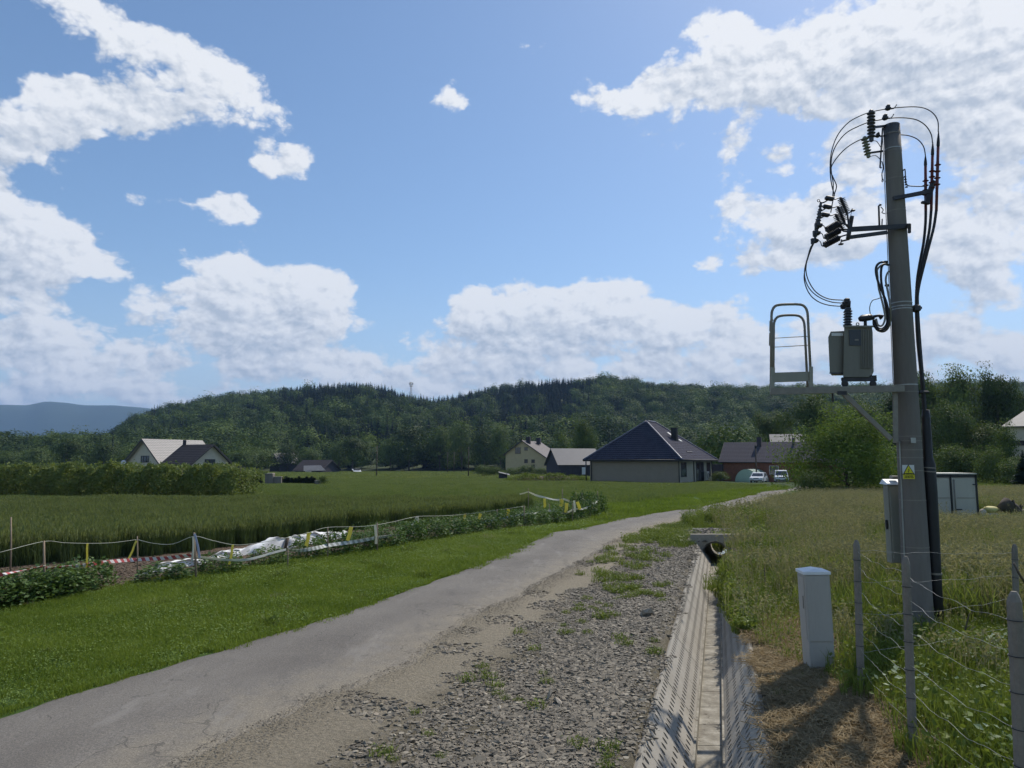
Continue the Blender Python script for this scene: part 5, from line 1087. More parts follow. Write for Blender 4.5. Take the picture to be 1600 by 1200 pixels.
par = [q for q in COL.objects if q.get('label', '').startswith('dark slim pole rising')][0]; o.parent = par; o.location = -Vector(par.location)
# phone mast on the ridge
mp = xy(641.5, 860); mz = zat(620, 860) - 14; mt_ = zat(597, 860); ms = thing('phone_mast', 'phone mast with antenna ring standing on the wooded ridge', 'mast', (mp.x, 860, mz))
b = MB()
for a in range(3):
    c, s = math.cos(a * 2.094), math.sin(a * 2.094); b.tube([(mp.x + 1.3 * c, 860 + 1.3 * s, mz), (mp.x + .9 * c, 860 + .9 * s, mt_)], .22, 6)
for k in range(14):
    z = mz + (mt_ - mz) * k / 14; z2 = mz + (mt_ - mz) * (k + 1) / 14
    for a in range(3): c, s, c2, s2 = math.cos(a * 2.094), math.sin(a * 2.094), math.cos((a + 1) * 2.094), math.sin((a + 1) * 2.094); b.tube([(mp.x + 1.1 * c, 860 + 1.1 * s, z), (mp.x + 1.1 * c2, 860 + 1.1 * s2, z2)], .12, 5)
b.build('lattice', M['galv'], ms)
b = MB(); b.ring((mp.x, 860, mt_ - 1), 2.2, .25); b.ring((mp.x, 860, mt_ - 5), 2.2, .25)
b.build('platform_ring', M['galv'], ms)
for a in range(6): c, s = math.cos(a * 1.047), math.sin(a * 1.047); MB().box((mp.x + 2.3 * c, 860 + 2.3 * s, mt_ - 2.2), (.6, .6, 3.2)).build('antenna', M['white_label'], ms)

# polytunnels
def tunnel(u, D, R_, L_, az, label):
    c = xy(u, D); z = tz(c.x, D); t = thing('polytunnel', label, 'polytunnel', (c.x, D, z), 'polytunnels by the brick barn'); d = Vector((math.sin(az), math.cos(az), 0)); s = Vector((d.y, -d.x, 0))
    n, m_ = 16, 7; V = []
    for q in range(m_):
        for k in range(n + 1): a = math.pi * k / n; V.append(c + d * (L_ * q / (m_ - 1)) + s * (R_ * math.cos(a)) + Vector((0, 0, z + R_ * 1.12 * math.sin(a))))
    F = [(q * (n + 1) + k, q * (n + 1) + k + 1, (q + 1) * (n + 1) + k + 1, (q + 1) * (n + 1) + k) for q in range(m_ - 1) for k in range(n)]
    MB().add(V, F, True).build('cover', M['polytunnel'], t); MB().add(V[:n + 1], [tuple(range(n + 1))]).build('end_panel', M['polytunnel'], t)
    h = MB()
    for q in range(m_): h.tube(V[q * (n + 1):(q + 1) * (n + 1)], .03, 5)
    h.build('hoop', M['galv_dull'], t)
tunnel(1163, 106, 1.75, 6.5, R(38), 'pale green polytunnel left of the dark slim pole behind the silver car')
tunnel(1212, 110, 1.85, 6.5, R(34), 'green polytunnel behind the white van beside the leafy tree')
# cars
def car(u, D, az, L_, W_, H_, van, label, name, col='car_white'):
    c = xy(u, D); z = tz(c.x, D); t = thing(name, label, 'van' if van else 'car', (c.x, D, z))
    if van: lower = [(-.5, .28), (-.5, .60), (-.44, .66), (-.24, .70)]; prof = [(-.5, .15), (-.5, .42), (-.47, .50), (-.30, .58), (-.14, .96), (-.06, 1.0), (.44, 1.0), (.49, .92), (.5, .45), (.5, .15)]
    else: prof = [(-.5, .16), (-.5, .40), (-.47, .50), (-.26, .60), (-.10, .95), (-.02, 1.0), (.30, .98), (.42, .92), (.49, .62), (.5, .45), (.5, .16)]
    Mx = Matrix.Translation(Vector((c.x, D, z))) @ Matrix.Rotation(az, 4, 'Z')   # car front points to -x local
    def X(x, y, z_): return Mx @ Vector((x * L_, y, z_ * H_))
    def side(s, inset):  return [X(a, s * (W_ / 2 - (inset if h > .6 else 0) * (h - .6) / .4), h) for a, h in prof]
    b = MB(); n = len(prof); V = side(-1, .14) + side(1, .14); b.add(V, [tuple(range(n)), tuple(range(2 * n - 1, n - 1, -1))] + [(i, n + i, n + (i + 1) % n, (i + 1) % n) for i in range(n)]); b.build('body', M[col], t)
    wi = 3; k1, k2 = prof[wi], prof[wi + 1]
    def lift(p, d): return p
    a, b2 = (k1[0] + .02 * (1), k1[1] + .04), (k2[0] - .01, k2[1] - .03); o_ = .012
    gb = MB(); yi = lambda h: W_ / 2 - .14 * max(0, (h - .6) / .4)
    gb.add([X(a[0] - o_, -yi(a[1]) + .08, a[1]), X(a[0] - o_, yi(a[1]) - .08, a[1]), X(b2[0] - o_, yi(b2[1]) - .1, b2[1]), X(b2[0] - o_, -yi(b2[1]) + .1, b2[1])], [(0, 1, 2, 3)]); gb.build('windscreen', M['glass'], t)
    for s in (-1, 1):
        ws_ = MB()
        for x0, x1 in (((-.17, .04), (.07, .24), (.27, .40)) if not van else ((-.18, .02),)):
            lo_, hi_ = .64, .92; y0, y1 = (yi(lo_) + .006) * s, (yi(hi_) + .006) * s
            ws_.add([X(x0 + .0, y0, lo_), X(x1, y0, lo_), X(x1 - (.04 if x1 > .3 else 0), y1, hi_), X(x0 + (.07 if x0 < -.1 else 0), y1, hi_)], [(0, 1, 2, 3)])
        ws_.build('side_window', M['glass'], t)
        MB().box(X(-.49, s * (W_ / 2 - .22), .46), (.10, .34, .13), M=Mx.to_3x3().to_4x4(), bev=.02).build('headlight', M['lamp_glass'], t)
        MB().box(X(.49, s * (W_ / 2 - .14), .55), (.08, .14, .22), M=Mx.to_3x3().to_4x4(), bev=.02).build('tail_light', M['red_sleeve'], t)
        MB().box(X(-.16, s * (W_ / 2 + .08), .62), (.10, .18, .13), M=Mx.to_3x3().to_4x4(), bev=.03).build('mirror', M['car_black'], t)
        for xw in (-.33, .32):
            w0, w1 = X(xw, s * (W_ / 2 - .20), .215), X(xw, s * (W_ / 2 + .01), .215)
            wl = MB().lathe(w0, w1, [(0, .30), (.1, .32), (.9, .32), (1, .30)], 18).build('wheel', M['tyre'], t); MB().lathe(w0.lerp(w1, .98), w0.lerp(w1, 1.04), [(0, .20), (1, .18)], 14).build('rim', M['galv'], wl)
    MB().box(X(-.505, 0, .24), (.06, W_ * .94, .22), M=Mx.to_3x3().to_4x4(), bev=.03).build('bumper', M['car_black'] if van else M['galv_dull'], t)
    MB().box(X(-.498, 0, .44), (.05, W_ * .42, .12), M=Mx.to_3x3().to_4x4(), bev=.02).build('grille', M['car_black'], t)
    MB().box(X(-.515, 0, .30), (.03, .5, .11), M=Mx.to_3x3().to_4x4()).build('number_plate', M['white_label'], t)
car(1182, 101.5, R(62), 4.5, 1.75, 1.42, False, 'silver white estate car parked before the polytunnel and dark slim pole', 'parked_car')
car(1217, 103, R(72), 4.4, 1.8, 1.8, True, 'white van with black bumper parked half behind the leafy tree', 'parked_van')
# ------------------------------------------------------------------ vegetation
rng0 = np.random.default_rng(11)
LM = {
 'lawn': leafmat('grass_blades', (.090, .145, .018), (.25, .32, .065), .42, .5),
 'clover': leafmat('clover', (.12, .19, .035), (.26, .34, .10), .35, .5),
 'tall': leafmat('meadow_grass', (.075, .125, .022), (.25, .29, .085), .42, .6, None, .2, .45),
 'seed': leafmat('seed_heads', (.16, .165, .075), (.32, .31, .17), .4, .7, (1, .95, .75)),
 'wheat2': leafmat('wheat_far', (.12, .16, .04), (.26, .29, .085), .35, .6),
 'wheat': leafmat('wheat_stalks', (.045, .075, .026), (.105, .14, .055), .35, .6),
 'ear': leafmat('wheat_ears', (.11, .14, .05), (.21, .24, .10), .4, .7),
 'crop': leafmat('young_crop', (.10, .15, .045), (.22, .255, .09), .4, .6),
 'straw': leafmat('dry_straw', (.15, .11, .055), (.42, .33, .19), .25, .8, (1, .9, .7)),
 'berry': leafmat('berry_leaves', (.045, .095, .022), (.15, .22, .075), .32, .45),
 'weed': leafmat('weed_leaves', (.085, .130, .022), (.22, .265, .065), .38, .5),
 'pale': leafmat('pale_leaves', (.15, .22, .10), (.36, .42, .27), .3, .5),
 'hedge': leafmat('hedge_leaves', (.085, .125, .03), (.24, .28, .085), .35, .5),
 'walnut': leafmat('bush_leaves', (.085, .14, .028), (.20, .27, .065), .38, .7, None, .08),
 'broad': leafmat('broad_leaves', (.055, .092, .026), (.14, .19, .055), .32, .55),
 'broad2': leafmat('dark_leaves', (.028, .052, .016), (.075, .11, .032), .28, .55),
 'conifer': leafmat('needles', (.010, .021, .010), (.030, .048, .018), .12, .7),
 'thuja': leafmat('thuja', (.010, .020, .009), (.030, .048, .016), .15, .7),
}
def blades(n, size, h0, h1, w, lean, rng, circ=False, base=None):
    p = rng.uniform(-size / 2, size / 2, (n, 2)) if base is None else base; h = rng.uniform(h0, h1, n) * rng.uniform(.7, 1, n); a = rng.uniform(0, 2 * np.pi, n); l = rng.uniform(.1, 1, n) * lean * h
    dx, dy = np.cos(a), np.sin(a); b = rng.uniform(0, 2 * np.pi, n); wx, wy = np.cos(b) * w / 2, np.sin(b) * w / 2
    def pt(f, sx_, q): return np.stack([p[:, 0] + dx * l * f ** 2 + wx * sx_, p[:, 1] + dy * l * f ** 2 + wy * sx_, h * q], -1)
    V = np.stack([pt(0, -1, 0), pt(0, 1, 0), pt(.55, -.8, .55), pt(.55, .8, .55), pt(1, 0, 1.0 - .12)], 1)
    F = np.array([[0, 1, 3], [0, 3, 2], [2, 3, 4]])[None] + (np.arange(n) * 5)[:, None, None]
    return V.reshape(-1, 3), F.reshape(-1, 3)
def leaves(c, s, rng, up=.5, asp=.55, nrm=None, nw=.8):
    """rhombic leaves, two triangles each, at centres c with length s"""
    n = len(c); d = rng.normal(size=(n, 3)); d /= np.linalg.norm(d, axis=1)[:, None]
    N = rng.normal(size=(n, 3)) * (1 - up); N[:, 2] += up
    if nrm is not None: N += nrm * nw
    t = np.cross(N, d); t /= np.linalg.norm(t, axis=1)[:, None] + 1e-9; d = np.cross(t, N); d /= np.linalg.norm(d, axis=1)[:, None] + 1e-9
    L_ = (s * rng.uniform(.6, 1.3, n))[:, None]
    V = np.stack([c - d * L_ / 2, c + t * L_ * asp / 2, c + d * L_ / 2, c - t * L_ * asp / 2], 1); V[:, 1, 2] += (L_[:, 0] * .08); V[:, 3, 2] += (L_[:, 0] * .08)
    F = np.array([[0, 1, 2], [0, 2, 3]])[None] + (np.arange(n) * 4)[:, None, None]
    return V.reshape(-1, 3), F.reshape(-1, 3)
def join(*parts):
    V, F, k = [], [], 0
    for v, f in parts: V.append(v); F.append(f + k); k += len(v)
    return np.concatenate(V), np.concatenate(F)
def crown(kind, H, W, nclump, nleaf, ls, rng, z0=.25, lumpy=.28, nw=.8):
    """clumps on and in a lumpy crown body of height H from z0*H, width W"""
    hz = H * (1 - z0) / 2; cz = H * z0 + hz; u = rng.normal(size=(nclump, 3)); u /= np.linalg.norm(u, axis=1)[:, None]; u[:, 2] = np.where(u[:, 2] < -.55, -u[:, 2], u[:, 2])
    r = rng.uniform(.45, 1.0, nclump) ** .6; ph = rng.uniform(0, 6.28, 6)
    lob = 1 + lumpy * (np.sin(3 * np.arctan2(u[:, 1], u[:, 0]) + ph[0]) * .6 + np.sin(5 * u[:, 2] + ph[1]) * .5 + rng.normal(size=nclump) * .35)
    shape = 1.0 if kind == 'round' else (1 - .35 * np.clip(u[:, 2], 0, 1))
    C = u * (r * lob * shape)[:, None] * np.array([W / 2, W / 2, hz]); C[:, 2] += cz
    k = nleaf // nclump; cr = W * .30 / max(1, nclump / 34) ** .34
    P_ = (C[:, None] + np.clip(rng.normal(size=(nclump, k, 3)), -1.5, 1.5) * cr * .55 * rng.uniform(.6, 1.2, (nclump, 1, 1)) * np.array([1, 1, .75])).reshape(-1, 3)
    P_[:, 2] = np.maximum(P_[:, 2], H * z0 * .55 + rng.uniform(0, .3, len(P_)))
    nn = P_ - np.array([0, 0, cz]); nn /= np.linalg.norm(nn, axis=1)[:, None] + 1e-6
    return leaves(P_, ls, rng, .35, .6, nn, nw), C
def trunkmesh(name, H, r, C, z0, rng, nl=9, m='bark'):
    b = MB(); top = H * (z0 + .35); b.tube([(0, 0, -.3), (rng.normal() * r * .3, rng.normal() * r * .3, top * .5), (rng.normal() * r, rng.normal() * r, top)], [r * 1.25, r * .85, r * .4], 8)
    for k in rng.choice(len(C), min(nl, len(C)), replace=False):
        c = C[k]; s = np.array([0, 0, min(top, H * z0 * .8 + rng.uniform(0, .3) * H)]); mid = (s + c) / 2 + np.array([0, 0, -.03 * H]); b.tube([tuple(s), tuple(mid), tuple(c)], [r * .42, r * .26, r * .08], 6)
    o = b.build(name, M[m]); me = o.data; bpy.data.objects.remove(o); return me
def conifer_mesh(H, W, layers, rng, fine=1):
    Vs = []
    for i in range(layers):
        t = i / layers; z = H * (.10 + .90 * t); R_ = W / 2 * (1 - t) ** .85 * rng.uniform(.8, 1.15) + .12; n = int((9 + 9 * (1 - t)) * fine); a = rng.uniform(0, 6.28, n) ; rr = R_ * rng.uniform(.65, 1.15, n); w = rr * .34 / fine ** .5
        ca, sa = np.cos(a), np.sin(a); dz = -rr * rng.uniform(.25, .55, n)
        p0 = np.stack([0 * a, 0 * a, z + 0 * a + H * .012], -1); p1 = np.stack([ca * rr * .6 - sa * w, sa * rr * .6 + ca * w, z + dz * .5], -1); p2 = np.stack([ca * rr, sa * rr, z + dz], -1); p3 = np.stack([ca * rr * .6 + sa * w, sa * rr * .6 - ca * w, z + dz * .5], -1)
        Vs.append(np.stack([p0, p1, p2, p3], 1).reshape(-1, 3))
    V = np.concatenate(Vs); n = len(V) // 4; F = (np.array([[0, 1, 2], [0, 2, 3]])[None] + (np.arange(n) * 4)[:, None, None]).reshape(-1, 3); 
    return V, F
# ---- scattering: a point mesh whose geometry nodes put a prototype on each point (only for uncountable growth)
def scatter(name, protos, P_, rot, scl, rng, label=None, tag=True):
    """protos: list of (V,F,mat). P_ (n,3), rot (n,) about z, scl (n,) or (n,3)"""
    col = bpy.data.collections.new('kinds_of_' + name)
    for k, (V, F, m) in enumerate(protos): col.objects.link(npmesh('%s_kind_%02d' % (name, k), V, F, m, link=False))
    n = len(P_); me = bpy.data.meshes.new(name); me.vertices.add(n); me.vertices.foreach_set('co', np.ascontiguousarray(P_, np.float32).ravel())
    if np.ndim(scl) == 1: scl = np.repeat(scl[:, None], 3, 1)
    rv = np.zeros((n, 3)) if np.ndim(rot) == 1 else rot
    if np.ndim(rot) == 1: rv[:, 2] = rot
    for nm, ty, a in (('turn', 'FLOAT_VECTOR', rv), ('size', 'FLOAT_VECTOR', scl)): q = me.attributes.new(nm, ty, 'POINT'); q.data.foreach_set('vector', np.ascontiguousarray(a, np.float32).ravel())
    q = me.attributes.new('kind_index', 'INT', 'POINT'); q.data.foreach_set('value', rng.integers(0, len(protos), n).astype(np.int32))
    o = bpy.data.objects.new(name, me); COL.objects.link(o)
    g = bpy.data.node_groups.new('scatter_' + name, 'GeometryNodeTree'); g.interface.new_socket('Geometry', in_out='INPUT', socket_type='NodeSocketGeometry'); g.interface.new_socket('Geometry', in_out='OUTPUT', socket_type='NodeSocketGeometry')
    N, L = g.nodes, g.links; gi, go = N.new('NodeGroupInput'), N.new('NodeGroupOutput'); ip = N.new('GeometryNodeInstanceOnPoints'); ci = N.new('GeometryNodeCollectionInfo')
    ci.inputs['Collection'].default_value = col; ci.inputs['Separate Children'].default_value = True; ci.inputs['Reset Children'].default_value = True
    mp = N.new('GeometryNodeMeshToPoints')
    def attr(nm, ty): a = N.new('GeometryNodeInputNamedAttribute'); a.data_type = ty; a.inputs['Name'].default_value = nm; return a.outputs['Attribute']
    L.new(gi.outputs[0], ip.inputs['Points']); L.new(ci.outputs[0], ip.inputs['Instance']); ip.inputs['Pick Instance'].default_value = True
    L.new(attr('kind_index', 'INT'), ip.inputs['Instance Index']); L.new(attr('turn', 'FLOAT_VECTOR'), ip.inputs['Rotation']); L.new(attr('size', 'FLOAT_VECTOR'), ip.inputs['Scale']); L.new(ip.outputs[0], go.inputs[0]); N.remove(mp)
    md = o.modifiers.new('scatter', 'NODES'); md.node_group = g
    return setp(o, label, None, None, 'stuff')
def jgrid(x0, x1, y0, y1, step, rng, keep, grow=0.0):
    """jittered points; step may widen with distance"""
    out = []; y = y0
    while y < y1:
        st = step * (1 + grow * (y - y0)); nx = int((x1 - x0) / st); xs = x0 + (np.arange(nx) + rng.uniform(0, 1, nx)) * st; ys = y + rng.uniform(0, 1, nx) * st
        out.append(np.stack([xs, ys], -1)); y += st
    P_ = np.concatenate(out); P_ = P_[keep(P_[:, 0], P_[:, 1])]; return np.column_stack([P_, terr(P_[:, 0], P_[:, 1])])
def inview(x, y, m=.08): return (y > 0.8) & (np.abs(x) < (.727 + m) * y + 1.2)
def seedpatch(ns, size, h, rng, w=.008):
    p = rng.uniform(-size / 2, size / 2, (ns, 2)); st = blades(ns, size, h * .75, h * 1.15, w, .35, rng, base=p); V = st[0].reshape(-1, 5, 3); tip = V[:, 4]
    d = tip - V[:, 2]; d /= np.linalg.norm(d, axis=1)[:, None]; hd = []
    for q in range(3): c = tip - d * (.02 + .045 * q) + rng.normal(size=tip.shape) * .012; hd.append(c)
    hl = leaves(np.concatenate(hd), .045 * (w / .005) ** .5, rng, .1, .3); return join(st, hl)
rg = np.random.default_rng(5)
U = lambda a, b, n: rg.uniform(a, b, n)
def S_(x, y): return x - DS * y
def clumpy(x, y, f=.5, s=0.0): return .5 + .25 * (np.sin(f * x * 1.7 + f * y * .9 + s) + np.sin(f * x * -.8 + f * y * 2.1 + 1.7 + s * 2) * .9 + np.sin(f * 3.1 * x + f * 2.7 * y + s) * .5)

# lawn verge left of the road and the fringe on the right bank
pl = [(*join(blades(620, .6, .03, .085, .0075, .7, rg), blades(60, .6, .07, .13, .006, .9, rg)), LM['lawn']) for _ in range(4)] + [(*leaves(np.column_stack([U(-.3, .3, 130), U(-.3, .3, 130), U(.02, .06, 130)]), .022, rg, .8, .9), LM['clover']) for _ in range(2)]
def k_lawn(x, y): return inview(x, y) & (x < xl(y) - .02) & ((y < bush_y(x) + .5) | (x > PX1 - .5))
P1 = jgrid(-14, 8, 4.5, 22, .24, rg, k_lawn, .035)
P2 = jgrid(-2, 5, 17, 40, .5, rg, lambda x, y: inview(x, y) & (x < xl(y) - .02) & ((y < bush_y(x) + .3) | (x > PX1 - .5)) & (x > xl(y) - 9), .03)
Pl = np.concatenate([P1, P2]); n = len(Pl); sc = (1 + np.clip((Pl[:, 1] - 10) / 14, 0, 1.6)) * (.75 + .55 * clumpy(Pl[:, 0], Pl[:, 1]))
ZS = np.minimum(sc, 1.5); scatter('lawn', pl, Pl, U(0, 6.28, n), np.column_stack([sc, sc, ZS]), rg)
# taller darker clumps and yellowish patches that break the mown verge
Pk = jgrid(-14, 6, 5, 34, .95, rg, lambda x, y: inview(x, y) & (x < xl(y) - .3) & ((y < bush_y(x) + .2) | (x > PX1)) & (rg.uniform(size=len(x)) < .5)); n = len(Pk)
scatter('verge_clumps', [(*join(blades(110, .26, .06, .19, .009, 1.0, rg), leaves(np.column_stack([rg.normal(size=(30, 2)) * .08, U(.03, .11, 30)]), .04, rg, .6, .7)), LM['weed']) for _ in range(3)] + [(*blades(90, .3, .05, .15, .008, 1.0, rg), LM['seed'])], Pk, U(0, 6.28, n), U(.4, 1.1, n) * (1 + Pk[:, 1] * .02), rg)
# sparse ragged tufts along the road's left edge lean over the asphalt
yy = np.concatenate([U(4.8, 20, 420), U(20, 60, 300)]); xx = xl(yy) + rg.normal(size=len(yy)) * .05 + .0
tuft = [(*blades(45, .14, .03, .10, .006, .9, rg), LM['lawn']) for _ in range(3)]
scatter('verge_tufts', tuft, np.column_stack([xx, yy, terr(xx, yy)]), U(0, 6.28, len(yy)), 1 + np.clip((yy - 14) / 20, 0, 2), rg)

# right bank short greenery (from the ditch to the meadow)
def fence_x(y): return np.interp(y, [0, 4.4, 5.7, 7.3, 9.5, 14, 25], [3.0, 3.1, 3.22, 3.55, 4.6, 6.0, 8.9])
weedp = []
for _ in range(4):
    c = np.column_stack([U(-.3, .3, 230), U(-.3, .3, 230), U(.02, .16, 230)]); weedp.append((*join(blades(330, .6, .05, .2, .008, .8, rg), leaves(c[:150], .03, rg, .6, .7)), LM['weed']))
def k_bank(x, y): s = S_(x, y); return inview(x, y) & (s > .44 - .34 * np.clip((y - 11) / 4, 0, 1)) & (y > 8.2 + .7 * rg.normal(size=len(x))) & (x < fence_x(y) + 2.5 + .1 * y) & ~((y > 17.5) & (y < 21.6) & (s < .55)) 
Pb = jgrid(1.5, 16, 5.5, 34, .33, rg, k_bank, .03); Pb = Pb[~((Pb[:, 1] < 11.5) & (S_(Pb[:, 0], Pb[:, 1]) < 1.5) & (rg.uniform(size=len(Pb)) < np.clip((12 - Pb[:, 1]) / 3.2, 0, .85)))]; n = len(Pb)
Pb[:, 2] += 0; scb = (.8 + .6 * clumpy(Pb[:, 0], Pb[:, 1], .9)) * (1 + np.clip((Pb[:, 1] - 12) / 20, 0, 1)); scatter('bank_weeds', weedp + [(*seedpatch(40, .6, .38, rg), LM['seed'])], Pb, U(0, 6.28, n), scb, rg)
# grass overgrowing the right ditch slabs further away
yy = U(10, 19.0, 520); ss = .31 - np.abs(rg.normal(size=520)) * .10 * np.clip((yy - 10) / 4, 0, 1.3); xx = ss + DS * yy
scatter('slab_weeds', [(*join(blades(90, .22, .04, .16, .008, .9, rg), leaves(np.column_stack([U(-.1, .1, 60), U(-.1, .1, 60), U(.02, .13, 60)]), .035, rg, .6, .8)), LM['weed']) for _ in range(3)], np.column_stack([xx, yy, CZ - hbase(yy) + np.interp(ss, [-.02, .33], [-.5, 0.0])]), U(0, 6.28, 520), U(.7, 1.5, 520), rg)

# taller grass inside the fence and around the pole
gp = [(*join(blades(300, .6, .12, .42, .008, .55, rg), leaves(np.column_stack([U(-.3, .3, 70), U(-.3, .3, 70), U(.04, .25, 70)]), .06, rg, .6, .7)), LM['weed']) for _ in range(4)]
def k_fence(x, y): return inview(x, y) & ~((x > 4.5) & (x < 6.5) & (y > 8.1) & (y < 10.2) & (rg.uniform(size=len(x)) < .8)) & (x > fence_x(y) - .1 + .12 * rg.normal(size=len(x))) & (rg.uniform(size=len(x)) < np.where((y < 5.6) , 1, .8))
Pf = jgrid(2.8, 12, 2.6, 11, .30, rg, k_fence); n = len(Pf); scatter('fence_grass', gp, Pf, U(0, 6.28, n), U(.55, 1.15, n) * (.7 + .5 * clumpy(Pf[:, 0], Pf[:, 1], 1.1, 2)), rg)
# pale broad weeds between the fence posts
wl = []
for _ in range(3):
    c = np.column_stack([rg.normal(size=(26, 2)) * .13, U(.04, .34, 26)]); wl.append((*leaves(c, .065, rg, .75, .75), LM['pale']))
xx = U(3.5, 6.2, 60); yy = U(4.7, 8.4, 60); k = (xx > fence_x(yy) + .1); xx, yy = xx[k], yy[k]; scatter('pale_weeds', wl, np.column_stack([xx, yy, terr(xx, yy)]), U(0, 6.28, len(xx)), U(.5, 1.0, len(xx)), rg)

# meadow of tall seeding grass
def tallpatch(nb, ns, size, h, rng, w=.013):
    g = blades(nb, size, h * .35, h * .8, w, .5, rng)
    return g
mp_ = [(*tallpatch(230, 0, .7, .85, rg), LM['tall']) for _ in range(3)] + [(*join(tallpatch(110, 0, .7, .8, rg), seedpatch(60, .7, .85, rg)), LM['seed']) for _ in range(2)]
def k_mead(x, y):
    s = S_(x, y); lim = np.interp(y, [9.5, 12, 20, 26, 34, 45, 58, 70], [5.7, 5.4, 8.0, 9.8, 12.2, 17.0, 25.5, 36]); return inview(x, y) & (x > lim + .5 * rg.normal(size=len(x))) & ~((np.abs(x - pc(990).x) < 1.1) & (y < 10.4)) & ~((x > 17.0) & (x < 25) & (y > 27.0) & (y < 36))
Pm = jgrid(4, 50, 9.9, 62, .36, rg, k_mead, .022); n = len(Pm); sm = (.66 + .5 * clumpy(Pm[:, 0], Pm[:, 1], .35) + .25 * np.clip(1.6 - np.abs(Pm[:, 1] - 12) / 3, 0, 1) * (Pm[:, 0] > 6.2)) * (1 + np.clip((Pm[:, 1] - 15) / 30, 0, .9))
scatter('meadow', mp_, Pm, U(0, 6.28, n), np.column_stack([sm * 1.1, sm * 1.1, np.clip(sm * .85, .35, 1.15)]), rg)
Pm = jgrid(24, 110, 60, 118, 1.0, rg, lambda x, y: inview(x, y) & (x > xr(y) + 3.0), .01); n = len(Pm); scatter('far_meadow', [(*blades(130, 1.3, .3, .8, .03, .4, rg), LM['tall']) for _ in range(3)], Pm, U(0, 6.28, n), U(.9, 1.4, n), rg)
# tall weeds behind the culvert
xx = U(6.6, 10.5, 130); yy = U(25.6, 34, 130); k = (xx > xr(yy) + .6); xx, yy = xx[k], yy[k]
tw = [(*join(blades(70, .4, .3, .9, .012, .4, rg), leaves(np.column_stack([rg.normal(size=(120, 2)) * .14, U(.1, .75, 120)]), .07, rg, .4, .6)), LM['weed']) for _ in range(3)]
scatter('tall_weeds', tw, np.column_stack([xx, yy, terr(xx, yy)]), U(0, 6.28, len(xx)), U(.5, 1.0, len(xx)), rg)

# dry mown thatch on the near right bank
def strawpatch(n, size, rng):
    a = rng.uniform(0, 6.28, n); l = rng.uniform(.04, .16, n); c = np.column_stack([rng.uniform(-size / 2, size / 2, (n, 2)), rng.uniform(.005, .05, n)]); d = np.column_stack([np.cos(a), np.sin(a), rng.normal(size=n) * .25]) * l[:, None] / 2; w = np.column_stack([-np.sin(a), np.cos(a), rng.normal(size=n) * .5]) * .0022
    V = np.stack([c - d - w, c + d - w, c + d + w, c - d + w], 1).reshape(-1, 3); return V, (np.array([[0, 1, 2], [0, 2, 3]])[None] + (np.arange(n) * 4)[:, None, None]).reshape(-1, 3)
sp_ = [(*strawpatch(420, .5, rg), LM['straw']) for _ in range(4)]
def k_dry(x, y): s = S_(x, y); return inview(x, y) & (s > .52) & (x < fence_x(y) + .3) & (y < 9.0 + 2.4 * (s < 1.5) + .7 * rg.normal(size=len(x)))
Pd = jgrid(.8, 6, 1.6, 12.5, .17, rg, k_dry); n = len(Pd); scatter('dry_thatch', sp_, Pd, U(0, 6.28, n), U(.7, 1.3, n), rg)
tuft2 = [(*blades(38, .16, .03, .13, .005, .9, rg), LM['weed']) for _ in range(3)]
Pd = jgrid(.8, 5, 1.6, 8.2, .20, rg, lambda x, y: k_dry(x, y) & (clumpy(x, y, 1.3, 4) + .15 * rg.normal(size=len(x)) > .66)); n = len(Pd); scatter('thatch_tufts', tuft2, Pd, U(0, 6.28, n), U(.5, 1.1, n), rg)

# gravel of broken slate-like stones between road and ditch
def stones(n, size, smin, smax, rng):
    Vs, Fs = [], []; ico = np.array([[0, 0, 1], [.89, 0, .45], [.28, .85, .45], [-.72, .53, .45], [-.72, -.53, .45], [.28, -.85, .45], [.72, .53, -.45], [-.28, .85, -.45], [-.89, 0, -.45], [-.28, -.85, -.45], [.72, -.53, -.45], [0, 0, -1]])
    ifc = np.array([[0, 1, 2], [0, 2, 3], [0, 3, 4], [0, 4, 5], [0, 5, 1], [1, 6, 2], [2, 7, 3], [3, 8, 4], [4, 9, 5], [5, 10, 1], [2, 6, 7], [3, 7, 8], [4, 8, 9], [5, 9, 10], [1, 10, 6], [6, 11, 7], [7, 11, 8], [8, 11, 9], [9, 11, 10], [10, 11, 6]])
    for k in range(n):
        s = smin + (smax - smin) * rng.uniform() ** 2.2; v = ico * (1 + rng.normal(size=(12, 1)) * .2) * np.array([1, rng.uniform(.5, .9), rng.uniform(.2, .5)]) * s
        v[:, 2] = np.clip(v[:, 2], -.16 * s, .2 * s + .0); a, t = rng.uniform(0, 6.28), rng.normal() * .45; ca, sa, ct, st = np.cos(a), np.sin(a), np.cos(t), np.sin(t)
        v = v @ np.array([[1, 0, 0], [0, ct, st], [0, -st, ct]]) @ np.array([[ca, sa, 0], [-sa, ca, 0], [0, 0, 1]]); v[:, :2] += rng.uniform(-size / 2, size / 2, 2); v[:, 2] += s * .12; Vs.append(v); Fs.append(ifc + 12 * k)
    return np.concatenate(Vs), np.concatenate(Fs)
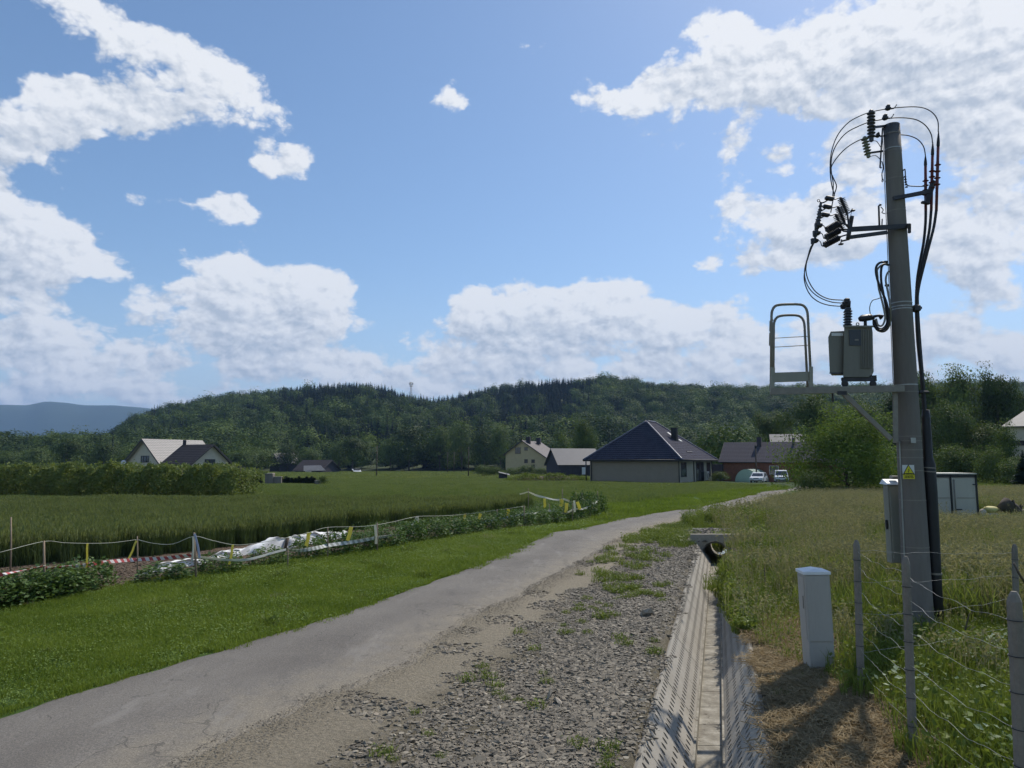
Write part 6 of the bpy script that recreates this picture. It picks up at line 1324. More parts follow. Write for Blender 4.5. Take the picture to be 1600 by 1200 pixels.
def stonemat():
    m, nt, p = base('broken_stone'); N, L = nt.nodes, nt.links; geo = N.new('ShaderNodeNewGeometry'); tc = N.new('ShaderNodeTexCoord')
    c = ramp(nt, geo.outputs['Random Per Island'], [(0, (.06, .05, .035)), (.45, (.14, .118, .082)), (.8, (.23, .195, .14)), (.94, (.38, .335, .25)), (1, (.20, .13, .085))]); c = mixc(nt, .35, c, ramp(nt, noise(nt, tc.outputs['Object'], 40, 4), [(.3, (.07, .062, .05)), (.7, (.28, .25, .20))])); L.new(c, p.inputs['Base Color'])
    p.inputs['Roughness'].default_value = .85; bump(nt, noise(nt, tc.outputs['Object'], 120, 3), .3, .004, p); return m
M['stone'] = stonemat()
gs = [(*stones(190, .42, .005, .028, rg), M['stone']) for _ in range(4)]; gl = [(*stones(60, .42, .008, .040, rg), M['stone']) for _ in range(4)]
def tg(x, y): a = xr(y); b = DS * y - .70; return (x - a) / np.maximum(b - a, .2)      # 0 at the road, 1 at the ditch
def k_gr(x, y): t = tg(x, y); return inview(x, y) & (x > xr(y) + .05) & (S_(x, y) < -.92) & (rg.uniform(size=len(x)) < np.clip((t - .24) * 2.2, .03, 1))
Pg = jgrid(-3, 7, 2.4, 23, .16, rg, k_gr, .02); n = len(Pg); scg = U(.7, 1.25, n) * (1 + Pg[:, 1] * .02); scatter('gravel', gs, Pg, U(0, 6.28, n), scg, rg)
Pg = jgrid(-3, 7, 2.4, 21, .22, rg, lambda x, y: inview(x, y) & (x > xr(y) + .4) & (S_(x, y) < -.93) & (rg.uniform(size=len(x)) < np.clip((tg(x, y) - .45) * 1.7, 0, 1) ** 1.3)); n = len(Pg); scatter('coarse_gravel', gl, Pg, U(0, 6.28, n), U(.7, 1.35, n) * (1 + Pg[:, 1] * .015), rg)
# grit scattered on the margin of the asphalt
yy = U(3.5, 22, 500); xx = xr(yy) - np.abs(rg.normal(size=500)) * .35 + .15; scatter('grit', [(*stones(60, .5, .003, .010, rg), M['stone']) for _ in range(3)], np.column_stack([xx, yy, terr(xx, yy) + .02]), U(0, 6.28, 500), U(.8, 1.3, 500), rg)
xx = U(-1.0, .75, 150); yy = U(21.5, 24.95, 150); scatter('culvert_rubble', [(*stones(50, .5, .015, .07, rg), M['stone']) for _ in range(3)], np.column_stack([xx + DS * yy, yy, terr(xx + DS * yy, yy) + .05 + .06 * np.exp(-((xx + .2) / .4) ** 2)]), U(0, 6.28, 150), U(.8, 1.3, 150), rg)
# weeds in the gravel
wt = [(*join(blades(60, .2, .03, .14, .007, 1.0, rg), leaves(np.column_stack([rg.normal(size=(34, 2)) * .06, U(.01, .08, 34)]), .035, rg, .7, .7)), LM['weed']) for _ in range(4)]
C_ = [(gnd(u, v), k, s) for u, v, k, s in ((745, 1055, 3, .14), (800, 1095, 4, .12), (770, 1062, 2, .1), (850, 1060, 2, .1), (960, 905, 22, .35), (975, 925, 16, .3), (990, 870, 26, .5), (935, 950, 10, .3), (1020, 850, 24, .5), (950, 880, 12, .4), (640, 1110, 1, .1), (700, 1140, 2, .12), (1010, 930, 9, .2), (880, 985, 3, .2), (820, 1010, 2, .2), (620, 1185, 2, .1), (900, 960, 4, .25), (1045, 845, 18, .5), (1000, 1010, 5, .12), (930, 1180, 4, .08))]
pp = np.concatenate([np.column_stack([c.x + rg.normal(size=k) * s, c.y + rg.normal(size=k) * s * 1.8]) for c, k, s in C_]); pp = pp[(S_(pp[:, 0], pp[:, 1]) < -.78) & (pp[:, 0] > xr(pp[:, 1]) + .2)]
scatter('gravel_weeds', wt, np.column_stack([pp, terr(pp[:, 0], pp[:, 1])]), U(0, 6.28, len(pp)), U(.45, .95, len(pp)) * (1 + np.clip(pp[:, 1] - 8, 0, 14) * .09), rg)
# grass between road and the culvert, and beyond along the road
Pq = jgrid(3, 26, 20.0, 66, .42, rg, lambda x, y: inview(x, y) & (x > xr(y) + .5 + np.interp(y, [30, 50], [0, .9]) + .2 * rg.normal(size=len(x))) & ((y > 25.4) | (S_(x, y) < -.8)) & (x < xr(y) + np.interp(y, [17, 22, 28, 66], [2.6, 4.5, 6, 7])) & (rg.uniform(size=len(x)) < np.interp(y, [20, 26], [.12, .95])), .02); n = len(Pq)
sq = U(.8, 1.4, n); scatter('roadside_grass', weedp, Pq, U(0, 6.28, n), np.column_stack([sq, sq, sq * np.interp(Pq[:, 1], [28, 45], [.9, .35])]), rg)
for (u, v, s, lab, sd_) in ((858, 1090, .075, 'pale tan stone lying on the gravel beside weeds', 21), (872, 1098, .07, 'flat pale stone lying on the gravel just below the tan stone', 22), (1000, 1165, .05, 'pale flat stone in the coarse gravel close to the ditch slabs', 23), (1010, 962, .12, 'flat brownish stone lying at the upper edge of the ditch slabs', 24)):
    c = gnd(u, v); V_, F_ = stones(1, 0, s, s, np.random.default_rng(sd_)); V_[:, 2] *= 1.6; o = npmesh('stone', V_, F_, M['concrete_pale']); o.location = c + Vector((0, 0, .012)); setp(o, lab, 'stone')

# wheat
def wheatpatch(n, size, h, rng):
    p = rng.uniform(-size / 2, size / 2, (n, 2)); hh = h; st = blades(n, size, hh * .9, hh * 1.12, .011, .12, rng, base=p); V = st[0].reshape(-1, 5, 3); tip = V[:, 4]
    lf = blades(n * 2, size, h * .45, h * .8, .014, .45, rng)
    d = np.zeros_like(tip); d[:, 2] = 1; d[:, :2] = rng.normal(size=(n, 2)) * .25
    hd = leaves(np.concatenate([tip, tip - [0, 0, .05]]), .10, rng, -.3, .25); Vh = hd[0].reshape(-1, 4, 3); c = Vh.mean(1, keepdims=True); rel = Vh - c; L_ = np.linalg.norm(rel[:, 0], axis=1)
    dd = np.concatenate([d, d]); Vh[:, 0] = c[:, 0] - dd * L_[:, None]; Vh[:, 2] = c[:, 0] + dd * L_[:, None]
    return join(st, lf), (Vh.reshape(-1, 3), hd[1])
wp = []
for _ in range(3): a, b = wheatpatch(130, .62, .80, rg); wp += [(*a, LM['wheat']), (*b, LM['ear'])]
# stalks and ears of one patch share a point: two layers with the same seed
def k_w(x, y): return inview(x, y, .05) & in_wheat(x, y)
Pw = jgrid(-48, 1.2, 14.5, WBY, .36, rg, k_w, .012)
Pw = Pw[rg.uniform(size=len(Pw)) < np.clip(1.25 - wheat_d(Pw[:, 0], Pw[:, 1]) * .02, .7, 1)]; n = len(Pw); rw = U(0, 6.28, n); sw_ = U(.93, 1.07, n); f = 1 + .012 * np.clip(Pw[:, 1] - 20, 0, 40)
lane = .94 + .06 * np.sin((Pw[:, 1] - wheat_y(Pw[:, 0])) * .9); sz = np.column_stack([sw_ * f, sw_ * f, sw_ * lane * 1.02])
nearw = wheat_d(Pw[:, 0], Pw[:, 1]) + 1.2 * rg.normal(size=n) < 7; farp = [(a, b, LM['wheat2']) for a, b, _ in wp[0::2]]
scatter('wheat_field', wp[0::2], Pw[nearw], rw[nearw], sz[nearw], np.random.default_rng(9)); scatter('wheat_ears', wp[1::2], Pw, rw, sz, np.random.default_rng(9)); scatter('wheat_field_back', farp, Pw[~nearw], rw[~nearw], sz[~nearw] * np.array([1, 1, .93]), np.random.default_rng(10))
# green crop beyond and right of the wheat
def k_c(x, y): return inview(x, y, .02) & ~in_wheat(x, y) & (y > np.where(x < WX1, WBY, np.interp(x, [WX1, PX1 + 1, 10, 27, 60], [WY1 + 3, 44, 50, 68, 90]))) & (x < xl(np.minimum(y, 95)) - 3 - y * .03)
Pc = jgrid(-100, 30, 34, 130, .8, rg, k_c, .010); n = len(Pc); scatter('green_crop', [(*blades(170, 1.3, .25, .5, .028, .4, rg), LM['crop']) for _ in range(3)], Pc, U(0, 6.28, n), np.column_stack([1 + (Pc[:, 1] - 34) * .008] * 2 + [np.interp(Pc[:, 1], [40, 75, 130], [1.0, .6, .5])]), rg)
Px = jgrid(-240, 120, 128, 312, 2.3, rg, lambda x, y: inview(x, y, .02) & (x < .25 * y), .004); n = len(Px); scatter('far_crop', [(*blades(150, 1.3, .25, .5, .05, .4, rg), LM['crop']) for _ in range(2)] + [(*blades(150, 1.3, .25, .5, .05, .4, rg), LM['wheat2'])], Px, U(0, 6.28, n), np.column_stack([U(2.2, 3.2, n)] * 2 + [U(.6, 1.1, n)]), rg)
Pv = jgrid(-2, 32, 30, 96, .6, rg, lambda x, y: inview(x, y) & (x < xl(y) - .05) & ~k_c(x, y) & (x > xl(y) - 14) & ((x > PX1 - .3) | (y > WY1 + 2)), .02); n = len(Pv); scatter('verge_grass', [(*blades(150, .9, .08, .22, .02, .6, rg), LM['lawn']) for _ in range(3)], Pv, U(0, 6.28, n), U(.9, 1.4, n), rg)

# potato / berry garden low plants behind the row
pot = [(*leaves(np.column_stack([rg.normal(size=(110, 2)) * .17, U(.03, .32, 110)]), .075, rg, .6, .6), LM['berry']) for _ in range(3)]
Pp = jgrid(-9, 4, 15, 44, .55, rg, lambda x, y: (y > bush_y(x) + .9) & (y < wheat_y(x) + .2 + np.where(x > WX1, 6, 0)) & (x < PX1 - .4) & (800 + 1100 * x / y > 560) & (rg.uniform(size=len(x)) < np.interp(x, [-7, -3, -1], [.12, .5, .85])), .0); n = len(Pp); scatter('garden_plants', pot, Pp, U(0, 6.28, n), U(.6, 1.1, n), rg)
# crumbly soil heap of the open bed
cl = [(*stones(60, .5, .012, .04, rg), M['soil']) for _ in range(2)]
Pp = jgrid(-12, 1, 13, 30, .4, rg, lambda x, y: (y > bush_y(x) + .1) & (y < wheat_y(x)) & (x < 0)); n = len(Pp); scatter('soil_clods', cl, Pp, U(0, 6.28, n), U(.7, 1.3, n), rg)
# ------------------------------------------------------------------ fenced garden strip: berry row, stakes, string, tapes, fleece
ORD = ['first', 'second', 'third', 'fourth', 'fifth', 'sixth', 'seventh', 'eighth', 'ninth', 'tenth', 'eleventh', 'twelfth', 'thirteenth', 'fourteenth', 'fifteenth', 'sixteenth', 'seventeenth', 'eighteenth', 'nineteenth', 'twentieth',
       'twenty-first', 'twenty-second', 'twenty-third', 'twenty-fourth', 'twenty-fifth', 'twenty-sixth', 'twenty-seventh', 'twenty-eighth', 'twenty-ninth', 'thirtieth', 'thirty-first', 'thirty-second', 'thirty-third', 'thirty-fourth']
rb = np.random.default_rng(21)
def bushproto(nl, ls, seed, W=.95, H=.72):
    r_ = np.random.default_rng(seed); n = nl; a = r_.uniform(0, 6.28, n); q = r_.uniform(.15, 1, n) ** .5; h = r_.uniform(0, 1, n) ** .8
    C = np.column_stack([np.cos(a) * q * W / 2 * (1.05 - .25 * h), np.sin(a) * q * W / 2 * (1.05 - .25 * h), .05 + h * H * (1 - .25 * q ** 2)]) + r_.normal(size=(n, 3)) * .035
    k = 9; ph = r_.uniform(0, 6.28, k); C[:, 2] *= 1 + .14 * np.sin(3 * a + ph[0]) + .1 * np.sin(7 * a + ph[1])
    V, F = leaves(C, ls, r_, .55, .68); o = npmesh('foliage', V, F, LM['berry'], link=False); b = MB()
    for i in range(9): c = C[r_.integers(0, n)]; b.tube([(c[0] * .3, c[1] * .3, -.05), (c[0] * .8, c[1] * .8, c[2] * .6), tuple(c)], [.007, .005, .003], 5)
    s = b.build('stem', M['wood']); COL.objects.unlink(s); return o.data, s.data
BP = [bushproto(1150, .085, k, 1.15, .76) for k in range(3)] + [bushproto(800, .10, 9 + k, 1.1, .74) for k in range(2)]
def berry(loc, k, sc, label):
    t = thing('berry_bush', label, 'berry bush', loc, 'berry bushes in the row along the grass verge'); t.rotation_euler = (0, 0, rb.uniform(0, 6.28)); t.scale = sc
    for nm, me in zip(('foliage', 'stem'), BP[k]): o = bpy.data.objects.new(nm, me); COL.objects.link(o); o.parent = t
xs = [at(u, 900, float(np.interp(u, [-150, 150], [10.5, 12.8]))).x for u in (-70, -28, 10, 44, 78, 108, 134)]
for k, (u, D) in enumerate(((-60, 11.0), (-18, 11.35), (18, 11.7), (52, 12.05), (84, 12.4), (112, 12.75), (135, 13.2))):
    x = (u - 800) / FPX * D; D += .25; s = rb.uniform(.82, 1.0); berry((x, D, tz(x, D)), k % 3, (s, s, s * .64), '%s berry bush from the left in the short row behind the red tape' % ORD[k])
x = -6.9; k = 0
while x < PX1 - .25:
    D = float(bush_y(x)) + .38; u = 800 + x / D * FPX
    if u > 262:
        gap = .62 + .0 * k; hh = np.interp(u, [262, 285, 310, 335, 420, 520, 700, 860, 900, 940], [.35, .5, .8, .55, .62, .7, .75, .8, 1.0, 1.05]) * rb.uniform(.8, 1.12); s = rb.uniform(.85, 1.1)
        berry((x, D, tz(x, D)), int(rb.integers(0, 5)), (s, s, hh), '%s berry bush from the left in the long row beside the grass verge' % (ORD[k] if k < len(ORD) else ORD[-1])); k += 1
        x += rb.uniform(.48, .68)
    else: x += .3
for q, (u, D) in enumerate(((905, 36.5), (918, 36), (930, 35.2))): x = (u - 800) / FPX * D; berry((x, D, tz(x, D)), q, (1.05, 1.05, 1.25), '%s berry bush from the left in the tall dense clump ending the row' % ORD[q])
def gD(u, v): return gnd(u, v).y
# stakes
stk = [(17, 889, 808, 15.5, .018, 0), (68.5, 936, 845, None, .02, 0), (214.5, 907, 838, None, .014, 0), (307, 907, 832, None, .022, -4), (449.5, 889, 858, None, .014, 0), (512, 874, 824, None, .017, 0), (589.5, 864, 817, None, .022, 0), (652, 842, 806, 23.0, .02, 0),
       (727, 829, 802.5, 27.5, .02, 0), (776.5, 826, 796, None, .022, 0), (818.8, 824, 790, None, .025, 0), (825.5, 797, 763, 37, .022, 0), (878.5, 800, 764, 37, .022, 0), (858.5, 812, 788, None, .018, 0), (894.5, 816, 786, None, .02, 0), (909.5, 800, 769, 36, .018, 0), (933.7, 800, 767, 35.5, .02, 0)]
tops = {}
for k, (u, vb_, vt, D, w, lean) in enumerate(stk):
    D = D or gD(u, vb_); b0 = at(u, vb_, D); b0.z = min(b0.z, tz(b0.x, D)); top = at(u + lean, vt, D); tops[k] = top
    t = thing('garden_stake', '%s thin wooden stake from the left of the taped garden strip' % ORD[k], 'stake', b0, 'stakes around the garden strip')
    MB().tube([b0 - Vector((0, 0, .1)), b0.lerp(top, .5) + Vector((.006, 0, 0)), top], [w, w * .95, w * .85], 7).build('shaft', M['wood'], t)
st = MB().tube([at(445, 859, 19.6), at(450, 840, 19.7)], .045, 7); setp(st.build('garden_stake', M['wood_dark']), 'thick dark leaning stake in front of the white fleece', 'stake')
# upper string
def Dn(u): return float(np.interp(u, [0, 68, 214, 307, 449, 512, 590, 652, 727, 777, 819, 860, 895, 935], [11.4, gD(68, 936), gD(214, 907), gD(307, 907), gD(449, 889), gD(512, 874), gD(590, 864), 23.0, 27.5, gD(776, 826), gD(819, 824), gD(858, 812), gD(894, 816), 35]))
def poly(pts): return [at(u, v, Dn(u)) for u, v in pts]
stg = MB().tube(spline(poly([(-40, 872), (0, 863), (68.5, 846), (100, 848), (136, 849), (175, 848), (214.5, 843)]), 5), .004, 5).tube(spline(poly([(214.5, 843), (240, 849), (270, 850), (303, 838), (330, 844), (363, 851), (391, 850), (440, 842), (483, 832), (512, 824), (560, 823), (589, 820), (620, 814), (652, 807), (690, 806), (727, 803.5), (777, 797), (819, 791)]), 4), .006, 5)
setp(stg.build('string_line', M['string']), 'thin pale string tied along the tops of the garden stakes', 'string')
def ribbon(name, pts, w, m, label, cat, group=None, twist=0.0, period=1):
    pts = spline(pts, 5); me = bpy.data.meshes.new(name); V, F, UV = [], [], []; L_ = 0
    for i, p in enumerate(pts):
        if i: L_ += (p - pts[i - 1]).length
        t = (pts[min(i + 1, len(pts) - 1)] - pts[max(i - 1, 0)]).normalized(); s = t.cross(Vector((0, 1, 0))); s = s.normalized() if s.length > .1 else Vector((1, 0, 0))
        a = twist * math.sin(L_ * 2.1 + 1) ; s = (s * math.cos(a) + t.cross(s) * math.sin(a)); o_ = t.cross(s) * .002
        V += [p - s * w / 2 - o_, p + s * w / 2 - o_, p + s * w / 2 + o_, p - s * w / 2 + o_]; UV.append(L_)
    n = len(pts)
    for i in range(n - 1):
        for k in range(4): j = (k + 1) % 4; F.append((4 * i + k, 4 * i + j, 4 * i + 4 + j, 4 * i + 4 + k))
    F += [(3, 2, 1, 0), (4 * n - 4, 4 * n - 3, 4 * n - 2, 4 * n - 1)]; me.from_pydata([tuple(v) for v in V], [], F); ul = me.uv_layers.new(name='UVMap')
    for p_ in me.polygons:
        for li in p_.loop_indices: vi = me.loops[li].vertex_index; ul.data[li].uv = (UV[vi // 4], w if vi % 4 in (1, 2) else 0)
    me.materials.append(m); o = bpy.data.objects.new(name, me); COL.objects.link(o); return setp(o, label, cat, group)
M['tape_red'].node_tree.nodes; 
for nt_, per in ((M['tape_red'].node_tree, .155), (M['tape_grey'].node_tree, .17)):
    for nd in nt_.nodes:
        if nd.type == 'MATH' and nd.operation == 'DIVIDE': nd.inputs[1].default_value = per
ribbon('barrier_tape', poly([(-60, 909), (-20, 902), (0, 898), (30, 892), (50, 888), (68, 885)]), .075, M['tape_red'], 'red and white barrier tape at the far left, left of the second stake', 'barrier tape', 'barrier tapes', .5)
ribbon('barrier_tape', poly([(69, 888), (100, 886), (133, 883), (160, 879), (190, 876), (214, 874.5), (258, 872), (285, 869), (302, 867)]), .066, M['tape_red'], 'red and white barrier tape running from the second stake to the stake with blue strips', 'barrier tape', 'barrier tapes', .5)
ribbon('barrier_tape', poly([(308, 870), (335, 873), (360, 875), (385, 874.5), (405, 870), (425, 864), (447, 858.5)]), .05, M['tape_white'], 'plain white sagging tape in front of the fleece', 'barrier tape', 'barrier tapes', .3)
ribbon('barrier_tape', poly([(447, 859), (470, 860), (500, 855), (513, 852), (560, 845.5), (589, 840), (620, 836), (652, 831), (690, 826), (727, 819), (750, 815.5), (777, 811.5), (800, 807), (819, 803.5)]), .085, M['tape_grey'], 'grey and white striped tape running along the middle of the berry row', 'barrier tape', 'barrier tapes', .4)
ribbon('barrier_tape', poly([(819, 803.5), (840, 801.5), (858, 798), (872, 800), (885, 801), (897, 796), (912, 795), (923, 790), (935, 782)]), .08, M['tape_white'], 'pale tape sagging along the far end of the berry row', 'barrier tape', 'barrier tapes', .6)
ribbon('barrier_tape', [at(u, v, 37) for u, v in ((812, 772), (819, 770.5), (826, 769), (838, 774), (852, 777.5), (865, 780.5), (876, 781), (881, 780), (895, 785))], .10, M['tape_white'], 'pale tape strung across the far end between the stakes behind the row', 'barrier tape', 'barrier tapes', .9)
ribs = [((136.5, 849), (134, 893), .05), ((213, 845), (200, 875), .05), ((364, 851), (358, 882), .06), ((483, 832), (478, 853), .10), ((549, 823), (543, 845), .11), ((727, 803.5), (722.5, 821), .09), ((751, 802.5), (747, 815), .11), ((794.5, 795.5), (792.5, 811.5), .12), ((851, 779), (851, 795), .14), ((877.5, 780), (877, 791.5), .20), ((885.5, 786), (884, 801), .14), ((902, 784), (906, 796), .14)]
for k, (a, b, w) in enumerate(ribs):
    D = Dn(a[0]) if k not in (8, 9) else 36.9; A_, B_ = at(*a, D - .02), at(*b, D - .02); me_ = A_.lerp(B_, .5) + Vector((.01, 0, 0))
    ribbon('marker_ribbon', [A_, A_.lerp(B_, .25), me_, B_], w, M['tape_yellow'], '%s yellow ribbon from the left hanging on the garden string' % ORD[k], 'ribbon', 'yellow ribbons on the garden string', .4)
for k, (a, b, w, m, lab) in enumerate((((302, 838), (300, 878), .045, 'tape_white', 'white strip hanging down the left side of the stake with blue strips'), ((304, 834), (312, 872), .05, 'tape_blue', 'bluish strip hanging down the right side of the bamboo stake'), ((586, 820), (587.5, 850), .07, 'tape_white', 'white strip wrapped down the stake right of the fleece'),
        ((651, 807), (641, 825), .05, 'tape_white', 'left white strip of the fan tied on the stake amid the row'), ((652, 807), (648, 832), .05, 'tape_white', 'middle white strip of the fan tied on the stake amid the row'), ((652.5, 807), (654, 830), .06, 'tape_white', 'right white strip of the fan tied on the stake amid the row'), ((897, 782), (898, 800), .09, 'tape_white', 'pale strip on the stake at the far end of the row'))):
    D = Dn(a[0]) - .05; A_, B_ = at(*a, D), at(*b, D); ribbon('tape_strip', [A_, A_.lerp(B_, .5) + Vector((.012, 0, 0)), B_], w, M[m], lab, 'tape strip', 'strips tied to the stakes', .3)
# fleece
def fleece(pts, name, label, seed):
    r_ = np.random.default_rng(seed); C = [at(u, v, D) for u, v, D, h, w in pts]; hs = [p[3] for p in pts]; ws_ = [p[4] for p in pts]; n, m_ = 110, 30; ph = r_.uniform(0, 6.28, 8)
    T = np.linspace(0, len(C) - 1, n); V = np.zeros((n, m_, 3))
    for i, t in enumerate(T):
        k = min(int(t), len(C) - 2); c = C[k].lerp(C[k + 1], t - k); h = np.interp(t, range(len(C)), hs); w = np.interp(t, range(len(C)), ws_)
        for j in range(m_):
            q = j / (m_ - 1) * 2 - 1; x, y = c.x + .15 * q * w, c.y + q * w / 2 + .08 * math.sin(t * 5 + ph[0]); e = max(0, 1 - abs(q) ** 2.2) ** .6
            f = .8 + .12 * math.sin(t * 2.3 + ph[1] + q) + .05 * math.sin(t * 5 + ph[2] + 4 * q) + .025 * math.sin(t * 13 + ph[3] + 6 * q) + .03 * math.sin(q * 9 + t * 4)
            V[i, j] = (x, y, tz(x, y) + .01 + .68 * h * e * f)
    i, j = np.meshgrid(np.arange(n - 1), np.arange(m_ - 1), indexing='ij'); a = (i * m_ + j).ravel(); o = npmesh(name, V.reshape(-1, 3), np.stack([a, a + m_, a + m_ + 1, a + 1], -1), M['fleece'], smooth=True); return setp(o, label, 'garden fleece')
fleece([(236, 880, 15.3, .02, .5), (252, 878, 15.5, .24, .9), (273, 875, 15.9, .40, 1.1), (292, 873, 16.2, .30, 1.0), (308, 872, 16.6, .04, .6)], 'garden_fleece', 'low white fleece heap on bare soil left of the stake with blue strips', 1)
fleece([(318, 872, 16.9, .05, .6), (334, 868, 17.3, .22, .9), (348, 866, 17.6, .34, 1.0), (365, 862, 18.0, .30, 1.1), (385, 860, 18.5, .38, 1.2), (410, 858, 19.0, .48, 1.3), (440, 856, 19.5, .62, 1.4), (465, 852, 20.3, .64, 1.4), (488, 850, 21.0, .50, 1.3), (508, 847, 21.8, .55, 1.3), (528, 845, 22.5, .42, 1.2), (545, 843, 23.2, .05, .8)], 'garden_fleece', 'long rumpled white fleece covering the bed behind the berry bushes', 2)
# tall hedge block left, in front of the white house
hr = np.random.default_rng(31); xA, xB = (-60 - 800) / FPX * 51 , (378 - 800) / FPX * 51; hd = thing('hedge', 'long tall block of leafy green hedge in the field on the left', 'hedge', ((xA + xB) / 2, 54, tz(-30, 52)))
n = 62000; X = hr.uniform(xA - 6, xB, n); Y = 51 + hr.uniform(0, 1, n) ** 1.8 * 6.0; top = 2.12 + .20 * np.sin(X * 1.9) + .16 * np.sin(X * 4.3 + 1) + .12 * np.sin(X * 9.1 + Y * 2) - .25 * np.clip((X - xB + 2) / 2, 0, 1); Z_ = top * (1 - hr.uniform(0, 1, n) ** 2.0) + hr.exponential(.07, n); bul = .5 * np.sin(X * 1.1 + 2) * .5 + .35 * np.sin(X * 2.6); Yf = Y + bul * .5 - .5 * np.sin(np.clip(Z_ / top, 0, 1) * 3.1)
V, F = leaves(np.column_stack([X, Yf, terr(X, Yf) + Z_]) - np.array(hd.location), .19, hr, .35, .6, np.column_stack([0 * X, -np.ones(n), .4 + 0 * X])); o = npmesh('foliage', V, F, LM['hedge']); o.parent = hd
b = MB()
for k in range(90):
    x = hr.uniform(xA, xB); y = 51.2 + hr.uniform(0, 4); z = tz(x, y); b.tube([(x, y, z), (x + hr.normal() * .15, y, z + 1.1), (x + hr.normal() * .35, y, z + 2.3)], [.03, .022, .01], 5)
b.build('stem', M['wood_dark'], hd)
# ------------------------------------------------------------------ trees, hill wood, mountains, haze
tr_ = np.random.default_rng(41)
PR = {}
def proto(key):
    if key in PR: return PR[key]
    kind, q = key; r_ = np.random.default_rng(hash(key[0]) % 1000 if False else sum(map(ord, key[0])) * 7 + q)
    if kind == 'near':  (V, F), C = crown('round', 10, 11.5, 130, 32000, .27, r_, -.16, .38, 1.0); m = LM['walnut']; z0, tr = .1, .16
    elif kind == 'mid': (V, F), C = crown('round', 10, 7, 95, 14000, .27, r_, .14, .36, 1.4); m = LM['broad']; z0, tr = .2, .16
    elif kind == 'middark': (V, F), C = crown('cone', 10, 6, 100, 14000, .25, r_, .08, .36, 1.4); m = LM['broad2']; z0, tr = .15, .17
    elif kind == 'far': (V, F), C = crown('round', 10, 8, 44, 3200, .48, r_, .08, .34, 1.8); m = LM['broad']; z0, tr = .15, .18
    elif kind == 'fardark': (V, F), C = crown('round', 10, 7.5, 44, 3200, .48, r_, .06, .32, 1.8); m = LM['broad2']; z0, tr = .15, .18
    elif kind == 'con': V, F = conifer_mesh(10, 3.6, 34, r_, 1.6); C = np.array([[0, 0, 5.]]); m = LM['conifer']; z0, tr = .3, .12
    elif kind == 'thu': V, F = conifer_mesh(1, .34, 22, r_, 1.2); C = np.array([[0, 0, .5]]); m = LM['thuja']; z0, tr = .2, .02
    elif kind == 'shrub': (V, F), C = crown('round', 3, 3.2, 50, 5200, .16, r_, .02, .3); m = LM['broad']; z0, tr = .05, .05
    o = npmesh('crown', V, F, m, link=False); me = o.data
    PR[key] = (me, trunkmesh('trunk', {'thu': 1, 'shrub': 3}.get(kind, 10), tr, C, z0, r_, 8 if len(C) > 3 else 0), {'thu': 1., 'shrub': 3.}.get(kind, 10.)); return PR[key]
def tree(u, D, vtop, wpx, kind, q, label, name='broadleaf_tree', cat='tree', group=None, natw=None):
    x = (u - 800) / FPX * D; z = float(CZ - hbase(D)) ; H = zat(vtop, D) - z; me, tk, h0 = proto((kind, q)); W0 = {'near': 11, 'mid': 8.6, 'middark': 7.2, 'far': 9.6, 'fardark': 9.0, 'con': 3.9, 'thu': .36, 'shrub': 3.8}[kind]
    t = thing(name, label, cat, (x, D, z), group); s = H / h0 * (1.07 if kind in ('mid', 'middark', 'far', 'fardark') else 1); sw2 = wpx / FPX * D / W0; t.scale = (sw2, sw2, s * .97); t.rotation_euler = (0, 0, tr_.uniform(0, 6.28))
    for nm, mm in (('crown', me), ('trunk', tk)): o = bpy.data.objects.new(nm, mm); COL.objects.link(o); o.parent = t
    return t
tree(1318, 57, 650, 142, 'near', 0, 'large sprawling leafy bush tree whose crown reaches the ground beside the road end')
tree(1262, 53, 738, 48, 'shrub', 0, 'low leafy spreading bush at the left foot of the large bush tree by the road', 'bush', 'bush')
R_ = [(1275, 128, 618, 92, 'mid', 0, 'bright leafy tree rising behind the large bush tree, left of the brace'), (1350, 120, 634, 80, 'mid', 1, 'mid green tree behind the platform brace left of the pole'), (1405, 125, 612, 80, 'middark', 0, 'tall dark tree mostly hidden behind the concrete pole'),
 (1452, 128, 603, 76, 'mid', 2, 'tall tree with rounded crown just right of the black conduit cables'), (1502, 122, 583, 92, 'mid', 3, 'tall broad leafy tree at the skyline left of the dark pointed one'), (1562, 118, 577, 66, 'middark', 1, 'tall dark pointed tree at the skyline left of the right house'),
 (1598, 130, 596, 60, 'middark', 2, 'dark tree rising behind the roof of the house at the right edge'), (1486, 92, 638, 74, 'mid', 1, 'bright topped middle height tree right of the conduit'), (1437, 96, 655, 60, 'middark', 0, 'dark tree directly behind the lower pole and conduit'),
 (1530, 90, 668, 80, 'mid', 0, 'bushy green tree behind the white box body'), (1567, 78, 672, 44, 'far', 0, 'grey green willow like tree touching the corner of the right house'), (1594, 68, 700, 44, 'con', 0, 'young conifer in front of the white house at the right edge'),
 (1205, 150, 655, 70, 'mid', 2, 'leafy tree behind the slate barn roof, left of the far grey roof')]
for u, D, vt, w, kd, q, lab in R_: tree(u, D, vt, w, kd, q, lab, 'conifer_tree' if kd == 'con' else 'broadleaf_tree')
for k, (u, D, vt, w, lab) in enumerate(((1480, 82, 700, 60, 'dark leafy bush behind the left end of the box body'), (1512, 80, 704, 60, 'green bush behind the box body, right of the darker one'), (1548, 76, 700, 56, 'loose bush right of the box body before the trees'), (1585, 72, 718, 60, 'bright green bush below the house at the right edge'), (1420, 84, 706, 70, 'dark bush left of the pole base at the meadow edge'), (1390, 88, 700, 60, 'leafy bush between the large bush tree and the pole'),
      (1123, 104, 738, 30, 'bush with pale flowers at the right corner of the blue roofed bungalow'))): tree(u, D, vt, w, 'shrub', k % 3, lab, 'bush', 'bush')
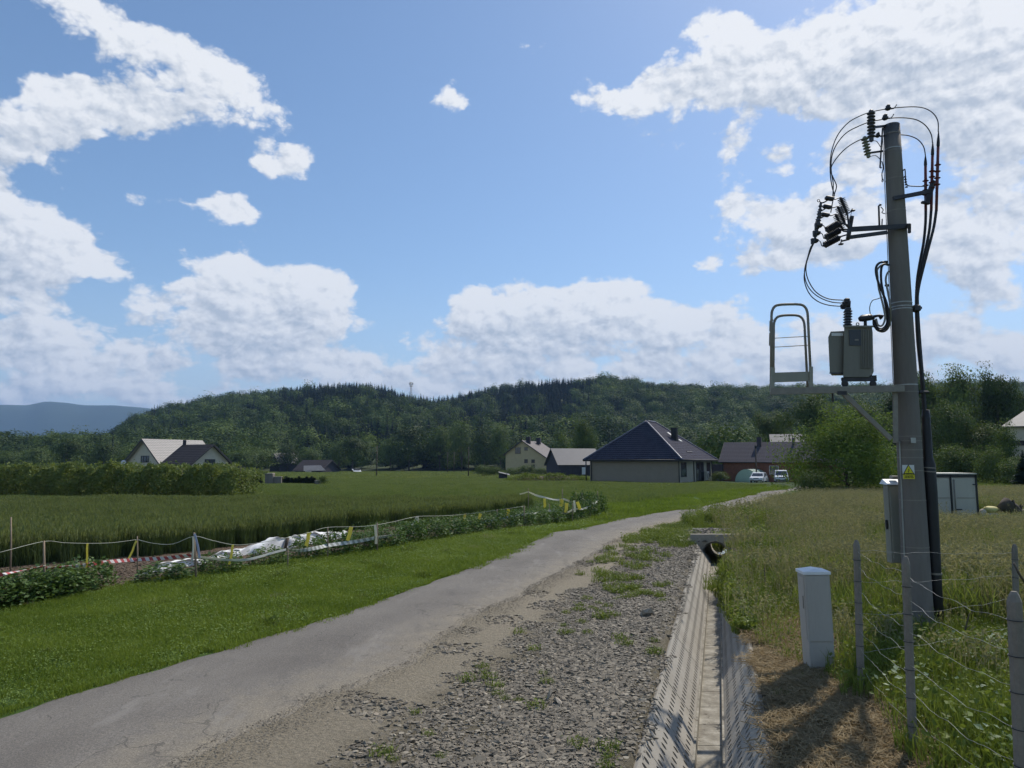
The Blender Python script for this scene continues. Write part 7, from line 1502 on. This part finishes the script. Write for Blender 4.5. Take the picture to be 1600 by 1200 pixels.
L__ = [(552, 268, 681, 48, 'fardark', 0, 'dark round tree beside the tiny white roofed shed'), (487, 275, 704, 46, 'far', 1, 'bright yellowish green tree behind the low far farmhouse'), (452, 268, 700, 40, 'fardark', 1, 'dark reddish tree covering the left end of the far farmhouse'), (405, 262, 701, 60, 'far', 2, 'grey green tree right of the tall hedge end'), (380, 250, 706, 60, 'far', 0, 'low tree standing where the tall hedge ends'),
 (611, 300, 690, 34, 'far', 3, 'small pale tree left of the big dark round tree at the wood edge'), (640, 305, 667, 66, 'fardark', 2, 'big dark round tree at the foot of the wooded hill'), (688, 308, 668, 52, 'far', 1, 'leafy tree right of the big dark round tree'), (722, 300, 664, 50, 'far', 2, 'tall pale green tree behind the two faint poles'), (757, 300, 678, 44, 'fardark', 1, 'dark tree left of the yellow house'), (782, 295, 672, 36, 'far', 0, 'narrow bright tree just left of the yellow house gable'),
 (912, 165, 661, 44, 'mid', 3, 'tree with open crown standing between yellow house and bungalow'), (878, 215, 680, 44, 'far', 3, 'tree behind the right end of the yellow house roof'), (530, 285, 694, 36, 'far', 2, 'pale leafy tree left of the dark round tree by the tiny shed'), (110, 240, 684, 46, 'fardark', 0, 'dark bushy tree above the hedge on the left'), (60, 260, 700, 60, 'far', 3, 'pale green tree above the hedge near the left edge'), (165, 245, 694, 50, 'fardark', 2, 'dark tree above the hedge left of the white house'), (15, 230, 706, 50, 'far', 1, 'low tree above the hedge at the left edge'), (178, 300, 672, 14, 'con', 1, 'lone dark spruce left of the white house below the hill end')]
for u, D, vt, w, kd, q, lab in L__: tree(u, D, vt, w, kd, q, lab, 'spruce_tree' if kd == 'con' else 'broadleaf_tree')
for k, u in enumerate((755, 772, 800, 822, 846, 866)): tree(u, 168 if k > 1 else 150, (728, 730, 731, 728, 732, 731)[k], 30, 'shrub', k % 3, '%s shrub from the left in the garden row before the yellow house' % ORD[k], 'shrub', 'shrub', 'shrubs before the yellow house')
k = 0
for u in (388, 393, 400, 404, 410, 443, 450, 454, 459, 465, 470, 474, 478, 482, 486, 490, 494):
    tree(u, 94, 741 + tr_.uniform(0, 5) + (u > 460) * 1.5, 8.5, 'thu', k % 3, '%s little dark conifer from the left in the row by the shrine' % ORD[k], 'dwarf_conifer', 'conifer', 'little conifers in a row'); k += 1
sb = tree(506.5, 88, 744.5, 16, 'shrub', 1, 'egg shaped clipped shrub alone in the field right of the small conifers', 'clipped_shrub', 'shrub')
# weedy mound before the bungalow
mx_, mD = (855 - 800) / FPX * 112, 112
def mound():
    r_ = np.random.default_rng(3); n = 9000; a = r_.uniform(-1, 1, n); b = r_.uniform(-1, 1, n); X = mx_ + a * 6.9; Y = mD + b * 2.5; h = .95 * np.clip(1 - np.abs(a) ** 3, 0, 1) * np.clip(1 - b * b, 0, 1) * (1 + .2 * np.sin(a * 9) + .1 * np.sin(a * 23 + 1))
    V, F = leaves(np.column_stack([X, Y, terr(X, Y) + h + r_.exponential(.08, n)]), .22, r_, .5, .5); o = npmesh('foliage', V, F, LM['weed']); gx_ = np.linspace(-1, 1, 40); gy_ = np.linspace(-1, 1, 14); A, B2_ = np.meshgrid(gx_, gy_); X, Y = mx_ + A * 6.9, mD + B2_ * 2.5
    Z = terr(X, Y) - .05 + .9 * np.clip(1 - np.abs(A) ** 3, 0, 1) * np.clip(1 - B2_ ** 2, 0, 1); i, j = np.meshgrid(np.arange(13), np.arange(39), indexing='ij'); q = (i * 40 + j).ravel()
    e = npmesh('earth_mound', np.stack([X, Y, Z], -1).reshape(-1, 3), np.stack([q, q + 1, q + 41, q + 40], -1), M['soil'], smooth=True); setp(e, 'low earth mound overgrown with bright weeds left of the bungalow', 'mound'); o.parent = e
mound()

# wooded hill
RU = [-500, -300, 0, 60, 110, 150, 178, 195, 240, 300, 350, 400, 450, 500, 560, 600, 640, 680, 740, 780, 850, 900, 950, 1000, 1050, 1100, 1150, 1200, 1300, 1400, 1460, 1520, 1600, 1800, 2200]
RV = [704, 700, 696, 691, 685, 690, 690, 660, 641, 632, 625, 620, 612, 604, 598, 602, 615, 621, 612, 608, 600, 596, 592, 598, 605, 608, 610, 612, 608, 602, 600, 598, 602, 606, 620]
YR = 880.
def hillz(x, y):
    u = 800 + FPX * x / y; rv = np.interp(u, RU, RV); zr = 2.3 + (720 - rv) / FPX * YR - 15; zr = np.maximum(zr, -3); zb = CZ - np.interp(y, _hy, _hh) - .6
    t = np.clip((y - 322) / (YR - 322), 0, 1); f = t * t * (3 - 2 * t) * .55 + .45 * t + .035 * np.sin(x * .02 + 1) * np.sin(t * 9); back = np.clip((y - YR) / 500, 0, 1)
    wob = 5 * np.sin(x * .011 + y * .007) * t * (1 - t) * 4
    return zb + (zr - zb) * f - back * back * 60 + wob * (rv < 670)
us = np.linspace(-560, 2260, 190); ys = np.concatenate([np.linspace(316, 900, 90), np.linspace(915, 1400, 16)]); UU, YY = np.meshgrid(us, ys); XX = (UU - 800) / FPX * YY; ZZ = hillz(XX, YY); ZZ[0] -= 8
i, j = np.meshgrid(np.arange(len(ys) - 1), np.arange(len(us) - 1), indexing='ij'); q = (i * len(us) + j).ravel()
M['hill'] = mat('hill_floor', (.045, .065, .022), .95, .4, .05, bmp=0)
hl = npmesh('hill', np.stack([XX, YY, ZZ], -1).reshape(-1, 3), np.stack([q, q + 1, q + len(us) + 1, q + len(us)], -1), M['hill'], smooth=True); setp(hl, kind='structure')
def wood(name, keep, step, protos, rng, sc, y0=326, y1=925):
    out = []; y = y0
    while y < y1:
        hw = .80 * y; n = int(2 * hw / step); xs = -hw + (np.arange(n) + rng.uniform(0, 1, n)) * step; yy = y + rng.uniform(0, 1, n) * step; out.append(np.stack([xs, yy], -1)); y += step
    P_ = np.concatenate(out); u = 800 + FPX * P_[:, 0] / P_[:, 1]; clear = (u > 577) & (u < 599) & (P_[:, 1] < 440); P_ = P_[keep(P_[:, 0], P_[:, 1], u, rng) & ~clear]; n = len(P_); z = hillz(P_[:, 0], P_[:, 1]) - .5; s = rng.uniform(*sc, n)
    w = s * rng.uniform(.85, 1.25, n); return scatter(name, protos, np.column_stack([P_, z]), rng.uniform(0, 6.28, n), np.column_stack([w, w, s]), rng)
def conn(x, y, u, rng):      # where conifers stand
    c = .5 + .5 * np.sin(x * .017 + y * .013) * np.sin(x * .009 - y * .021 + 1); t = (y - 322) / (YR - 322)
    p = np.where(u < 195, .08, np.where(u < 430, .35 + .9 * (t - .35), np.where(u < 900, .62 + .5 * (t - .25), np.where(u < 1020, .45, .16)))); return np.clip(p + (c - .5) * .6, .02, .97)
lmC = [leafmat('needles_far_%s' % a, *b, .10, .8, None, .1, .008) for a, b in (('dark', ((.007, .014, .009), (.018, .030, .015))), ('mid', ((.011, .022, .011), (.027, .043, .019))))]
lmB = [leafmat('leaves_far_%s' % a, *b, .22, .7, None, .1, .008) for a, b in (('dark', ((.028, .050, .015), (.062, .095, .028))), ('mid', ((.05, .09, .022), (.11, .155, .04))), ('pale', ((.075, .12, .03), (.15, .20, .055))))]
wr = np.random.default_rng(51)
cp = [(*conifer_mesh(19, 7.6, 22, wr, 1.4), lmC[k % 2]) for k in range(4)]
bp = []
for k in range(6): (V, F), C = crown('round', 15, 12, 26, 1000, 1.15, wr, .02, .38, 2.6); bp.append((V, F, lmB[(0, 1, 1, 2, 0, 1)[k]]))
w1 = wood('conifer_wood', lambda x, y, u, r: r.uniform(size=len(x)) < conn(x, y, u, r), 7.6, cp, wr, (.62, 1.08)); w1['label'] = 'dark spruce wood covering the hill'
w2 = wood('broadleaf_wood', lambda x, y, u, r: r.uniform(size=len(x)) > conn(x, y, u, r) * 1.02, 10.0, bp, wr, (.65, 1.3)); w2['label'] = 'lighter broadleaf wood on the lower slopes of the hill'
# belt of low trees along the foot of the hill and on the flat at the left
def belt():
    n = 420; u = np.concatenate([wr.uniform(-60, 1700, 300), wr.uniform(-60, 380, 120)]); y = wr.uniform(312, 345, n); y[300:] = wr.uniform(255, 330, 120); k = ~((u > 573) & (u < 602)); u, y = u[k], y[k]; x = (u - 800) / FPX * y; s = wr.uniform(.45, 1.0, len(u)); s[y < 310] *= .6
    z = np.where(y > 318, hillz(x, y), CZ - np.interp(y, _hy, _hh)) - .4; scatter('wood_edge', bp, np.column_stack([x, y, z]), wr.uniform(0, 6.28, len(u)), s, wr)
belt()
# dense trees behind the houses on the right
def rbelt():
    n = 150; u = wr.uniform(1090, 1700, n); y = wr.uniform(150, 300, n); x = (u - 800) / FPX * y; s = wr.uniform(.45, .85, n); scatter('wood_behind_houses', bp, np.column_stack([x, y, CZ - np.interp(y, _hy, _hh) - .3]), wr.uniform(0, 6.28, n), s, wr)
rbelt()
# blue mountains
MU = [-900, -400, 0, 40, 70, 100, 130, 180, 225, 300, 420, 700]; MV = [660, 645, 637, 638, 632, 634, 638, 638, 643, 655, 690, 716]; YM = 5600.
us = np.linspace(-900, 700, 160); ys = np.linspace(4200, 6400, 26); UU, YY = np.meshgrid(us, ys); XX = (UU - 800) / FPX * YM * (1 + (YY - YM) / YM); zr = 2.3 + (720 - np.interp(UU, MU, MV)) / FPX * YM; f = np.clip(1 - ((YY - YM) / 1400) ** 2, 0, 1); f = f * f * (3 - 2 * f)
ZZ = -40 + (zr + 40) * f * (1 + .0 * UU) + (f < .97) * 14 * np.sin(XX * .004 + YY * .006) * f; i, j = np.meshgrid(np.arange(len(ys) - 1), np.arange(len(us) - 1), indexing='ij'); q = (i * len(us) + j).ravel()
M['mountain'] = mat('mountain_forest', (.035, .055, .03), .95, .3, .002, bmp=0)
mo = npmesh('mountain', np.stack([XX, YY, ZZ], -1).reshape(-1, 3), np.stack([q, q + 1, q + len(us) + 1, q + len(us)], -1), M['mountain'], smooth=True); setp(mo, kind='structure')
# ------------------------------------------------------------------ haze
m = bpy.data.materials.new('haze'); m.use_nodes = True; nt = m.node_tree; nt.nodes.clear(); pv = nt.nodes.new('ShaderNodeVolumePrincipled'); o_ = nt.nodes.new('ShaderNodeOutputMaterial'); nt.links.new(pv.outputs[0], o_.inputs['Volume'])
pv.inputs['Color'].default_value = (.36, .60, 1.0, 1); pv.inputs['Density'].default_value = .00011; pv.inputs['Anisotropy'].default_value = .0
hz = MB().box((0, 6900, 340), (30000, 14600, 780)).build('haze', m); setp(hz, kind='stuff')
